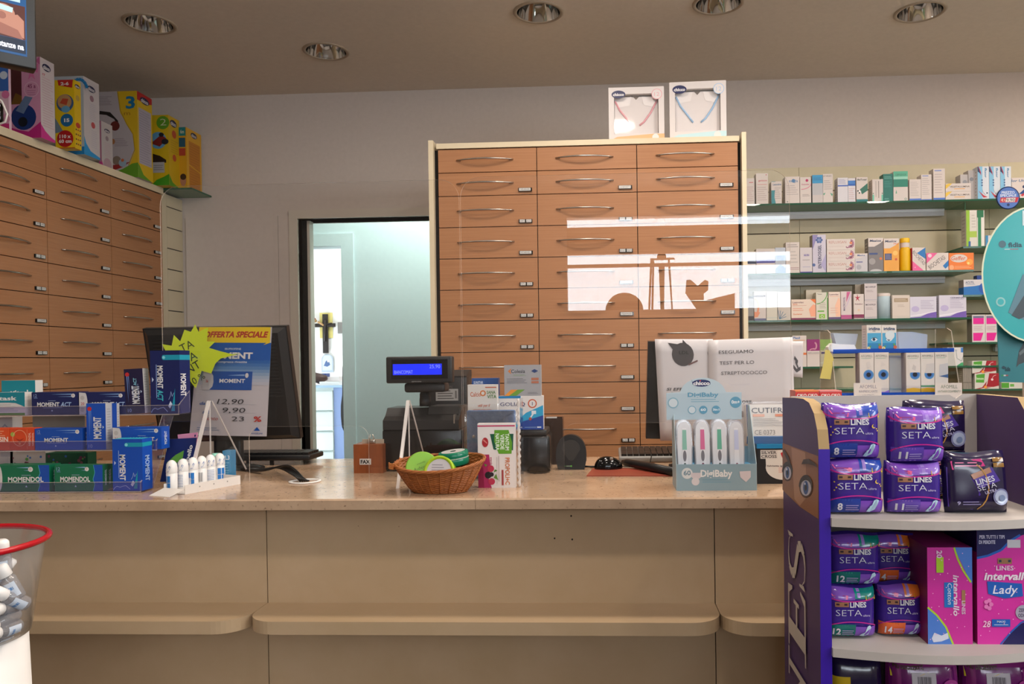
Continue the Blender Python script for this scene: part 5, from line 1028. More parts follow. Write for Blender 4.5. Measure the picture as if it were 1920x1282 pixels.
# yellow bottle
yb = empty('medicine_bottle', 'bright yellow bottle with yellow cap on the second glass shelf', 'bottle', (aY(1696.5,480,FY+.04).x, FY+.04, SZ[1]+.0003))
hb = sY(445,1696)-SZ[1]; R = (aY(1707,480,FY).x-aY(1686,480,FY).x)/2
mb = MB(); mb.lathe([(0,0),(R*.95,0),(R,.006),(R,hb*.60),(R*.94,hb*.66),(R*.80,hb*.70),(R*.80,hb*.72)], '#e0b010', 28); mb.lathe([(R*.82,hb*.72),(R*.82,hb*.86)], Wh, 28); mb.build('body', yb)
MB().lathe([(R*.84,hb*.86),(R*.86,hb*.87),(R*.86,hb*.985),(R*.8,hb),(0,hb)], '#e8b81c', 28).build('cap', yb)
row(2, [
 (1399,1413.5,555,'#8a8684','dark and grey carton at the left end of the third shelf',[('r',0,.9,1,1,'#2a2422'),('r',0,0,1,.18,'#2a2024')]),
 (1414.5,1436.5,546,Wh,'white carton with an orange swirl on the left of the third shelf',[('r',0,.80,1,.87,'#5a4a48'),('cu',arc(.0,.45,.35,.3,-80,80,8),.08,'#e0906c'),('l',.4,.5,.85,.75,3,'#d0a090'),('r',0,0,1,.07,'#6a6a8c'),('p',[(0,.1),(.3,.12),(.5,.28),(.0,.3)],'#e0906c')]),
 (1437.5,1457.5,546,'#cdc6b8','plain pale cream carton on the third shelf',[('l',.2,.85,.6,.9,1,'#a8a090'),('r',0,.08,1,.09,'#9ab0b4')]),
 (1458.5,1482.5,547,'#c3b8ae','beige carton with blue grass like lines on the third shelf',[('l',.1,.84,.8,.9,1,'#5a5450'),('cu',[(.12,.04),(.02,.36)],.02,'#2a5f80'),('cu',[(.14,.04),(.22,.34)],.02,'#2a5f80'),('cu',[(.14,.04),(.42,.30)],.02,'#2a5f80'),('cu',[(.14,.04),(.62,.22)],.02,'#2a5f80'),('cu',[(.14,.04),(.66,.12)],.02,'#2a5f80')]),
 (1512,1541,543,'#bdb3a2','beige carton standing behind the wide orange and white one on the third shelf',[('c',.5,.5,.25,'#8a8074')],{'dy':.075,'d':.05}),
 (1484,1529.5,561,'#dcc8b8','wide white carton with orange corner and plum foot on the third shelf',[('r',0,0,1,.09,'#7a2c50'),('p',[(.78,1),(1,1),(1,.78)],'#e07030'),T('Laevolac',.28,.86,.09,'#6a3c50',b=.01,w=.46),T('EPS',.16,.76,.05,'#d87040',w=.18),('r',.04,.69,.62,.70,'#c05a5a'),('l',.06,.42,.5,.60,2,'#e09a80'),T('Zuccherosi',.25,.28,.07,'#d87040',w=.36),('p',[(.8,.15),(.72,.5),(.9,.75),(1,.7),(1,.15)],'#e8a080')]),
 (1530.5,1552.5,548,'#cfc9bb','white carton with green arc and green badge on the third shelf',[('cu',arc(.05,1.0,.9,.42,-90,0,8),.035,'#4f9a3a'),('r',.93,0,1,.8,'#4f9a3a'),('r',.12,.28,.68,.33,'#6aa83c'),('r',.25,.04,.75,.20,'#7fb830'),('c',.5,.11,.13,Wh),('c',.5,.11,.08,'#7fb830'),T('Tenvo',.3,.94,.045,'#5a5450',w=.4),('l',.3,.4,.85,.65,4,'#a8a090')]),
 (1554,1576,547,'#dccabd','white and orange upright carton with violet foot on the third shelf',[('r',0,0,1,.08,'#5a3c70'),T('Laevolac',.46,.91,.055,'#6a3c50',w=.76),('r',.08,.83,.9,.84,'#e09a80'),('p',[(.6,.1),(.55,.5),(.85,.8),(1,.7),(1,.1)],'#eab89c'),('l',.15,.2,.8,.45,3,'#d8b0a0')]),
 (1577,1597,546,'#cdbfbe','white carton with pink and purple streaks on the third shelf',[('r',0,0,1,.15,'#b04a80'),('p',[(.5,.6),(.9,.98),(.55,.98)],'#c05a88'),('p',[(.4,.35),(.9,.8),(.95,.95),(.35,.3)],'#b898c4'),T('MACROGOL',.30,.55,.18,'#6a5a78',r=90,w=.5)]),
 (1601,1620,551,Wh,'white carton with a red star and wine coloured foot on the third shelf',[('p',[(.38+.32*(1 if i%2==0 else .28)*cos(i*pi/5+pi/2),.84+.17*(1 if i%2==0 else .28)*sin(i*pi/5+pi/2)) for i in range(10)],'#a82840'),T('Kaleidon',.5,.60,.055,'#6a3a48',w=.76),('r',0,.03,1,.18,'#7a1c48'),('c',.5,.35,.12,'#d8b8a0')],{'left':[('r',0,0,1,.18,'#7a1c48')]}),
 (1604,1620,533,'#9a8f80','grey brown stacked cartons end standing behind the star carton on the third shelf',[('r',0,.3,1,.31,'#6a6056')],{'dy':.07,'d':.05}),
 (1673.5,1706,553,'#cabdb2','cream carton with a brown plaque on the third shelf',[('r',.10,.70,.90,.86,'#9a8468'),('l',.15,.73,.85,.83,2,'#cabda8'),('l',.3,.48,.7,.6,2,'#a89a90')]),
])
hK = (sY(531,1632)-SZ[2])/2
for k in range(2): row(2, [(1621,1644.5,531,'#c3b8b8','white carton with one line of print, %s of two stacked on the third shelf' % ['lower','upper'][k],[T('MOVIPREP',.5,.80,.09,'#4a4450',b=.01,w=.8),('l',.15,.5,.7,.65,2,'#9a908e'),('r',0,.06,1,.08,'#8a90a4')],{'h':hK-.0006,'dz':k*hK,'left':[('r',0,0,1,1,'#8f857c')]})])
for a, b, lab in ((1706.5,1756,'shiny silver carton with a violet wave, left of two on the third shelf'), (1761,1812,'shiny silver carton with a violet wave, at the right end of the third shelf')):
    row(2, [(a,b,556 if a<1750 else 553,'#c9c5d3',lab,[('p',[(0,.02),(.4,.06),(.7,.22),(1,.28),(1,.0),(0,0)],'#6f52a8'),('p',[(0,.12),(.4,.18),(1,.34),(1,.30),(.4,.12),(0,.05)],'#ddd8e4'),('c',.2,.42,.15,'#b3a8cc',.14),('l',.4,.4,.9,.85,6,'#a8a0b8'),T('GERMINA' if a > 1750 else '',.66,.88,.06,'#6a6480',w=.5)])])
bt = empty('medicine_bottle', 'white and pale blue cylinder pack on the third glass shelf', 'bottle', (aY(1657,575,FY+.04).x, FY+.045, SZ[2]+.0003))
hb = sY(549,1657)-SZ[2]; R = (aY(1670,575,FY).x-aY(1645,575,FY).x)/2
MB().lathe([(0,0),(R,0),(R,hb*.88)], '#b9cdd6', 28).build('body', bt); MB().lathe([(R*1.01,hb*.88),(R*1.01,hb*.985),(R*.95,hb),(0,hb)], Wh, 28).build('cap', bt)
row(3, [
 (1486,1512.5,629,Wh,'white carton with blue heading and orange tab behind the paper notices',[T('Plasil',.30,.93,.07,'#2f68a8',b=.02,w=.5),('l',.1,.82,.9,.88,1,'#d09a6a'),('r',.78,.38,1,.45,'#d0703a')]),
 (1513.5,1537.5,636,Wh,'white carton with a purple square and stomach picture on the fourth shelf',[('r',0,.58,1,1,'#8a1c68'),('cu',arc(.6,.76,.14,.12,90,-120,8),.06,'#c88aa0'),('cu',[(.55,.66),(.3,.64),(.2,.60)],.04,'#c88aa0'),T('REFLUXSAN',.5,.50,.05,'#8a8280',w=.86),('r',.05,.44,.95,.445,'#b8928c')]),
 (1538.5,1560,636,'#c9c8b4','white and light green carton at the right end of the fourth shelf',[('r',0,.6,1,1,'#8fc060'),('c',.5,.6,.2,'#c9c8b4')]),
])
RG = 'cartons on the narrow glass shelves'
row(0, [
 (1812,1832,394,'#cfc9c0','tall green and white carton standing on the topmost narrow shelf',[('r',0,0,.32,1,'#8fb82c'),('r',.32,.25,.98,.42,'#a3bc4a'),('r',.2,.0,.4,.14,'#2f5a94'),('l',.5,.5,.9,.9,5,'#b8b0a8')]),
 (1832.5,1846,394,'#d8d4cc','slim white carton with a dark green stripe beside the tall green one',[('r',.1,0,.55,1,'#1f7a4c'),('r',.0,.8,.9,1,'#0f6a40')]),
 (1848,1880,441,'#c9cdd0','white and blue carton peeping out left of the round turquoise sign',[('r',0,0,.15,1,'#2a80b0'),T('AC',.4,.8,.2,'#8a96a4',w=.25)]),
], z=RZ[0], grp=RG)
row(0, [
 (1807,1850,524,'#c9c4c6','blue and white carton with a head outline on the second narrow shelf',[('p',[(0,0),(0,.52),(.5,.58),(1,.70),(1,0)],'#1f6ab0'),('c',.92,.42,.26,'#1850a4'),T('ACUTIL',.27,.82,.16,'#2a4a70',b=.01,w=.38),('l',.1,.64,.5,.72,1,'#7a94ac')],{'left':[('r',0,0,1,.5,'#1a5f9a'),('r',0,.5,1,1,'#8a8078')]}),
 (1832,1862,516,'#1c3c86','dark blue carton behind the head outline one on the second narrow shelf',[],{'dy':.07,'d':.04}),
], z=RZ[1], grp=RG)
for k, a in enumerate((1823, 1848)):
    row(0, [(a,a+24.5,590,'#cdc5c2','white carton with two magenta blocks, %s of a pair under the round sign' % ('left','right')[k],[('r',.08,.88,.90,.96,'#6a6a88'),('r',.08,.66,.90,.88,'#d8148c'),('p',[(.08,.05),(.08,.34),(.86,.34),(.66,.05)],'#d8148c'),('l',.1,.42,.8,.60,3,'#b898a4')],{'left':[('r',0,0,1,1,'#7a7066')]})], z=RZ[2], grp=RG)
row(0, [(1776,1806,651,'#cfcccc','white carton with a drawn arm holding a phone on the fourth narrow shelf',[('cu',[(.55,.85),(.62,.4),(.9,.25),(1,.5)],.015,'#7a8a84'),('r',.86,.72,1,.98,'#3f78c0'),('p',[(.6,0),(.9,.18),(1,.18),(1,0)],'#3f9a64'),T('oscillo',.35,.86,.14,'#9aa4b8',w=.55)]),], z=RZ[3], grp=RG)
for k in range(5): row(0, [(1806+k*3.2,1808.8+k*3.2,690,'#8f877c','thin grey box edge in the row left of the red and green cartons',[('r',0,.3,1,.33,'#5a534c')],{'n':'medicine_box'})], z=RZ[4], grp='thin boxes in a row on the narrow shelf')
redart = [('p',[(.42,0),(.52,.35),(.6,1),(1,1),(1,.2),(.42,.0)],'#9c1824'),('p',[(0,.0),(.3,.1),(.5,.5),(.44,.1),(.2,0)],'#9c1824'),('p',[(.04,.42),(.06,.92),(.42,.98),(.38,.40)],'#4f9a30'),T('Immuno',.22,.68,.16,'#d8e8c8',b=.02,w=.3),('c',.72,.6,.05,'#e0c8c8'),('cu',[(.72,.7),(.80,.85),(.88,.88)],.012,'#e0a8a8'),('c',.44,.12,.06,'#e89a3c'),('l',.5,.06,.95,.16,1,'#d8c8b8')]
hx = (RZ[4], )
hq = sY(700,1845)-RZ[4]
row(0, [(1828,1873,700,'#cdc8c0','red and green carton, lower of the two stacked under the turquoise panel',redart,{'h':hq}),(1823,1868,676,'#cdc8c0','red and green carton, upper of the two stacked under the turquoise panel',redart,{'h':sY(676,1845)-sY(700,1845)-.001,'dz':hq+.0005}),(1878,1925,716,'#cdc8c0','flat white carton with green blocks at the picture edge',[('r',0,.1,.3,.9,'#4f9a30'),('r',.34,.3,.5,.7,'#6aa84a')])], z=RZ[4], grp=RG)
mb = MB(); c = aY(1890, 371, FY-.0013); R = aY(1912, 371, FY).x-aY(1890, 371, FY).x
mb.lathe([(0,.0012),(R,.0012),(R,-.0012)][::-1], '#1c2c5c', 40, axis='y')
Art(mb, (-R,-.0013,-R), (1,0,0), (0,0,1), 2*R, 2*R).run([('c',.5,.5,.46,'#4a70b8'),T('PREZZO',.5,.74,.11,'#c9d4e8',b=.03,w=.56),T('SPECIALE',.5,.61,.11,'#c9d4e8',b=.03,w=.70),('p',[(.14,.30),(.18,.52),(.96,.52),(.88,.30)],'#b82838'),('p',[(.38,.32),(.42,.50),(.82,.50),(.78,.32)],'#cdc6c6'),T('€1',.28,.41,.12,'#e8c8b8',w=.16),T('9,90',.6,.41,.14,'#2a2a30',b=0,w=.34),('c',.5,.2,.06,'#1c2c5c')])
tag(mb.build('price_sticker', None, c), 'round blue special price sticker hanging on the top glass shelf edge', 'sticker')
# ================================================================ toy boxes on the left cabinet
TZ0 = ZD+.0402
def logo(u, v, w=.5, h=None, sx=1): h = h or w*.5; return [('c',u,v,w/2,'#1a1c40',h/2),T('chicco',u,v,h*.55,'#c9c4c6',b=.04,w=w*.78)]
def toy(lab, xl, xn, yb, yt, xf, base, front, side, grp='toy boxes on the left cabinet', name='toy_box', tuck=0):
    c = aZ(xn, yb, TZ0); Yv = c.y; xL = aY(xl, yb, Yv).x; w = c.x-xL; h = aY(xn, yt, Yv).z-TZ0; t = ray(xf, yb); Yf = c.x*t.y/t.x; d = Yf-Yv
    mb = carton_mb(w, d, h, base, front, (), side); o = mb.build(name, None, (xL, Yv, TZ0)); return tag(o, lab, 'toy box', grp)
toy('blue and pink toy box at the far left of the cabinet top, behind the screen', -55, 17.5, 242, 112, 22, '#c9a8b8', [('r',.0,.55,1,1,'#2a5ca8'),('c',.88,.78,.10,'#b8c4d4'),('c',.92,.50,.10,'#c86a98'),('c',.9,.15,.12,'#c88aa8'),('r',.0,0,1,.08,'#b8206c')], [])
toy('large pink toy box with a round night blue picture', 19, 77.5, 258, 106, 103.5, '#c48aa8', [('r',0,.42,.40,.90,'#4a1c20'),('p',[(.05,.42),(.40,.42),(.40,.52),(.2,.56)],'#6a4a14'),('p',[(0,0),(0,.14),(.3,.10),(.6,.08),(1,.20),(1,0)],'#b02474'),('c',.45,.26,.40,'#12306c'),('p',[(.2,.34),(.45,.30),(.75,.50),(.5,.52)],'#5f7494'),('c',.42,.20,.15,'#0c1420'),('c',.72,.60,.24,'#cfa8bc'),('c',.72,.60,.22,'#c08aa4'),T('45 a',.72,.64,.05,'#7a3058',w=.26),('l',.58,.52,.86,.60,3,'#a87090'),('p',[(.72,.85),(.45,.92),(.5,.80)],'#c86a98'),('p',[(.72,.85),(.95,.92),(.92,.80)],'#c86a98'),('p',[(.70,.86),(.62,.72),(.72,.76)],'#c86a98'),('p',[(.74,.86),(.84,.72),(.72,.76)],'#c86a98'),('p',[(.85,.95),(1,1),(1,.9)],'#b05a88')], [('r',0,0,1,1,'#bdb2b4'),('p',[(0,0),(0,.17),(.3,.10),(.7,.05),(1,.03),(1,0)],'#b82c7c')]+logo(.45,.90,.6,.09)+[('l',.12,.15,.92,.78,20,'#b598a0'),T('IT',.25,.80,.03,'#a83c4c',w=.2)])
toy('narrow yellow toy box marked 110 x 60 cm', 104.5, 141, 277.5, 149, 153, '#d8b814', [('p',[(.15,1),(.20,.92),(.9,.88),(.95,1)],'#b02820'),T('2-6',.52,.945,.045,'#d8d0cc',b=.04,w=.42),('c',.52,.66,.44,'#3c5a80'),('c',.5,.68,.36,'#b08a5c'),('p',[(.25,.66),(.6,.63),(.7,.72),(.4,.73)],'#b04a30'),('c',.55,.57,.22,'#5f98b8',.05),('p',[(0,.45),(.4,.25),(0,.22)],'#6a7f8c'),('c',.60,.41,.32,'#1c6494'),T('15',.60,.41,.05,'#d8d4d0',b=.05,w=.28),('c',.50,.14,.42,'#a81c1c'),T('110 x',.50,.175,.05,'#dcd4d0',b=.04,w=.58),T('60 cm',.50,.105,.05,'#dcd4d0',b=.04,w=.66),('r',0,0,1,.01,'#a81c1c')], [('r',0,0,1,1,'#c8a40f')]+logo(.5,.92,.8,.06)+[('c',.5,.75,.3,'#a88c3c'),('c',.5,.35,.35,'#a83424',.04)]+[('c',.2+.3*(i%3),.28-.07*(i//3),.09,['#2a2a2a','#8a2c20','#2a3a70'][i%3]) for i in range(12)])
toy('tall white toy box with blue curves behind the yellow 110 x 60 one', 104, 158.5, 289, 142, 187.5, '#a8b0b8', [('cu',arc(.85,.78,.3,.18,160,20,8),.05,'#1c78b4'),('r',0,0,1,.1,'#1c78b4')], [('r',0,0,1,1,'#b5adae'),('p',[(0,0),(0,.24),(.12,.15),(.4,.07),(1,.03),(1,0)],'#1f84bc')]+logo(.5,.88,.52,.08)+[('c',.52,.76,.13,'#8a6a74'),('c',.58,.42,.13,'#a8484c'),('l',.35,.48,.8,.70,9,'#a8a2ac'),('l',.45,.12,.85,.36,9,'#a8a2ac')])
toy('small white and pink toy box between two larger boxes', 186, 191, 317, 226, 211.8, '#a86a84', [('r',0,0,1,.15,'#b82c7c')], [('r',0,0,1,1,'#b3abab'),('p',[(0,0),(0,.2),(.2,.05),(.5,0)],'#b82c7c')]+logo(.52,.84,.5,.08)+[('c',.5,.68,.14,'#8a7a80'),('c',.52,.14,.36,'#a88a94'),('l',.25,.3,.85,.6,8,'#b59aa4')])
toy('big yellow and white toy box marked 3 m with green foot', 187, 259.5, 332, 170, 287, '#a89fa2', [('p',[(.50,1),(1,1),(1,0),(.45,0),(.75,.12),(.92,.30),(.88,.5),(.72,.62),(.56,.75)],'#c8a414'),('cu',[(.50,1),(.56,.78),(.72,.62),(.88,.5),(.92,.32),(.75,.14)],.012,'#a8860c'),('p',[(0,0),(.3,.05),(.6,.10),(.85,.16),(1,.17),(1,0)],'#5a8c1c'),('p',[(.03,.78),(.3,.76),(.5,.66),(.52,.58),(.4,.68),(.2,.73),(.02,.74)],'#16100e'),('c',.42,.60,.12,'#5a1812'),('c',.35,.42,.07,'#a06a3c'),('l',.4,.36,.75,.46,5,'#8a8084'),('p',[(0,.03),(.6,.12),(.8,.18),(.55,.16),(0,.12)],'#8c1c1c'),('c',.45,.20,.11,'#7a6a5c'),('c',.6,.17,.10,'#8aa0b0'),('c',.6,.20,.04,'#b85c2c'),('l',.0,.84,.35,.95,6,'#8a8084'),T('3',.83,.87,.14,'#0f6a94',b=.03,w=.24),T('m',.74,.745,.05,'#8c5c14',b=-.01,w=.16)], [('r',0,0,1,1,'#c8a414'),('p',[(0,1),(1,1),(1,.93),(.65,.90),(0,.90)],'#a81c1c')]+logo(.50,.925,.62,.08)+[('r',.08,.17,.92,.82,'#a39ca8'),('l',.12,.18,.9,.80,22,'#8f8894'),('p',[(0,0),(0,.16),(.1,.14),(.35,.05),(.9,0)],'#5a8c1c')])
toy('yellow toy box marked 2 in a green circle', 284, 317.5, 347, 215, 338, '#c9a814', [('c',.70,.89,.36,'#5a9020'),('t','2',.72,.90,.10,'#c9c8a8',{'b':-.01,'w':.34}),('c',.42,.64,.46,'#5a90b4'),('p',[(0,.60),(.5,.55),(.9,.66),(.6,.72)],'#7a2420'),('c',.8,.62,.2,'#1c1c24',.04),('c',.6,.72,.14,'#1c1c24',.03),('p',[(0,.46),(.5,.42),(.85,.36),(.85,.32),(0,.32)],'#2a1c14'),('r',.1,.18,.75,.33,'#a8a4a4'),('l',.15,.21,.7,.30,3,'#7a7878'),('p',[(0,0),(.3,.08),(.7,.12),(1,.16),(1,0)],'#3f8c1c')], [('r',0,0,1,1,'#c09c12')]+logo(.45,.91,.6,.10)+[('c',.5,.76,.2,'#b04a2c'),('c',.5,.42,.17,'#b04a2c'),('l',.2,.48,.85,.68,6,'#a88a1c'),('p',[(0,0),(0,.16),(.3,.06),(1,0)],'#4f8c1c')])
toy('orange toy box marked 6 m, nearest the back wall', 337, 351, 354.5, 238, 378.6, '#c8941c', [('r',0,.86,.9,1,'#1c7a7c'),T('6m',.45,.93,.06,'#c9c8b0',w=.5),('r',0,.68,.85,.83,'#1c5068'),('r',0,.54,.85,.66,'#a83c2c'),('c',.5,.14,.4,'#a8745c',.09),('c',.5,.20,.4,'#3a2418',.05)], [('r',0,0,1,1,'#cf9a24')]+logo(.5,.92,.42,.09)+[('r',.15,.02,.9,.80,'#b8741c'),('l',.2,.05,.88,.78,18,'#a86818'),('p',[(.15,.42),(.9,.36),(.9,.34),(.15,.40)],'#cf9a24')])
gs = MB(); p = aZ(380, 362, ZD+.034); gs.box(-2.95, p.x, 4.372, YB-.001, ZD+.030, ZD+.0398, 'shelf_glass', {'f':'shelf_glass_edge','r':'shelf_glass_edge'}); tag(gs.build('glass_shelf'), 'short glass shelf in the corner carrying the orange toy box', 'shelf')
# clothes boxes on the tall cabinet
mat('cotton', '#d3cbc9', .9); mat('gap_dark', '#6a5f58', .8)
def gbox(lab, x0, x1, yt, yb, c1, c2, txt, lean):
    Yg = 3.66; a = aY(x0, yb, Yg); b = aY(x1, yb, Yg); z = ZD+.0283; W = b.x-a.x; H = aY((x0+x1)/2, yt, Yg).z-z; D = .06
    g = empty('clothes_box', lab, 'clothes box', (a.x, Yg, z), lean, 'baby clothes boxes on the tall cabinet')
    u0, u1, v0, v1 = .10*W, .90*W, .17*H, .88*H; mb = MB()
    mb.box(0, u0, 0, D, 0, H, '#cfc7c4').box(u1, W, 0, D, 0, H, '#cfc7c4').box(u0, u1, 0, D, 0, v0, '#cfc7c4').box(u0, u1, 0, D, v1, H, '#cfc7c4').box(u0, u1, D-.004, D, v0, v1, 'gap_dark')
    A = Art(mb, (0,0,0), (1,0,0), (0,0,1), W, H)
    A.run([('p',[(0,0),(1,0),(1,.16),(.80,.16),(0,.05)],c2),('p',[(0,.05),(.15,.12),(.8,.16),(.8,.02),(0,0)],c2),T(txt,.42,.055,.045,'#d88a5c' if 'pink' in lab else '#6fb0c0',b=.0,w=.66),('c',.84,.10,.06,'#d8d0cc')]+[('c',.18,.875,.125,'#1a2050',.07),T('chicco',.18,.875,.05,'#d8d4d4',b=.04,w=.20),('c',.87,.865,.095,c1),('c',.87,.865,.085,'#d3ccca'),T('12',.87,.865,.07,c1,b=-.01,w=.09)])
    mb.build('box', g)
    mb = MB(); mb.box(u0+.002, u1-.002, .024, .045, v0+.001, v1-.006, 'cotton')
    A = Art(mb, (0,.024,0), (1,0,0), (0,0,1), W, H, e=.0008)
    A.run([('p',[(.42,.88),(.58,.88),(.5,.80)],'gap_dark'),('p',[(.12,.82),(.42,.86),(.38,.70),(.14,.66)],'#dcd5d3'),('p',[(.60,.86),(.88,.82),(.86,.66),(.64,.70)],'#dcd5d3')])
    mb.build('folded_garment', g)
    mb = MB(); pc = c1
    for pts in ([(.12,.78),(.20,.62),(.32,.47),(.42,.34)], [(.88,.78),(.76,.56),(.64,.40),(.56,.34)]):
        mb.tube([(u*W, .022, v*H) for u, v in pts], .0045, pc, 6)
    mb.build('trim_ribbon', g)
    MB().add([(u0,.001,v0),(u1,.001,v0),(u1,.001,v1),(u0,.001,v1)], [(0,1,2,3)], 'film').build('window_film', g)
gbox('white baby clothes box with pink trimmed garment and orange foot, left of two', 1142, 1246, 163, 262, '#d8949c', '#dfa878', 'Accappatoio in piquet', radians(0))
gbox('white baby clothes box with light blue trimmed garment and mint foot, right of two', 1256, 1362, 153, 259, '#8fb4d8', '#b4d0d4', 'Accappatoio in piquet', radians(-2))
# ================================================================ television at the upper left
tb = aZ(69, 131, 2.13); tv = empty('television', 'black flat screen hanging from the ceiling at the upper left corner', 'television', tb, pi/4)
TW, TH = .46, .62
mb = MB(); mb.rbox(-TW, 0, 0, .045, 0, TH, .004, 'black_plastic'); mb.build('casing', tv)
mat('screen_blue', '#10406c', .3, emit='#1f5f9c', es=.45); mat('screen_pale', '#a8c4c8', .3, emit='#a9c8cc', es=.55); mat('screen_dark', '#0a1628', .3, emit='#12304c', es=.5)
mat('screen_skin', '#a87868', .3, emit='#a87464', es=.5); mat('screen_skin2', '#8c5c50', .3, emit='#8a5850', es=.5); mat('screen_text', '#e8e8f0', .3, emit='#dfe4f0', es=.7); mat('screen_brown', '#4a2420', .3, emit='#4a2622', es=.5); mat('screen_orange', '#a86030', .3, emit='#b46c38', es=.5)
mb = MB(); mb.box(-TW+.02, -.022, -.0015, .0, .03, TH-.02, 'screen_blue')
# art frame measured from the right edge of the screen
A = Art(mb, (-.022-.2, -.0015, .03), (1,0,0), (0,0,1), .2, .2)
A.run([('r',-.9,.22,.985,.68,'screen_brown'),('c',.74,.54,.13,'screen_skin',.12),('p',[(-.9,.30),(.7,.30),(.97,.24),(.97,.48),(.90,.55),(.6,.44),(-.9,.5)],'screen_skin'),('p',[(.55,.26),(.96,.22),(.9,.34),(.7,.40)],'screen_skin2'),('c',.72,.50,.05,'screen_skin2'),('p',[(.62,.66),(.85,.63),(.84,.56),(.64,.58)],'screen_pale'),
  ('r',-.9,.03,.985,.215,'screen_dark'),('t','le sostanze na',.75,.12,.08,'screen_text',{'b':.03,'w':.43}),('r',-.9,.72,.93,2.8,'screen_pale'),('r',-.9,1.12,.93,1.17,'screen_blue'),('c',.80,.83,.05,'screen_dark',.02),('c',.80,.97,.05,'screen_orange',.035),('c',.80,1.10,.05,'#c9d0c8',.035),('c',.80,1.30,.05,'screen_orange',.035),('c',.80,1.46,.05,'screen_orange',.035)])
mb.build('screen', tv)
mb = MB(); mb.tube([(-TW/2,.06,TH*.5),(-TW/2,.06,CEIL-2.13-.001)], .018, 'black_plastic', 12); mb.box(-TW/2-.05, -TW/2+.05, .045, .062, TH*.35, TH*.65, 'black_plastic'); mb.build('ceiling_mount', tv)
# white cable loop with black plug box hanging in front of the toy boxes
wc = empty('night_light', 'black device on a looped white cable at the left edge, above the drawers', 'lamp', aY(-6, 215, 2.95))
mb = MB(); mb.rbox(-.03,.022,-.012,.012,-.03,.045,.008,'black_gloss'); mb.build('body', wc)
mb = MB(); mb.tube([(-.05,-.005,.10),(-.01,-.005,.075),(.025,-.005,.05),(.046,-.005,.0),(.038,-.005,-.03),(.01,-.005,-.040),(-.05,-.005,-.035)], .0038, 'white_plastic', 8); mb.build('cable_loop', wc)
mb = MB(); mb.box(-.1,-.094,-.02,.0,-.05,.9,'alu'); mb.build('bracket', wc)
# ================================================================ cardboard pad display at the right
PF, PN = 1.79, 1.485
PXX = aY(1467, 900, PF).x
noisy(mat('purple_card', '#3a1f66', .45), 5, '#48305f', '#422b58'); mat('kraft', '#a88c62', .8); mat('purple_fold', '#36129a', .4); noisy(mat('card_white', '#b8b0aa', .6), 5, '#bcb3ad', '#b3aaa4')
pd = empty('cardboard_display', 'tall purple cardboard floor display with printed eyes on its side', 'display stand', (PXX, PF, 0))
L0 = Vector(pd.location)
ol = [aX(x, y, PXX) for x, y in ((1467,745),(1490,745.5),(1506,747.5),(1517,755),(1526,775),(1532,805),(1535,842))]
yz = [(p.y-PF, p.z) for p in ol]; yz += [(PN-PF, yz[-1][1]-.0), (PN-PF, .02), (0, .02)]
PT = .020
mb = MB(); mb.prismx(yz, 0, PT, 'purple_card', 'kraft')
mb.box(-.0004, PT+.0006, PN-PF-.0015, PN-PF, .02, ol[-1].z, 'purple_fold')
# printed eyes and the lettering on the outer face
def sp_(x, y): p = aX(x, y, PXX); return (p.y-PF, p.z)
class SideArt:
    k = 1
    def poly(s, pts, c):
        n = len(pts)
        if sum(pts[i][0]*pts[(i+1)%n][1]-pts[(i+1)%n][0]*pts[i][1] for i in range(n)) > 0: pts = pts[::-1]
        mb.add([(-.0003*s.k, a, b) for a, b in pts], [list(range(len(pts)))], c); s.k += .3
sa = SideArt(); S = lambda *pts: [sp_(x, y) for x, y in pts]
sa.poly(S((1467.5,830),(1534.5,855),(1535,973),(1500,950),(1467.5,918)), '#8a5a40')
sa.poly(S((1484,838),(1510,848),(1514,930),(1500,948),(1490,935)), '#a87a60')
for cx, cy, rx, ry in ((1477,884,7,15),(1512,912,10,18)):
    sa.poly(S(*[(cx+(rx+2.5)*cos(radians(t)), cy+(ry+3)*sin(radians(t))) for t in range(0,360,20)]), '#4a2c24')
    sa.poly(S(*[(cx+rx*cos(radians(t)), cy+2+ry*.85*sin(radians(t))) for t in range(0,360,20)]), '#b8b4c0')
    sa.poly(S(*[(cx+rx*.5*cos(radians(t)), cy+2+ry*.72*sin(radians(t))) for t in range(0,360,20)]), '#24508c')
    sa.poly(S(*[(cx+rx*.22*cos(radians(t)), cy+2+ry*.32*sin(radians(t))) for t in range(0,360,20)]), '#10141c')
    sa.poly(S(*[(cx-rx*.15+1.2*cos(radians(t)), cy-ry*.3+2.4*sin(radians(t))) for t in range(0,360,40)]), '#d8dce8')
    sa.poly(S(*([(cx+(rx+3)*cos(radians(t)), cy+(ry+4)*sin(radians(t))) for t in range(180,361,15)]+[(cx+rx*cos(radians(t)), cy+2+ry*.8*sin(radians(t))) for t in range(360,179,-15)])), '#2a1c1c')
sa.poly(S((1468,842),(1472,843),(1480,855),(1484,870),(1480,868),(1474,856)), '#3a2620')
sa.poly(S((1504,870),(1508,861),(1518,860),(1530,868),(1534,876),(1526,872),(1516,869)), '#3a2620')
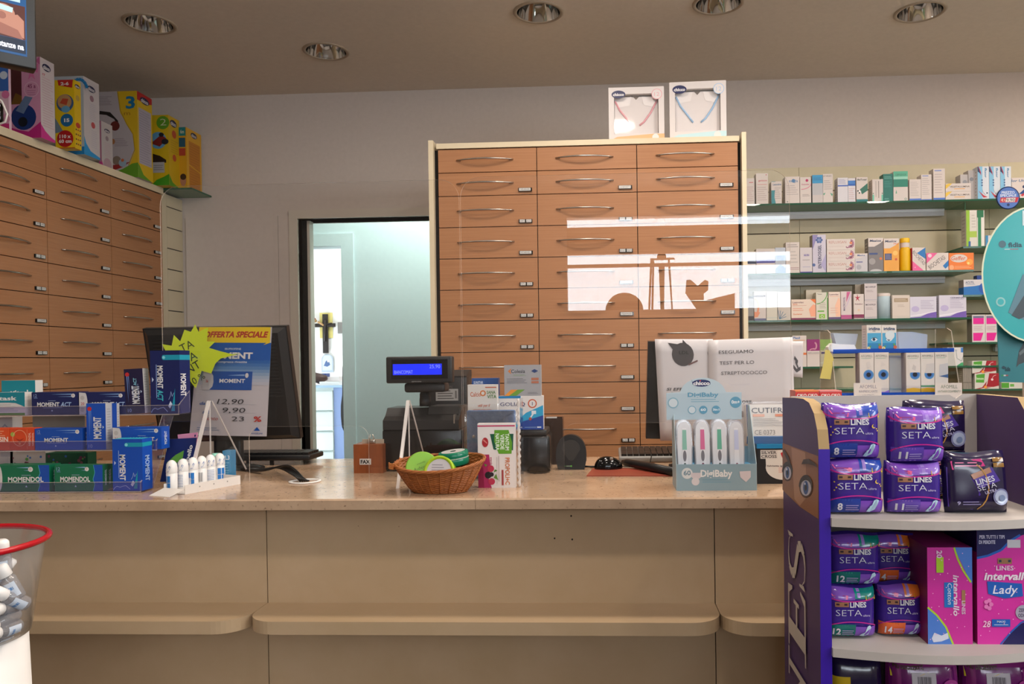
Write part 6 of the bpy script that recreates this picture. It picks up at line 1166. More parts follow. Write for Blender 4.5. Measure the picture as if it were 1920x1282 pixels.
# lettering, reading upwards; columns s = letter height direction (near to far), t = reading direction
def glyph(strokes, t0, t1):
    for pts in strokes: sa.poly([(S0y+(S1y-S0y)*(1-h), t0+(t1-t0)*q) for q, h in pts], '#b8aca2')
S0y, S1y = sp_(1481, 1150)[0], sp_(1513, 1150)[0]
zS1, zS0 = sp_(1497,1004)[1], sp_(1497,1098)[1]; zE0 = sp_(1497,1228)[1]; zN0 = zE0-(zS0-zE0)*1.25
def ser(t0, t1, kind):
    if kind == 'E': st = [[(0,0),(.95,0),(1,.28),(.95,.28),(.85,.06),(.30,.06),(0,.05)], [(.18,0),(.42,0),(.42,1),(.18,1)], [(0,1),(.92,1),(.95,.74),(.90,.74),(.80,.94),(0,.95)], [(.42,.46),(.72,.46),(.72,.36),(.78,.36),(.78,.66),(.72,.66),(.72,.54),(.42,.54)]]
    elif kind == 'N': st = [[(.0,0),(.36,0),(.36,.05),(.0,.05)], [(.14,0),(.22,0),(.22,.95),(.14,.95)], [(0,1),(.36,1),(.84,.22),(.84,0),(.78,0),(.10,.95),(0,.95)], [(.78,0),(.86,0),(.86,1),(.78,1)], [(.66,.95),(1,.95),(1,1),(.66,1)]]
    elif kind == 'L': st = [[(.18,0),(.42,0),(.42,1),(.18,1)], [(0,0),(.95,0),(1,.3),(.94,.3),(.84,.06),(0,.05)], [(0,.95),(.6,.95),(.6,1),(0,1)]]
    elif kind == 'I': st = [[(.34,0),(.66,0),(.66,1),(.34,1)], [(.1,0),(.9,0),(.9,.05),(.1,.05)], [(.1,.95),(.9,.95),(.9,1),(.1,1)]]
    else:
        cl = [(.92,.80),(.78,.95),(.5,.99),(.25,.93),(.14,.78),(.20,.62),(.5,.50),(.80,.38),(.86,.22),(.74,.07),(.5,.01),(.24,.05),(.10,.20)]
        wd = [.01,.02,.035,.07,.10,.11,.11,.11,.10,.07,.035,.02,.01]; st = []
        for i in range(len(cl)-1):
            (a, b), (c, d) = cl[i], cl[i+1]; L_ = math.hypot(c-a, d-b); nx, ny = -(d-b)/L_, (c-a)/L_
            st.append([(a+nx*wd[i], b+ny*wd[i]*.6), (c+nx*wd[i+1], d+ny*wd[i+1]*.6), (c-nx*wd[i+1], d-ny*wd[i+1]*.6), (a-nx*wd[i], b-ny*wd[i]*.6)])
        st += [[(.95,.68),(.90,.68),(.86,.92),(.95,.99)], [(.05,.32),(.10,.32),(.14,.08),(.05,.01)]]
    glyph(st, t0, t1)
ser(zS0, zS1, 'S'); ser(zE0, zS0-.004, 'E'); ser(zN0, zE0-.004, 'N'); ser(zN0-.05, zN0-.004, 'I'); ser(zN0-.17, zN0-.054, 'L')
mb.build('side_panel', pd)
XRR = aY(1830, 900, PF).x-PXX
zr0 = aY(1845, 738, PF).z
mb = MB(); mb.prismx([(0,.02),(0,zr0),(-.18,zr0-.0),(PN-PF,zr0-.12),(PN-PF,.02)], XRR, XRR+PT, 'purple_card', 'kraft'); mb.build('side_panel', pd)
mb = MB(); zb_ = aY(1640, 741, PF).z; mb.prism([(PT,.02),(XRR,.02),(XRR,zb_+.001),(aY(1802,740,PF).x-PXX,zb_+.0015),(aY(1790,748,PF).x-PXX,zb_-.009),(aY(1778,740,PF).x-PXX,zb_),(PT,zb_)], -.006, 0, 'card_white'); mb.build('back_panel', pd)
SHZ = [1.0, aY(1700, 1207, 1.5).z, .50]
def dshelf(z, t=.016):
    n = 14; x0, x1 = PT, XRR; pts = [(x0+(x1-x0)*i/n, PN-PF-.010-.035*sin(pi*i/n)) for i in range(n+1)]+[(x1,-.007),(x0,-.007)]
    return MB().prismz(pts, z-t, z, 'card_white')
SHZ[0] = aY(1610, 966, 1.50).z
for z in SHZ: dshelf(z).build('shelf', pd)
MB().box(PT, XRR, PN-PF+.01, -.01, .02, .12, 'purple_card').build('base', pd)
def pack_shape(w, h, d, seed=0):
    rnd = random.Random(seed); ph = [rnd.uniform(0, 6) for _ in range(4)]
    def surf(u, v, s):
        eu, ev = abs(2*u-1), abs(2*v-1); b = (1-eu**6)*(1-ev**5); wr = .0012*sin(9*u+ph[0])*sin(5*v+ph[1])+.0018*(ev**3)*sin(26*u+ph[2])
        x = w*(u-.5)*(1-.03*ev**4); z = h*v+.002*sin(6*u+ph[3])*(1 if v > .9 else 0)
        return Vector((x+w/2, s*(d/2*b**.55)+wr*(1 if s < 0 else 1)*b, z))
    return surf
def soft_pack(lab, x0, x1, yt, Y, z, d, base, ops, grp, tilt=0, name='pad_pack', rz=0, h=None):
    a = aY(x0, aYpix(x0, Y, z), Y); b = aY(x1, aYpix(x1, Y, z), Y); w = b.x-a.x; h = h or aY((x0+x1)/2, yt, Y).z-z
    sf = pack_shape(w, h, d, int(x0)); mb = MB(); n = 16
    for s in (-1, 1):
        vs = [sf(i/n, j/n, s) for j in range(n+1) for i in range(n+1)]
        fs = [(j*(n+1)+i, j*(n+1)+i+1, (j+1)*(n+1)+i+1, (j+1)*(n+1)+i) for j in range(n) for i in range(n)]
        mb.add(vs, fs if s < 0 else [f[::-1] for f in fs], base, True)
    A = Art(mb, (0,0,0), (1,0,0), (0,0,1), w, h, e=.0007); A.n = Vector((0,-1,0)); A.warp = lambda u, v: sf(min(max(u, .004), .996), min(max(v, .004), .996), -1)
    A.run(ops); o = mb.build(name, None, (a.x, Y+d/2, z+.0005), (tilt, 0, rz)); return tag(o, lab, 'pad pack', grp)
def strip(a0, b0, a1, b1, c, n=10):      # curved band between two outlines, cut in pieces that follow the surface
    return None
def setaops(num, c1, c2, night=0, name='SETA'):
    G = lambda h: P(h, 1)
    o = [('r',.02,.76,.55,.97,G('#7a4ab0')),('r',.55,.78,.98,.97,G(c1)),('r',.60,.80,.66,.97,G('#9a7cc8')),('cu',arc(.5,.86,.49,.13,180,360,14),.012,G('#c02a8c')),('p',[(.08,.90),(.42,.84),(.40,.77),(.12,.83)],G('#e05a90')),('l',.14,.79,.38,.86,2,G('#a03060')),('p',[(.76,.84),(.98,.82),(.98,.745),(.76,.76)],G('#e0c020')),('l',.80,.77,.95,.81,2,G('#d08030')),
      ('r',.16,.635,.42,.725,G('#9a6a50')),('r',.18,.665,.24,.70,G('#3a2c30')),('r',.33,.665,.39,.70,G('#3a2c30')),T('LINES',.60,.68,.10,'#d3d0d8',b=.03,w=.32),T(name,.42,.525,.125,'#cfcbd6',b=-.015,w=.50),T('ultra',.76,.475,.04,'#a89cc0',w=.14),
      ('r',.02,.03,.55,.30,G(c2)),('r',.55,.03,.98,.26,G('#7a48b4')),('cu',arc(.5,.22,.48,.13,180,0,14),.010,G('#c02a8c'))]
    o += [('p',[(.05+.09*i,.05),(.09+.09*i,.05),(.20+.05*i,.29),(.18+.05*i,.29)],G(c1)) for i in range(5)]
    if night: o += [('c',.10+.03*(i%3),.45+.05*i,.012,'#e0b840') for i in range(4)]+[('c',.86+.04*cos(i),.60+.035*i-.08,.012,'#e0b840') for i in range(4)]+[('c',.83,.60,.035,'#e0b840'),('c',.845,.61,.030,'#3b2482')]
    o += [T(str(num),.19,.16,.13,'#d3d0d8',b=.03,w=.09 if num < 10 else .15),('l',.29,.08,.52,.20,3,'#a898cc')]
    o += [('p',[(.66,.06),(.72,.05),(.80,.10),(.84,.20),(.86,.27),(.82,.29),(.77,.27),(.74,.18),(.68,.12)],'#b3d0e4'),('p',[(.70,.16),(.76,.20),(.72,.10)],'#b3d0e4')] if night or num == 11 else [('p',[(.64,.06),(.72,.05),(.80,.10),(.85,.24),(.82,.29),(.77,.27),(.73,.15),(.66,.11)],'#bcd4e4')]
    return o
PU = '#3b2482'; Z1, Z2, Z3 = SHZ
g8 = 'purple pad packs on the upper display shelf'
def h2(yt, Y, x=1700): return aY(x, yt, Y).z
zm8 = h2(861, 1.51, 1605); zm11 = h2(869, 1.51, 1720)
MATS['p_purple'] = P(PU, 1)
soft_pack('purple night pack marked 8, lower of the two, upper display shelf', 1554, 1662, 861, 1.50, Z1, .055, 'p_purple', setaops(8, '#2c4aa8', '#2a3f96', 1), g8)
soft_pack('purple night pack marked 8, upper of the two at the left of the upper shelf', 1547, 1656, 758, 1.50, zm8, .055, 'p_purple', setaops(8, '#2c4aa8', '#2a3f96', 1), g8, rz=.02)
soft_pack('purple pack marked 11, lower of the two in the middle of the upper shelf', 1667, 1773, 868, 1.50, Z1, .06, 'p_purple', setaops(11, '#8a62c0', '#5c40a4'), g8)
soft_pack('purple pack marked 11, upper and slightly turned, in the middle of the upper shelf', 1672, 1780, 766, 1.50, zm11, .06, 'p_purple', setaops(11, '#8a62c0', '#5c40a4'), g8, rz=.06)
def darkops(sub='ULTRA'):
    return [('p',[(.03,.1),(.03,.75),(.4,.55),(.5,.3),(.4,.05)],P('#4a2c94',1)),('p',[(.08,.84),(.55,.88),(.60,.76),(.10,.70)],P('#c8307c',1)),('l',.14,.74,.52,.84,2,P('#e080a8',1)),('cu',arc(.30,.42,.33,.42,60,-60,8),.010,P('#b08040',1)),('p',[(.36,.62),(.70,.74),(.82,.52),(.50,.40)],P('#4a3490',1)),('p',[(.36,.62),(.66,.74),(.69,.66),(.40,.54)],P('#a07058',1)),T('LINES',.58,.53,.09,'#c8c4d4',b=.02,w=.30,r=14),T('SETA',.60,.43,.09,'#c8c4d4',b=-.01,w=.30,r=14),T(sub,.66,.35,.05,'#a8a0c0',w=.2,r=14),('c',.82,.26,.13,P('#7c7ca4',1)),('c',.82,.26,.105,P('#a8b0c8',1)),('c',.83,.24,.05,P('#7484a4',1)),('r',.72,.83,.90,.90,P('#8a6020',1)),('r',.72,.74,.90,.81,P('#8a6020',1)),T('9',.16,.16,.06,'#a8a0c8',w=.05),('l',.22,.12,.5,.2,2,'#8a80b0')]
MATS['p_dark'] = P('#1c1238', 1)
soft_pack('black and purple glossy pack leaning at the right of the upper shelf, in front', 1780, 1902, 850, 1.50, Z1, .05, 'p_dark', darkops(), g8, tilt=-.12)
zz = h2(848, 1.60, 1760)
MB_ = MB(); 
soft_pack('black and purple glossy pack behind the others, low in the shade', 1714, 1822, 850, 1.66, Z1, .05, 'p_dark', darkops(), g8)
soft_pack('black and purple glossy pack behind, raised above the one marked 11', 1700, 1820, 752, 1.66, h2(849,1.66,1768)+.001, .05, 'p_dark', darkops(), g8)
g12 = 'pad packs on the middle display shelf'
zm = h2(1101, 1.53, 1600); 
soft_pack('purple and teal pack marked 12, lower of two on the middle shelf', 1551, 1648, 1102, 1.52, Z2, .06, 'p_purple', setaops(12, '#0f8078', '#0c6a66'), g12)
soft_pack('purple and teal pack marked 12, upper of two on the middle shelf', 1558, 1657, 1003, 1.53, zm, .06, 'p_purple', setaops(12, '#0f8078', '#0c6a66'), g12)
soft_pack('purple and orange pack marked 14, lower of the two on the middle shelf', 1650, 1736, 1097, 1.53, Z2, .06, 'p_purple', setaops(14, '#e0722c', '#d8602c'), g12)
soft_pack('purple and orange pack marked 14, upper one, set back', 1638, 1723, 1003, 1.585, h2(1096,1.585,1690), .05, 'p_purple', setaops(14, '#e0722c', '#d8602c'), g12)
gx_ = 'pink pad cartons on the middle display shelf'
carton('pad_carton', 'pink pad carton with blue corners standing on its end on the middle shelf', 1740, 1824, 1026, 1.50, Z2, .14, '#c42c94', [('p',[(.60,1),(1,1),(1,.62),(.85,.75),(.72,.88)],'#4a78c8'),('cu',[(.60,1),(.68,.88),(.80,.76),(.97,.64)],.02,'#a8c82c'),('p',[(0,0),(.55,0),(.40,.18),(.20,.30),(0,.38)],'#4a78c8'),('cu',[(.0,.38),(.2,.30),(.40,.18),(.56,0)],.02,'#a8c82c'),T('intervallo',.64,.50,.13,'#dcc8d8',r=-90,b=.02,w=.42,i=.15),('r',.37,.38,.58,.64,'#1f6ab4'),T('Cotton',.50,.52,.10,'#dcd8e4',r=-90,b=0,w=.22,i=.2),('r',.76,.42,.84,.56,'#9a7050'),T('LINES',.80,.38,.08,'#d3b8cc',r=-90,w=.14),('r',.20,.74,.36,.90,'#a8c82c'),T('20',.27,.93,.12,'#dcc8d8',r=-90,w=.08),('p',[(.08,.06),(.14,.12),(.30,.09),(.44,.12),(.46,.06),(.3,.03),(.12,.02)],'#c8ccdc')]+[('c',(i*.37)%1*.9+.05,(i*.23)%1*.9+.05,.012,'#e8a8d0') for i in range(26)], left=[('r',0,0,1,1,'#7a1450')], top=[('r',0,0,1,1,'#8a1c64')], cat='pad carton', group=gx_)
carton('pad_carton', 'large pink and navy pad carton at the right edge of the middle shelf', 1833, 1935, 992, 1.50, Z2, .14, '#d0309c', [('p',[(0,1),(1,1),(1,.97),(.7,.93),(.45,.83),(.2,.78),(0,.76)],'#1c1a54'),('cu',[(0,.75),(.2,.77),(.45,.82),(.62,.90),(.8,.95)],.022,'#1f5cb4'),('p',[(.45,0),(.62,.10),(.80,.18),(1,.22),(1,0)],'#1c1a54'),('cu',[(.42,0),(.62,.11),(.80,.19),(1,.23)],.014,'#1f5cb4'),T('PER TUTTI I TIPI',.28,.935,.03,'#c8c4dc',b=.03,w=.46),T('DI PERDITE',.19,.89,.03,'#c8c4dc',b=.03,w=.30),('r',.56,.84,.80,.91,'#c8c4cc'),('r',.38,.70,.64,.75,'#9a7050'),('r',.40,.715,.45,.735,'#2a3a50'),('r',.57,.715,.62,.735,'#2a3a50'),T('LINES',.51,.665,.04,'#e0c8dc',b=.02,w=.32),T('intervallo',.56,.595,.065,'#e8dce8',b=.03,w=.84,i=.2),('p',[(.18,.55),(.82,.53),(.84,.42),(.5,.40),(.2,.44)],'#1f5cb4'),T('Lady',.52,.48,.075,'#e0dcec',b=.01,w=.44,i=.2),('c',.84,.28,.14,'#a8a0b4'),T('ZERO',.84,.30,.03,'#3c3a54',b=.02,w=.17),T('ODORI',.84,.255,.03,'#3c3a54',b=.02,w=.19),T('28',.17,.18,.055,'#e8c8dc',b=.01,w=.14,i=.2),('r',.26,.155,.60,.22,'#1f5cb4'),('l',.30,.165,.56,.18,1,'#c8d4e8'),T('MAXI',.43,.20,.018,'#c8d4e8',w=.15)]+[('c',.2+.05*cos(i*1.26),.35+.035*sin(i*1.26),.04,'#e078b8') for i in range(5)]+[('c',(i*.37)%1*.9+.05,(i*.29)%1*.65+.08,.010,'#eaa8d4') for i in range(20)], left=[('r',0,0,1,1,'#8a1464'),('r',0,.8,1,1,'#1c1a54')], top=[('r',0,0,1,1,'#24246c')], cat='pad carton', group=gx_)
g3 = 'pad packs on the lower display shelf'
lowops = lambda: [('r',.01,.60,.99,.90,P('#6a1464',1)),('r',.01,.03,.99,.60,P('#a8a0b8',1)),('p',[(.02,.99),(.62,.99),(.50,.86),(.30,.82),(.02,.80)],P('#d8b818',1)),T('PIU DISCREZIONE',.24,.90,.035,'#4a3c20',b=.03,w=.40),('r',.26,.62,.60,.86,P('#b8b0b8',1))]+[('r',.34+.018*i,.73,.34+.018*i+[.01,.005,.008][i%3],.83,'#4a444c') for i in range(11)]+[('c',.80,.74,.12,P('#a83c8c',1)),('c',.80,.74,.07,P('#c87cb0',1)),('c',.80,.74,.03,P('#8a1464',1)),T('LINES',.52,.48,.13,'#24285c',b=.03,w=.56)]
zt3 = aY(1740, 1236, 1.50).z
soft_pack('white and plum pack with a barcode label, middle of the lowest shelf', 1677, 1812, 1236, 1.52, Z3, .09, P('#8a2c78', 1), lowops(), g3, h=zt3-Z3-.003)
soft_pack('white and plum pack with a barcode label, right of the lowest shelf', 1818, 1950, 1236, 1.52, Z3, .09, P('#8a2c78', 1), lowops(), g3, h=zt3-Z3-.003, rz=-.0)
soft_pack('dark glossy pack in the shade at the left of the lowest visible shelf', 1560, 1665, 1240, 1.54, Z3, .08, 'p_dark', [('p',[(.05,.75),(.4,.82),(.9,.74),(.95,.7),(.5,.7)],P('#4a1c50',1)),('r',.05,.72,.35,.80,P('#c8a818',1))], g3, h=zt3-Z3-.006)
# ================================================================ clear counter rack with eye drop cartons
KY = 2.40; kz2 = aY(1700, 657, KY).z; kz1 = aY(1700, 739, KY-.03).z
ar = empty('display_rack', 'clear acrylic rack with blue shelves holding eye drop cartons behind the purple display', 'rack', (0,0,0))
ax0, ax1 = aY(1562, 660, KY).x, aY(1788, 660, KY).x
mb = MB(); mb.box(ax0, ax1, KY, KY+.13, kz2-.006, kz2, 'blue_acrylic').box(ax0, ax1, KY-.004, KY, kz2-.006, kz2+.006, 'blue_acrylic'); mb.build('shelf', ar)
mb = MB(); mb.box(ax0, ax1, KY-.03, KY+.13, kz1-.006, kz1, 'blue_acrylic').box(ax0, ax1, KY-.034, KY-.03, kz1-.006, kz1+.006, 'blue_acrylic'); mb.build('shelf', ar)
zt = aY(1700, 622, KY+.05).z
for xx in (ax0-.004, ax1+.001):
    mb = MB(); mb.prismx([(KY+.02, zt), (KY+.05, zt+.01), (KY+.135, zt+.01), (KY+.135, ZT), (KY-.10, ZT), (KY-.085, ZT+.06)], xx, xx+.003, 'plexi_soft', 'plexi_edge'); mb.build('side_panel', ar)
mb = MB(); mb.box(ax0, ax1, KY+.131, KY+.134, ZT, kz2+.11, 'plexi', {'t':'plexi_edge'}); mb.build('back_panel', ar)
def eye(cx, cy, r, cut=0): return [('c',cx,cy,r,'#4f9a5c'),('c',cx,cy,r*.85,'#4a86b8'),('c',cx,cy,r*.6,'#3a6ab0'),('c',cx,cy,r*.36,'#0c1020')]
for k, (a, nm) in enumerate([(1625.5,'left'),(1653.5,'right')]):
    carton('eye_drop_box', 'blue eye drop carton with a drawn eye, %s of the pair on the rack top' % nm, a, a+27.5, 609, KY+.01, kz2+.0003, .045, '#d3ccc6', [('r',.04,0,.98,.69,'#2c7fb0'),('r',.04,.30,.98,.69,'#4a9cc4'),('r',.04,.0,.98,.10,'#1a5a9a'),T('iridina',.52,.86,.115,'#24406a',b=.03,w=.76),T('DUE',.5,.76,.04,'#6a6a70',w=.18),('p',[(.28,.43),(.4,.50),(.6,.50),(.74,.44),(.6,.37),(.4,.37)],'#cfd6de'),('c',.48,.44,.10,'#28506c'),('c',.48,.44,.05,'#0c1420'),('p',[(.28,.44),(.4,.51),(.6,.52),(.78,.46),(.6,.50),(.4,.49)],'#101820'),('c',.12,.10,.12,'#d8d4b0'),('c',.12,.10,.05,'#d0a030'),('c',.90,.14,.12,'#c0603c'),('c',.84,.24,.07,'#5a9a4a'),('c',.22,.17,.06,'#5a9a4a')]+([('c',.55,.60,.32,'#c9d0d4')] if k else []), left=[('r',0,0,1,1,'#b9aea8'),('l',.2,.1,.8,.9,8,'#9a8f8a')], group='blue eye drop cartons', cat='box')
AF = [(1612.5, 1639, 661, 0), (1640, 1667, 660.5, 1), (1699.5, 1726, 661, 2), (1727, 1752.5, 660.5, 3), (1753.5, 1778, 660, 4)]
fl_ = ['#d8506a', '#8a6ac0', '#d0a020', '#d0a020', '#b8b0ae']
for a, b, yt, k in AF:
    yw = KY-.018
    top_cut = [[('p',[(.55,.62),(.45,.76),(.7,.80),(.80,.66)],'#c8c0bc')], [('p',[(.45,.66),(.5,.78),(.8,.70)],'#c8c0bc')], [('r',.2,.52,1,.78,'#cfc7c2'),('p',[(.4,.60),(.5,.72),(.7,.66),(.65,.56)],'#bdb5b2')], [('p',[(.3,.50),(.4,.72),(1,.74),(1,.50)],'#c0bab8')], [('p',[(.3,.42),(.35,.70),(1,.74),(1,.42)],'#b8b6ba'),('p',[(.3,.42),(1,.47),(1,.38)],'#3a5a8c')]][k]
    e = eye(.85, .47, .46) if k < 4 else []
    e = [('c',min(q[1],.62),q[2],min(q[3], .36),q[4]) for q in e]
    carton('eye_drop_box', 'white eye drop carton on the lower rack shelf, %s' % ['first from the left','second from the left','third from the left','fourth from the left','rightmost with its eye half covered'][k], a, b, yt, yw, kz1+.0003, .04, '#cec6c0', e+top_cut+[T('AFOMILL',.5,.92,.055,'#5a6a5c',b=-.01,w=.84),('l',.1,.85,.8,.88,1,'#8fb098'),('r',.0,.17 if k > 1 else .13,1,.205 if k > 1 else .15,'#3f8a64' if k > 2 else '#c9c0bc'),('p',[(0,0),(0,.13),(.5,.15),(1,.13),(1,0)] if k > 1 else [(.0,.0),(.0,.10),(.3,.06),(.7,.06),(1,.10),(1,0)],fl_[k])], left=[('r',0,0,1,1,'#a8a09a'),('r',.2,.1,.8,.9,'#9a928e')], group='white eye drop cartons')
for a, b, lab, tt, c in ((1601, 1653, 'small white name card at the left of the eye drop rack', ('AFOMILL','RINFRESCANTE','LENITIVO'), '#6a6a84'), (1753.5, 1804, 'small white name card at the right of the eye drop rack', ('AFOMILL','ANTIARROSSAMENTO',''), '#4a6a54')):
    yw = KY-.045; z0 = aY(a, 746, yw).z; A0 = aY(a, 746, yw).x; W = aY(b, 746, yw).x-A0; H = aY(a, 718, yw).z-z0
    mb = MB(); mb.box(0, W, 0, .001, 0, H, '#cdc5c0'); mb.box(W*.4, W*.6, .001, .02, 0, .002, '#cdc5c0')
    Art(mb, (0,0,0), (1,0,0), (0,0,1), W, H).run([T(tt[0],.52,.76,.24,c,b=-.01,w=.62),T(tt[1],.52,.44,.16,c,b=-.01,w=.66 if tt[2] else .86)]+([T(tt[2],.52,.16,.15,c,b=-.01,w=.42)] if tt[2] else []))
    tag(mb.build('name_card', None, (A0, yw, z0)), lab, 'sign', 'name cards on the eye drop rack')
def bagm(name, lab, pts, Y, m, d=.03, grp=None):
    q = [aY(x, y, Y) for x, y in pts]; mb = MB(); mb.prism([(p.x, p.z) for p in q], Y, Y+d, m); return tag(mb.build(name), lab, 'bag', grp)
bagm('clear_bag', 'crumpled clear bag on the left of the eye drop rack top', [(1571,656),(1602,656),(1609,626),(1562,624),(1568,645)], KY+.07, 'frosted', .03)
bagm('clear_bag', 'frosted plastic sleeve right of the blue eye drop cartons', [(1686,656),(1738,656),(1739,627),(1712,622),(1684,622)], KY+.06, 'frosted', .03)
bagm('clear_bag', 'pale plastic sleeve under the blue shelf in the middle of the rack', [(1668,736),(1697,736),(1697,666),(1668,666)], KY+.02, 'frosted', .03)
mb = MB(); q = [aY(x, y, KY+.03) for x, y in ((1555,660),(1607,657),(1602,646),(1574,645),(1560,643),(1553,650))]; mb.prism([(p.x, p.z) for p in q], KY+.03, KY+.06, '#f0eeea'); tag(mb.build('paper_roll'), 'bright white folded paper at the left end of the rack top', 'paper')
mb = MB(); q = [aY(x, y, KY-.005) for x, y in ((1537,709),(1557,711),(1563,672),(1555,656),(1547,656),(1544,680))]; mb.prism([(p.x, p.z) for p in q], KY-.006, KY-.0055, '#c8b860'); tag(mb.build('yellow_note'), 'yellow sticky note hanging at the left edge of the eye drop rack', 'note')
for a, b, c, nm in ((1493, 1537.5, '#d0703a', 'orange'), (1538.5, 1580, '#d07a78', 'pink')):
    carton('candy_box', 'candy box with %s lid and red band behind the purple display' % nm, a, b, 732, 2.12, ZT, .06, '#cfc6c2', [('p',[(0,.93),(0,.985),(1,.985),(1,.93)],'#c02a2a'),('r',0,.985,1,1,c),('r',0,.945,1,.97,'#c02a2a'),T('CiKO CiKO',.5,.95,.030,'#ddd4cc',b=.03,w=.86)], top=[('r',0,0,1,1,c)], group='candy boxes', left=[('r',0,.9,1,1,'#a85040')])
# ================================================================ round turquoise sign and its panel
mat('turq', '#3aa9ac', .22, coat=.6); mat('teal_card', '#2f747c', .35); 
SYN = 2.05
c = aY(1941, 514, SYN); R = aY(1941, 514, SYN).x-aY(1841, 514, SYN).x
sg = empty('round_sign', 'large round turquoise cardboard sign at the right picture edge', 'sign', (c.x, SYN, c.z))
sy = (aY(1900, 410, SYN).z-aY(1900, 514, SYN).z)/R*.97
mb = MB(); n = 48; pts = [(R*cos(2*pi*i/n), R*1.30*sin(2*pi*i/n)) for i in range(n)]; mb.prism(pts, -.002, .002, 'turq', '#d8d0b0')
A = Art(mb, (-R,-.002,-R*1.3), (1,0,0), (0,0,1), 2*R, 2.6*R)
rim = [(.5+.5*cos(radians(t)), .5+.5*sin(radians(t))) for t in range(90, 271, 8)]
A.run([('cu',rim,.008,'#d8d8b8'),T('fidia',.31,.72,.035,'#2f4a58',b=.03,w=.13),('c',.19,.725,.035,'#4a6a74'),('r',.21,.685,.26,.69,'#c8d4d4'),('r',.26,.685,.34,.69,'#b05a68'),('c',.17,.30,.045,'#8fc0bc'),('c',.17,.30,.030,'#3aa9ac'),('p',[(.38,.50),(.24,.22),(.50,.12),(.60,.5)],'#5a7f8c'),('p',[(.40,.36),(.27,.20),(.34,.17),(.5,.22)],'#3f4a50'),('r',.38,.86,.50,.97,'#c8dcdc'),('r',.395,.875,.50,.955,'#7fb8c8')])
mb.build('disc', sg)
tc_ = [aY(x, y, SYN+.02) for x, y in ((1874,716),(1960,718),(1960,572),(1868,580))]
mb = MB(); mb.prism([(p.x-c.x, p.z-c.z) for p in tc_]+[], .018, .022, 'teal_card')
px0, pz0 = tc_[0].x-c.x, tc_[0].z-c.z; PW, PHH = tc_[1].x-tc_[0].x, tc_[3].z-tc_[0].z
A = Art(mb, (px0,.018,pz0), (1,0,0), (0,0,1), PW, PHH)
A.run([T('IONTAX',.16,.80,.09,'#8f9a9c',b=0,w=.27),('c',.08,.80,.045,'#a05a64'),('c',.08,.80,.028,'#8f9a9c'),('p',[(.36,.20),(.42,.42),(.60,.62),(.60,.28),(.42,.24)],'#3a4448'),('p',[(.42,.40),(.60,.50),(.60,.44),(.44,.36)],'#5f6a6c'),('c',.08,.20,.035,'#1f3f4a'),T('fidia',.17,.18,.06,'#1f3f4a',b=.03,w=.12),('r',.03,.08,.08,.10,'#2f8a5c'),('r',.08,.08,.13,.10,'#b0b8b4'),('r',.13,.08,.18,.10,'#8a4a50')])
mb.build('text_panel', sg)
MB().tube([(PW*.6+px0,.03,-c.z+ZT+.004),(PW*.6+px0,.03,R*.9)], .006, 'alu', 10).build('post', sg); MB().box(PW*.6+px0-.08, PW*.6+px0+.06, -.03, .09, -c.z+ZT, -c.z+ZT+.004, 'alu').build('foot_plate', sg)
# ================================================================ clear gift tub on the lower left
BYY = 1.30; hz = 1.3-(1022-691)/1471*BYY; rc = aY(-113, 1022, BYY); RB = .158
tub = empty('gift_tub', 'clear plastic tub with red rim full of small bottles, on a white pedestal', 'tub', (rc.x, BYY, 0))
ztop = rc.z; zbot = aY(28, 1200, BYY).z; rb = (aY(26, 1195, BYY).x-rc.x)
mb = MB(); mb.lathe([(rb*.0,zbot),(rb,zbot),(RB-.004,ztop)], 'bin_plastic', 56); mb.lathe([(RB-.0065,ztop),(rb-.003,zbot+.003),(0,zbot+.003)], 'bin_plastic', 56); mb.build('bowl', tub)
mat('red_rim', '#b00f1c', .25)
mb = MB(); mb.tube([(RB*cos(2*pi*i/64), RB*sin(2*pi*i/64), ztop) for i in range(65)], .0055, 'red_rim', 10, cap=False); mb.build('rim', tub)
MB().lathe([(0,.0),(.19,0),(.19,.01),(rb*1.12,.15),(rb*.96,zbot-.003),(0,zbot-.001)], 'white_plastic', 48).build('pedestal', tub)
clear('clear_pet', '#f0f0f4', 1.5, haze=.35, hazecol='#b8b4b4')
rnd = random.Random(4); prev = []
names_ = ['near the rim', 'below the rim', 'halfway down', 'low', 'at the bottom']
def bottle(X, Y, Z, rx, ry, rz_, lab, scale=1):
    b = empty('sample_bottle', lab, 'bottle', (rc.x+X, BYY+Y, Z), 0, 'small bottles in the clear tub'); b.rotation_euler = (rx, ry, rz_); b.scale = (scale,)*3
    MB().lathe([(0,-.032),(.012,-.032),(.014,-.029),(.014,.012),(.009,.018),(.009,.020)], 'clear_pet', 20).build('body', b)
    MB().lathe([(.0115,.018),(.0125,.019),(.0122,.040),(.009,.044),(0,.0445)], 'white_plastic', 20).build('cap', b)
    mb = MB(); A = Art(mb, (0,0,0), (1,0,0), (0,0,1), 1, 1); A.n = Vector((0,0,0)); A.warp = lambda u, v: Vector((sin((u-.5)*2.4)*.0143, -cos((u-.5)*2.4)*.0143, -.024+v*.03)); A.run([('r',0,0,1,1,'#c4ccd8'),('r',.2,.5,.8,.7,'#5f84b4')]); mb.build('label', b)
proto_b = None
lab_i = 0
spots_b = [(6,1052,.2,.1),(-6,1085,-.5,.4),(20,1094,.3,-.3),(12,1138,1.4,.5),(24,1122,.9,-.4),(0,1116,1.2,.9),(6,1162,1.7,.8),(-4,1170,1.2,.2),(10,1180,1.5,-.8),(-4,1192,1.5,.2)]
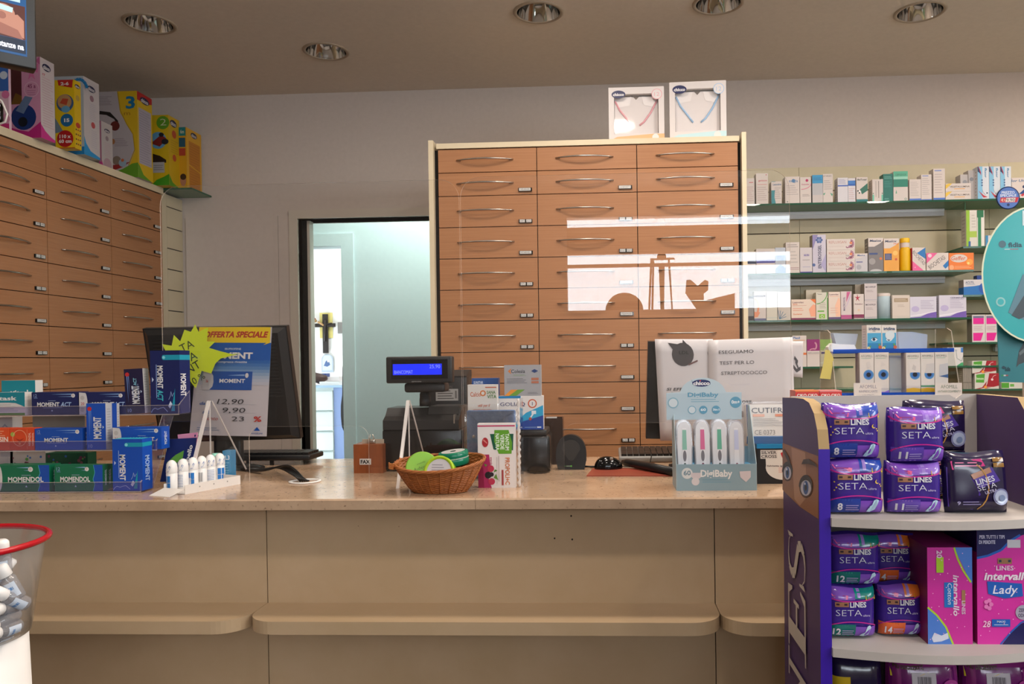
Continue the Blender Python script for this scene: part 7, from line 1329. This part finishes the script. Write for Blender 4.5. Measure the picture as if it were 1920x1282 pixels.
places = ['upright, nearest the rim front','leaning at the left picture edge, high up','with white cap at the right side of the tub','lying across, a little below the white caps','leaning against the right wall of the tub','tilted, second layer at the picture edge','lying low with its cap to the right','lying low at the picture edge','lowest at the right side of the tub','at the very bottom by the picture edge']
for (x, y, r1, r2), pl_ in zip(spots_b, places):
    p = aY(x, y, BYY-.035); bottle(p.x-rc.x, -.035, p.z, r1, r2, 0, 'small clear bottle %s' % pl_, .86)
# heap that fills the hidden part of the tub
# ================================================================ office seen through the doors
oy = YO-.004
def ob(name, lab, cat, x0, x1, y0, y1, Y, d, m, **k):
    a = aY(x0, y1, Y); b = aY(x1, y0, Y); return tag(MB().box(a.x, b.x, Y-d, Y, a.z, b.z, m).build(name), lab, cat, **k)
cr = empty('crucifix', 'dark wooden crucifix on the office wall', 'crucifix', (aY(611.5, 630, oy).x, oy, aY(611.5, 626, oy).z))
o0 = Vector(cr.location); mat('dark_wood', '#231c18', .5)
def rel(x, y, Y=oy): p = aY(x, y, Y); return p-o0
a, b = rel(607.5, 662), rel(616, 589); MB().box(a.x, b.x, -.03, -.012, a.z, b.z, 'dark_wood').build('upright', cr)
a, b = rel(592.6, 613.5), rel(630, 606); MB().box(a.x, b.x, -.031, -.011, a.z, b.z, 'dark_wood').build('crossbar', cr)
mb = MB(); a = rel(611.5, 640); b = rel(611.5, 600); mb.tube([a+Vector((0,-.035,0)), (a+b)/2+Vector((0,-.04,0)), b+Vector((0,-.038,0))], [.010,.016,.012], 'dark_wood', 8); mb.tube([rel(600,606)+Vector((0,-.036,0)), rel(611.5,609)+Vector((0,-.04,0)), rel(624,606)+Vector((0,-.036,0))], .008, 'dark_wood', 6); mb.build('figure', cr)
ob('yellow_paper', 'yellow paper sheet behind the crucifix', 'paper', 600, 623.5, 586, 634, oy, .002, '#d8c878')
mb = MB(); rnd = random.Random(2)
for i in range(9):
    p = rel(580+i*1.8, 600+rnd.uniform(-3, 5)); mb.lathe([(0,-.018),(.018,-.008),(.020,.004),(.010,.016),(0,.018)], ['#5c1c1c','#7a3024','#a08050'][i % 3], 8, (p.x+o0.x, oy-.05, p.z+o0.z))
mb.tube([aY(596,603,oy-.05), aY(607,610,oy-.045)], .01, '#b8905c', 6)
tag(mb.build('dried_flowers'), 'bunch of dried red flowers beside the crucifix', 'flowers')
a, b = aY(603.6, 698, oy), aY(625.5, 674, oy); mb = MB(); w_ = (b.x-a.x)/2; mb.prism([(a.x,a.z),(b.x,a.z)]+[(a.x+w_+w_*cos(radians(t)), b.z+w_*.9*sin(radians(t))) for t in range(0, 181, 15)], oy-.012, oy, '#a8b4c0')
A = Art(mb, (a.x,oy-.012,a.z), (1,0,0), (0,0,1), 2*w_, b.z-a.z+w_); A.run([('p',[(.1,.12),(.9,.12),(.9,.7),(.75,.9),(.25,.9),(.1,.7)],'#c3ccd4'),('c',.5,.48,.20,'#7f90a8'),('p',[(.2,.35),(.4,.62),(.6,.66),(.75,.4),(.5,.3)],'#4a6490'),('c',.58,.6,.10,'#d0c8c4')])
tag(mb.build('arched_plaque'), 'small pale blue arched plaque under the crucifix', 'plaque')
ob('picture_frame', 'small dark framed picture beside the office door edge', 'picture', 634, 645, 604, 625, oy, .01, '#7a7672')
UY = 6.9; a = aY(576.8, 727, UY); b = aY(625, 727, UY)
du = empty('drawer_unit', 'white office drawer unit under the crucifix', 'drawer unit', (a.x, UY, 0)); W = b.x-a.x
mb = MB(); mb.box(0, W, .004, .5, 0, a.z, '#dfe8e6'); mb.build('carcass', du); mb = MB(); mb.box(-.01, W+.14, -.01, .52, a.z, a.z+.02, '#a8c4dc'); mb.build('top', du)
ys = [731, 770, 808, 845, 880]
for k in range(4):
    z1_, z0_ = aY(600, ys[k], UY).z, aY(600, ys[k+1], UY).z
    d_ = MB().box(.004, W-.004, -.016, .004, z0_+.006, z1_-.006, '#e3ebe9').build('drawer', du); MB().box(.01, W-.01, -.022, -.016, z1_-.014, z1_-.008, '#b8c4c4').build('handle_rail', d_)
a2 = aY(645, 700, UY+.02); MB().box(W+.001, W+.13, .0, .5, 0, a.z-.001, '#93a8d8').build('side_unit', du)
tz = a.z+.0203
mb = MB(); mb.tube([aY(574,722,UY+.1), aY(586,706,UY+.1), aY(600,710,UY+.1), aY(613,708,UY+.1)], [.02,.055,.05,.02], '#3a2420', 10); tag(mb.build('handbag'), 'dark brown bag slumped on the office drawer unit', 'bag')
def onu(name, lab, cat, x0, x1, y0, y1, Y, d, m): 
    a = aY(x0, y1, Y); b = aY(x1, y0, Y); return tag(MB().box(a.x, b.x, Y, Y+d, max(a.z, tz), b.z, m).build(name), lab, cat)
onu('paper_stack', 'white paper stack on the office drawer unit', 'papers', 599, 636, 715, 724, UY+.02, .2, '#e8e6e4')
o = onu('paper_stack', 'white box of papers further back on the office drawer unit', 'papers', 612, 636, 706, 714.5, UY+.12, .1, '#d8d4d6')
onu('file_box', 'small dark blue box on the office drawer unit', 'box', 600, 611.5, 700, 714, UY+.24, .1, '#1f3a7c')
mb = MB(); q = [aY(x, y, 6.2) for x, y in ((645,668),(642,690),(641.5,740),(639,760),(639,780),(641,800),(646,812),(656,812),(656,665))]; mb.prism([(p.x, p.z) for p in q], 6.2, 6.32, '#2c2a2c'); tag(mb.build('hanging_coat'), 'dark coat hanging behind the office door edge', 'coat')
mb = MB(); p = aY(803, 443, 3.72); q = aY(810, 566, 3.72); mb.rbox(xm-.045-.012, xm-.0402, 3.72, 3.95, q.z, p.z, .002, '#b8b2ac'); tag(mb.build('document_holder'), 'thin white document holder fixed to the left side of the tall drawer cabinet', 'holder')
mb = MB()
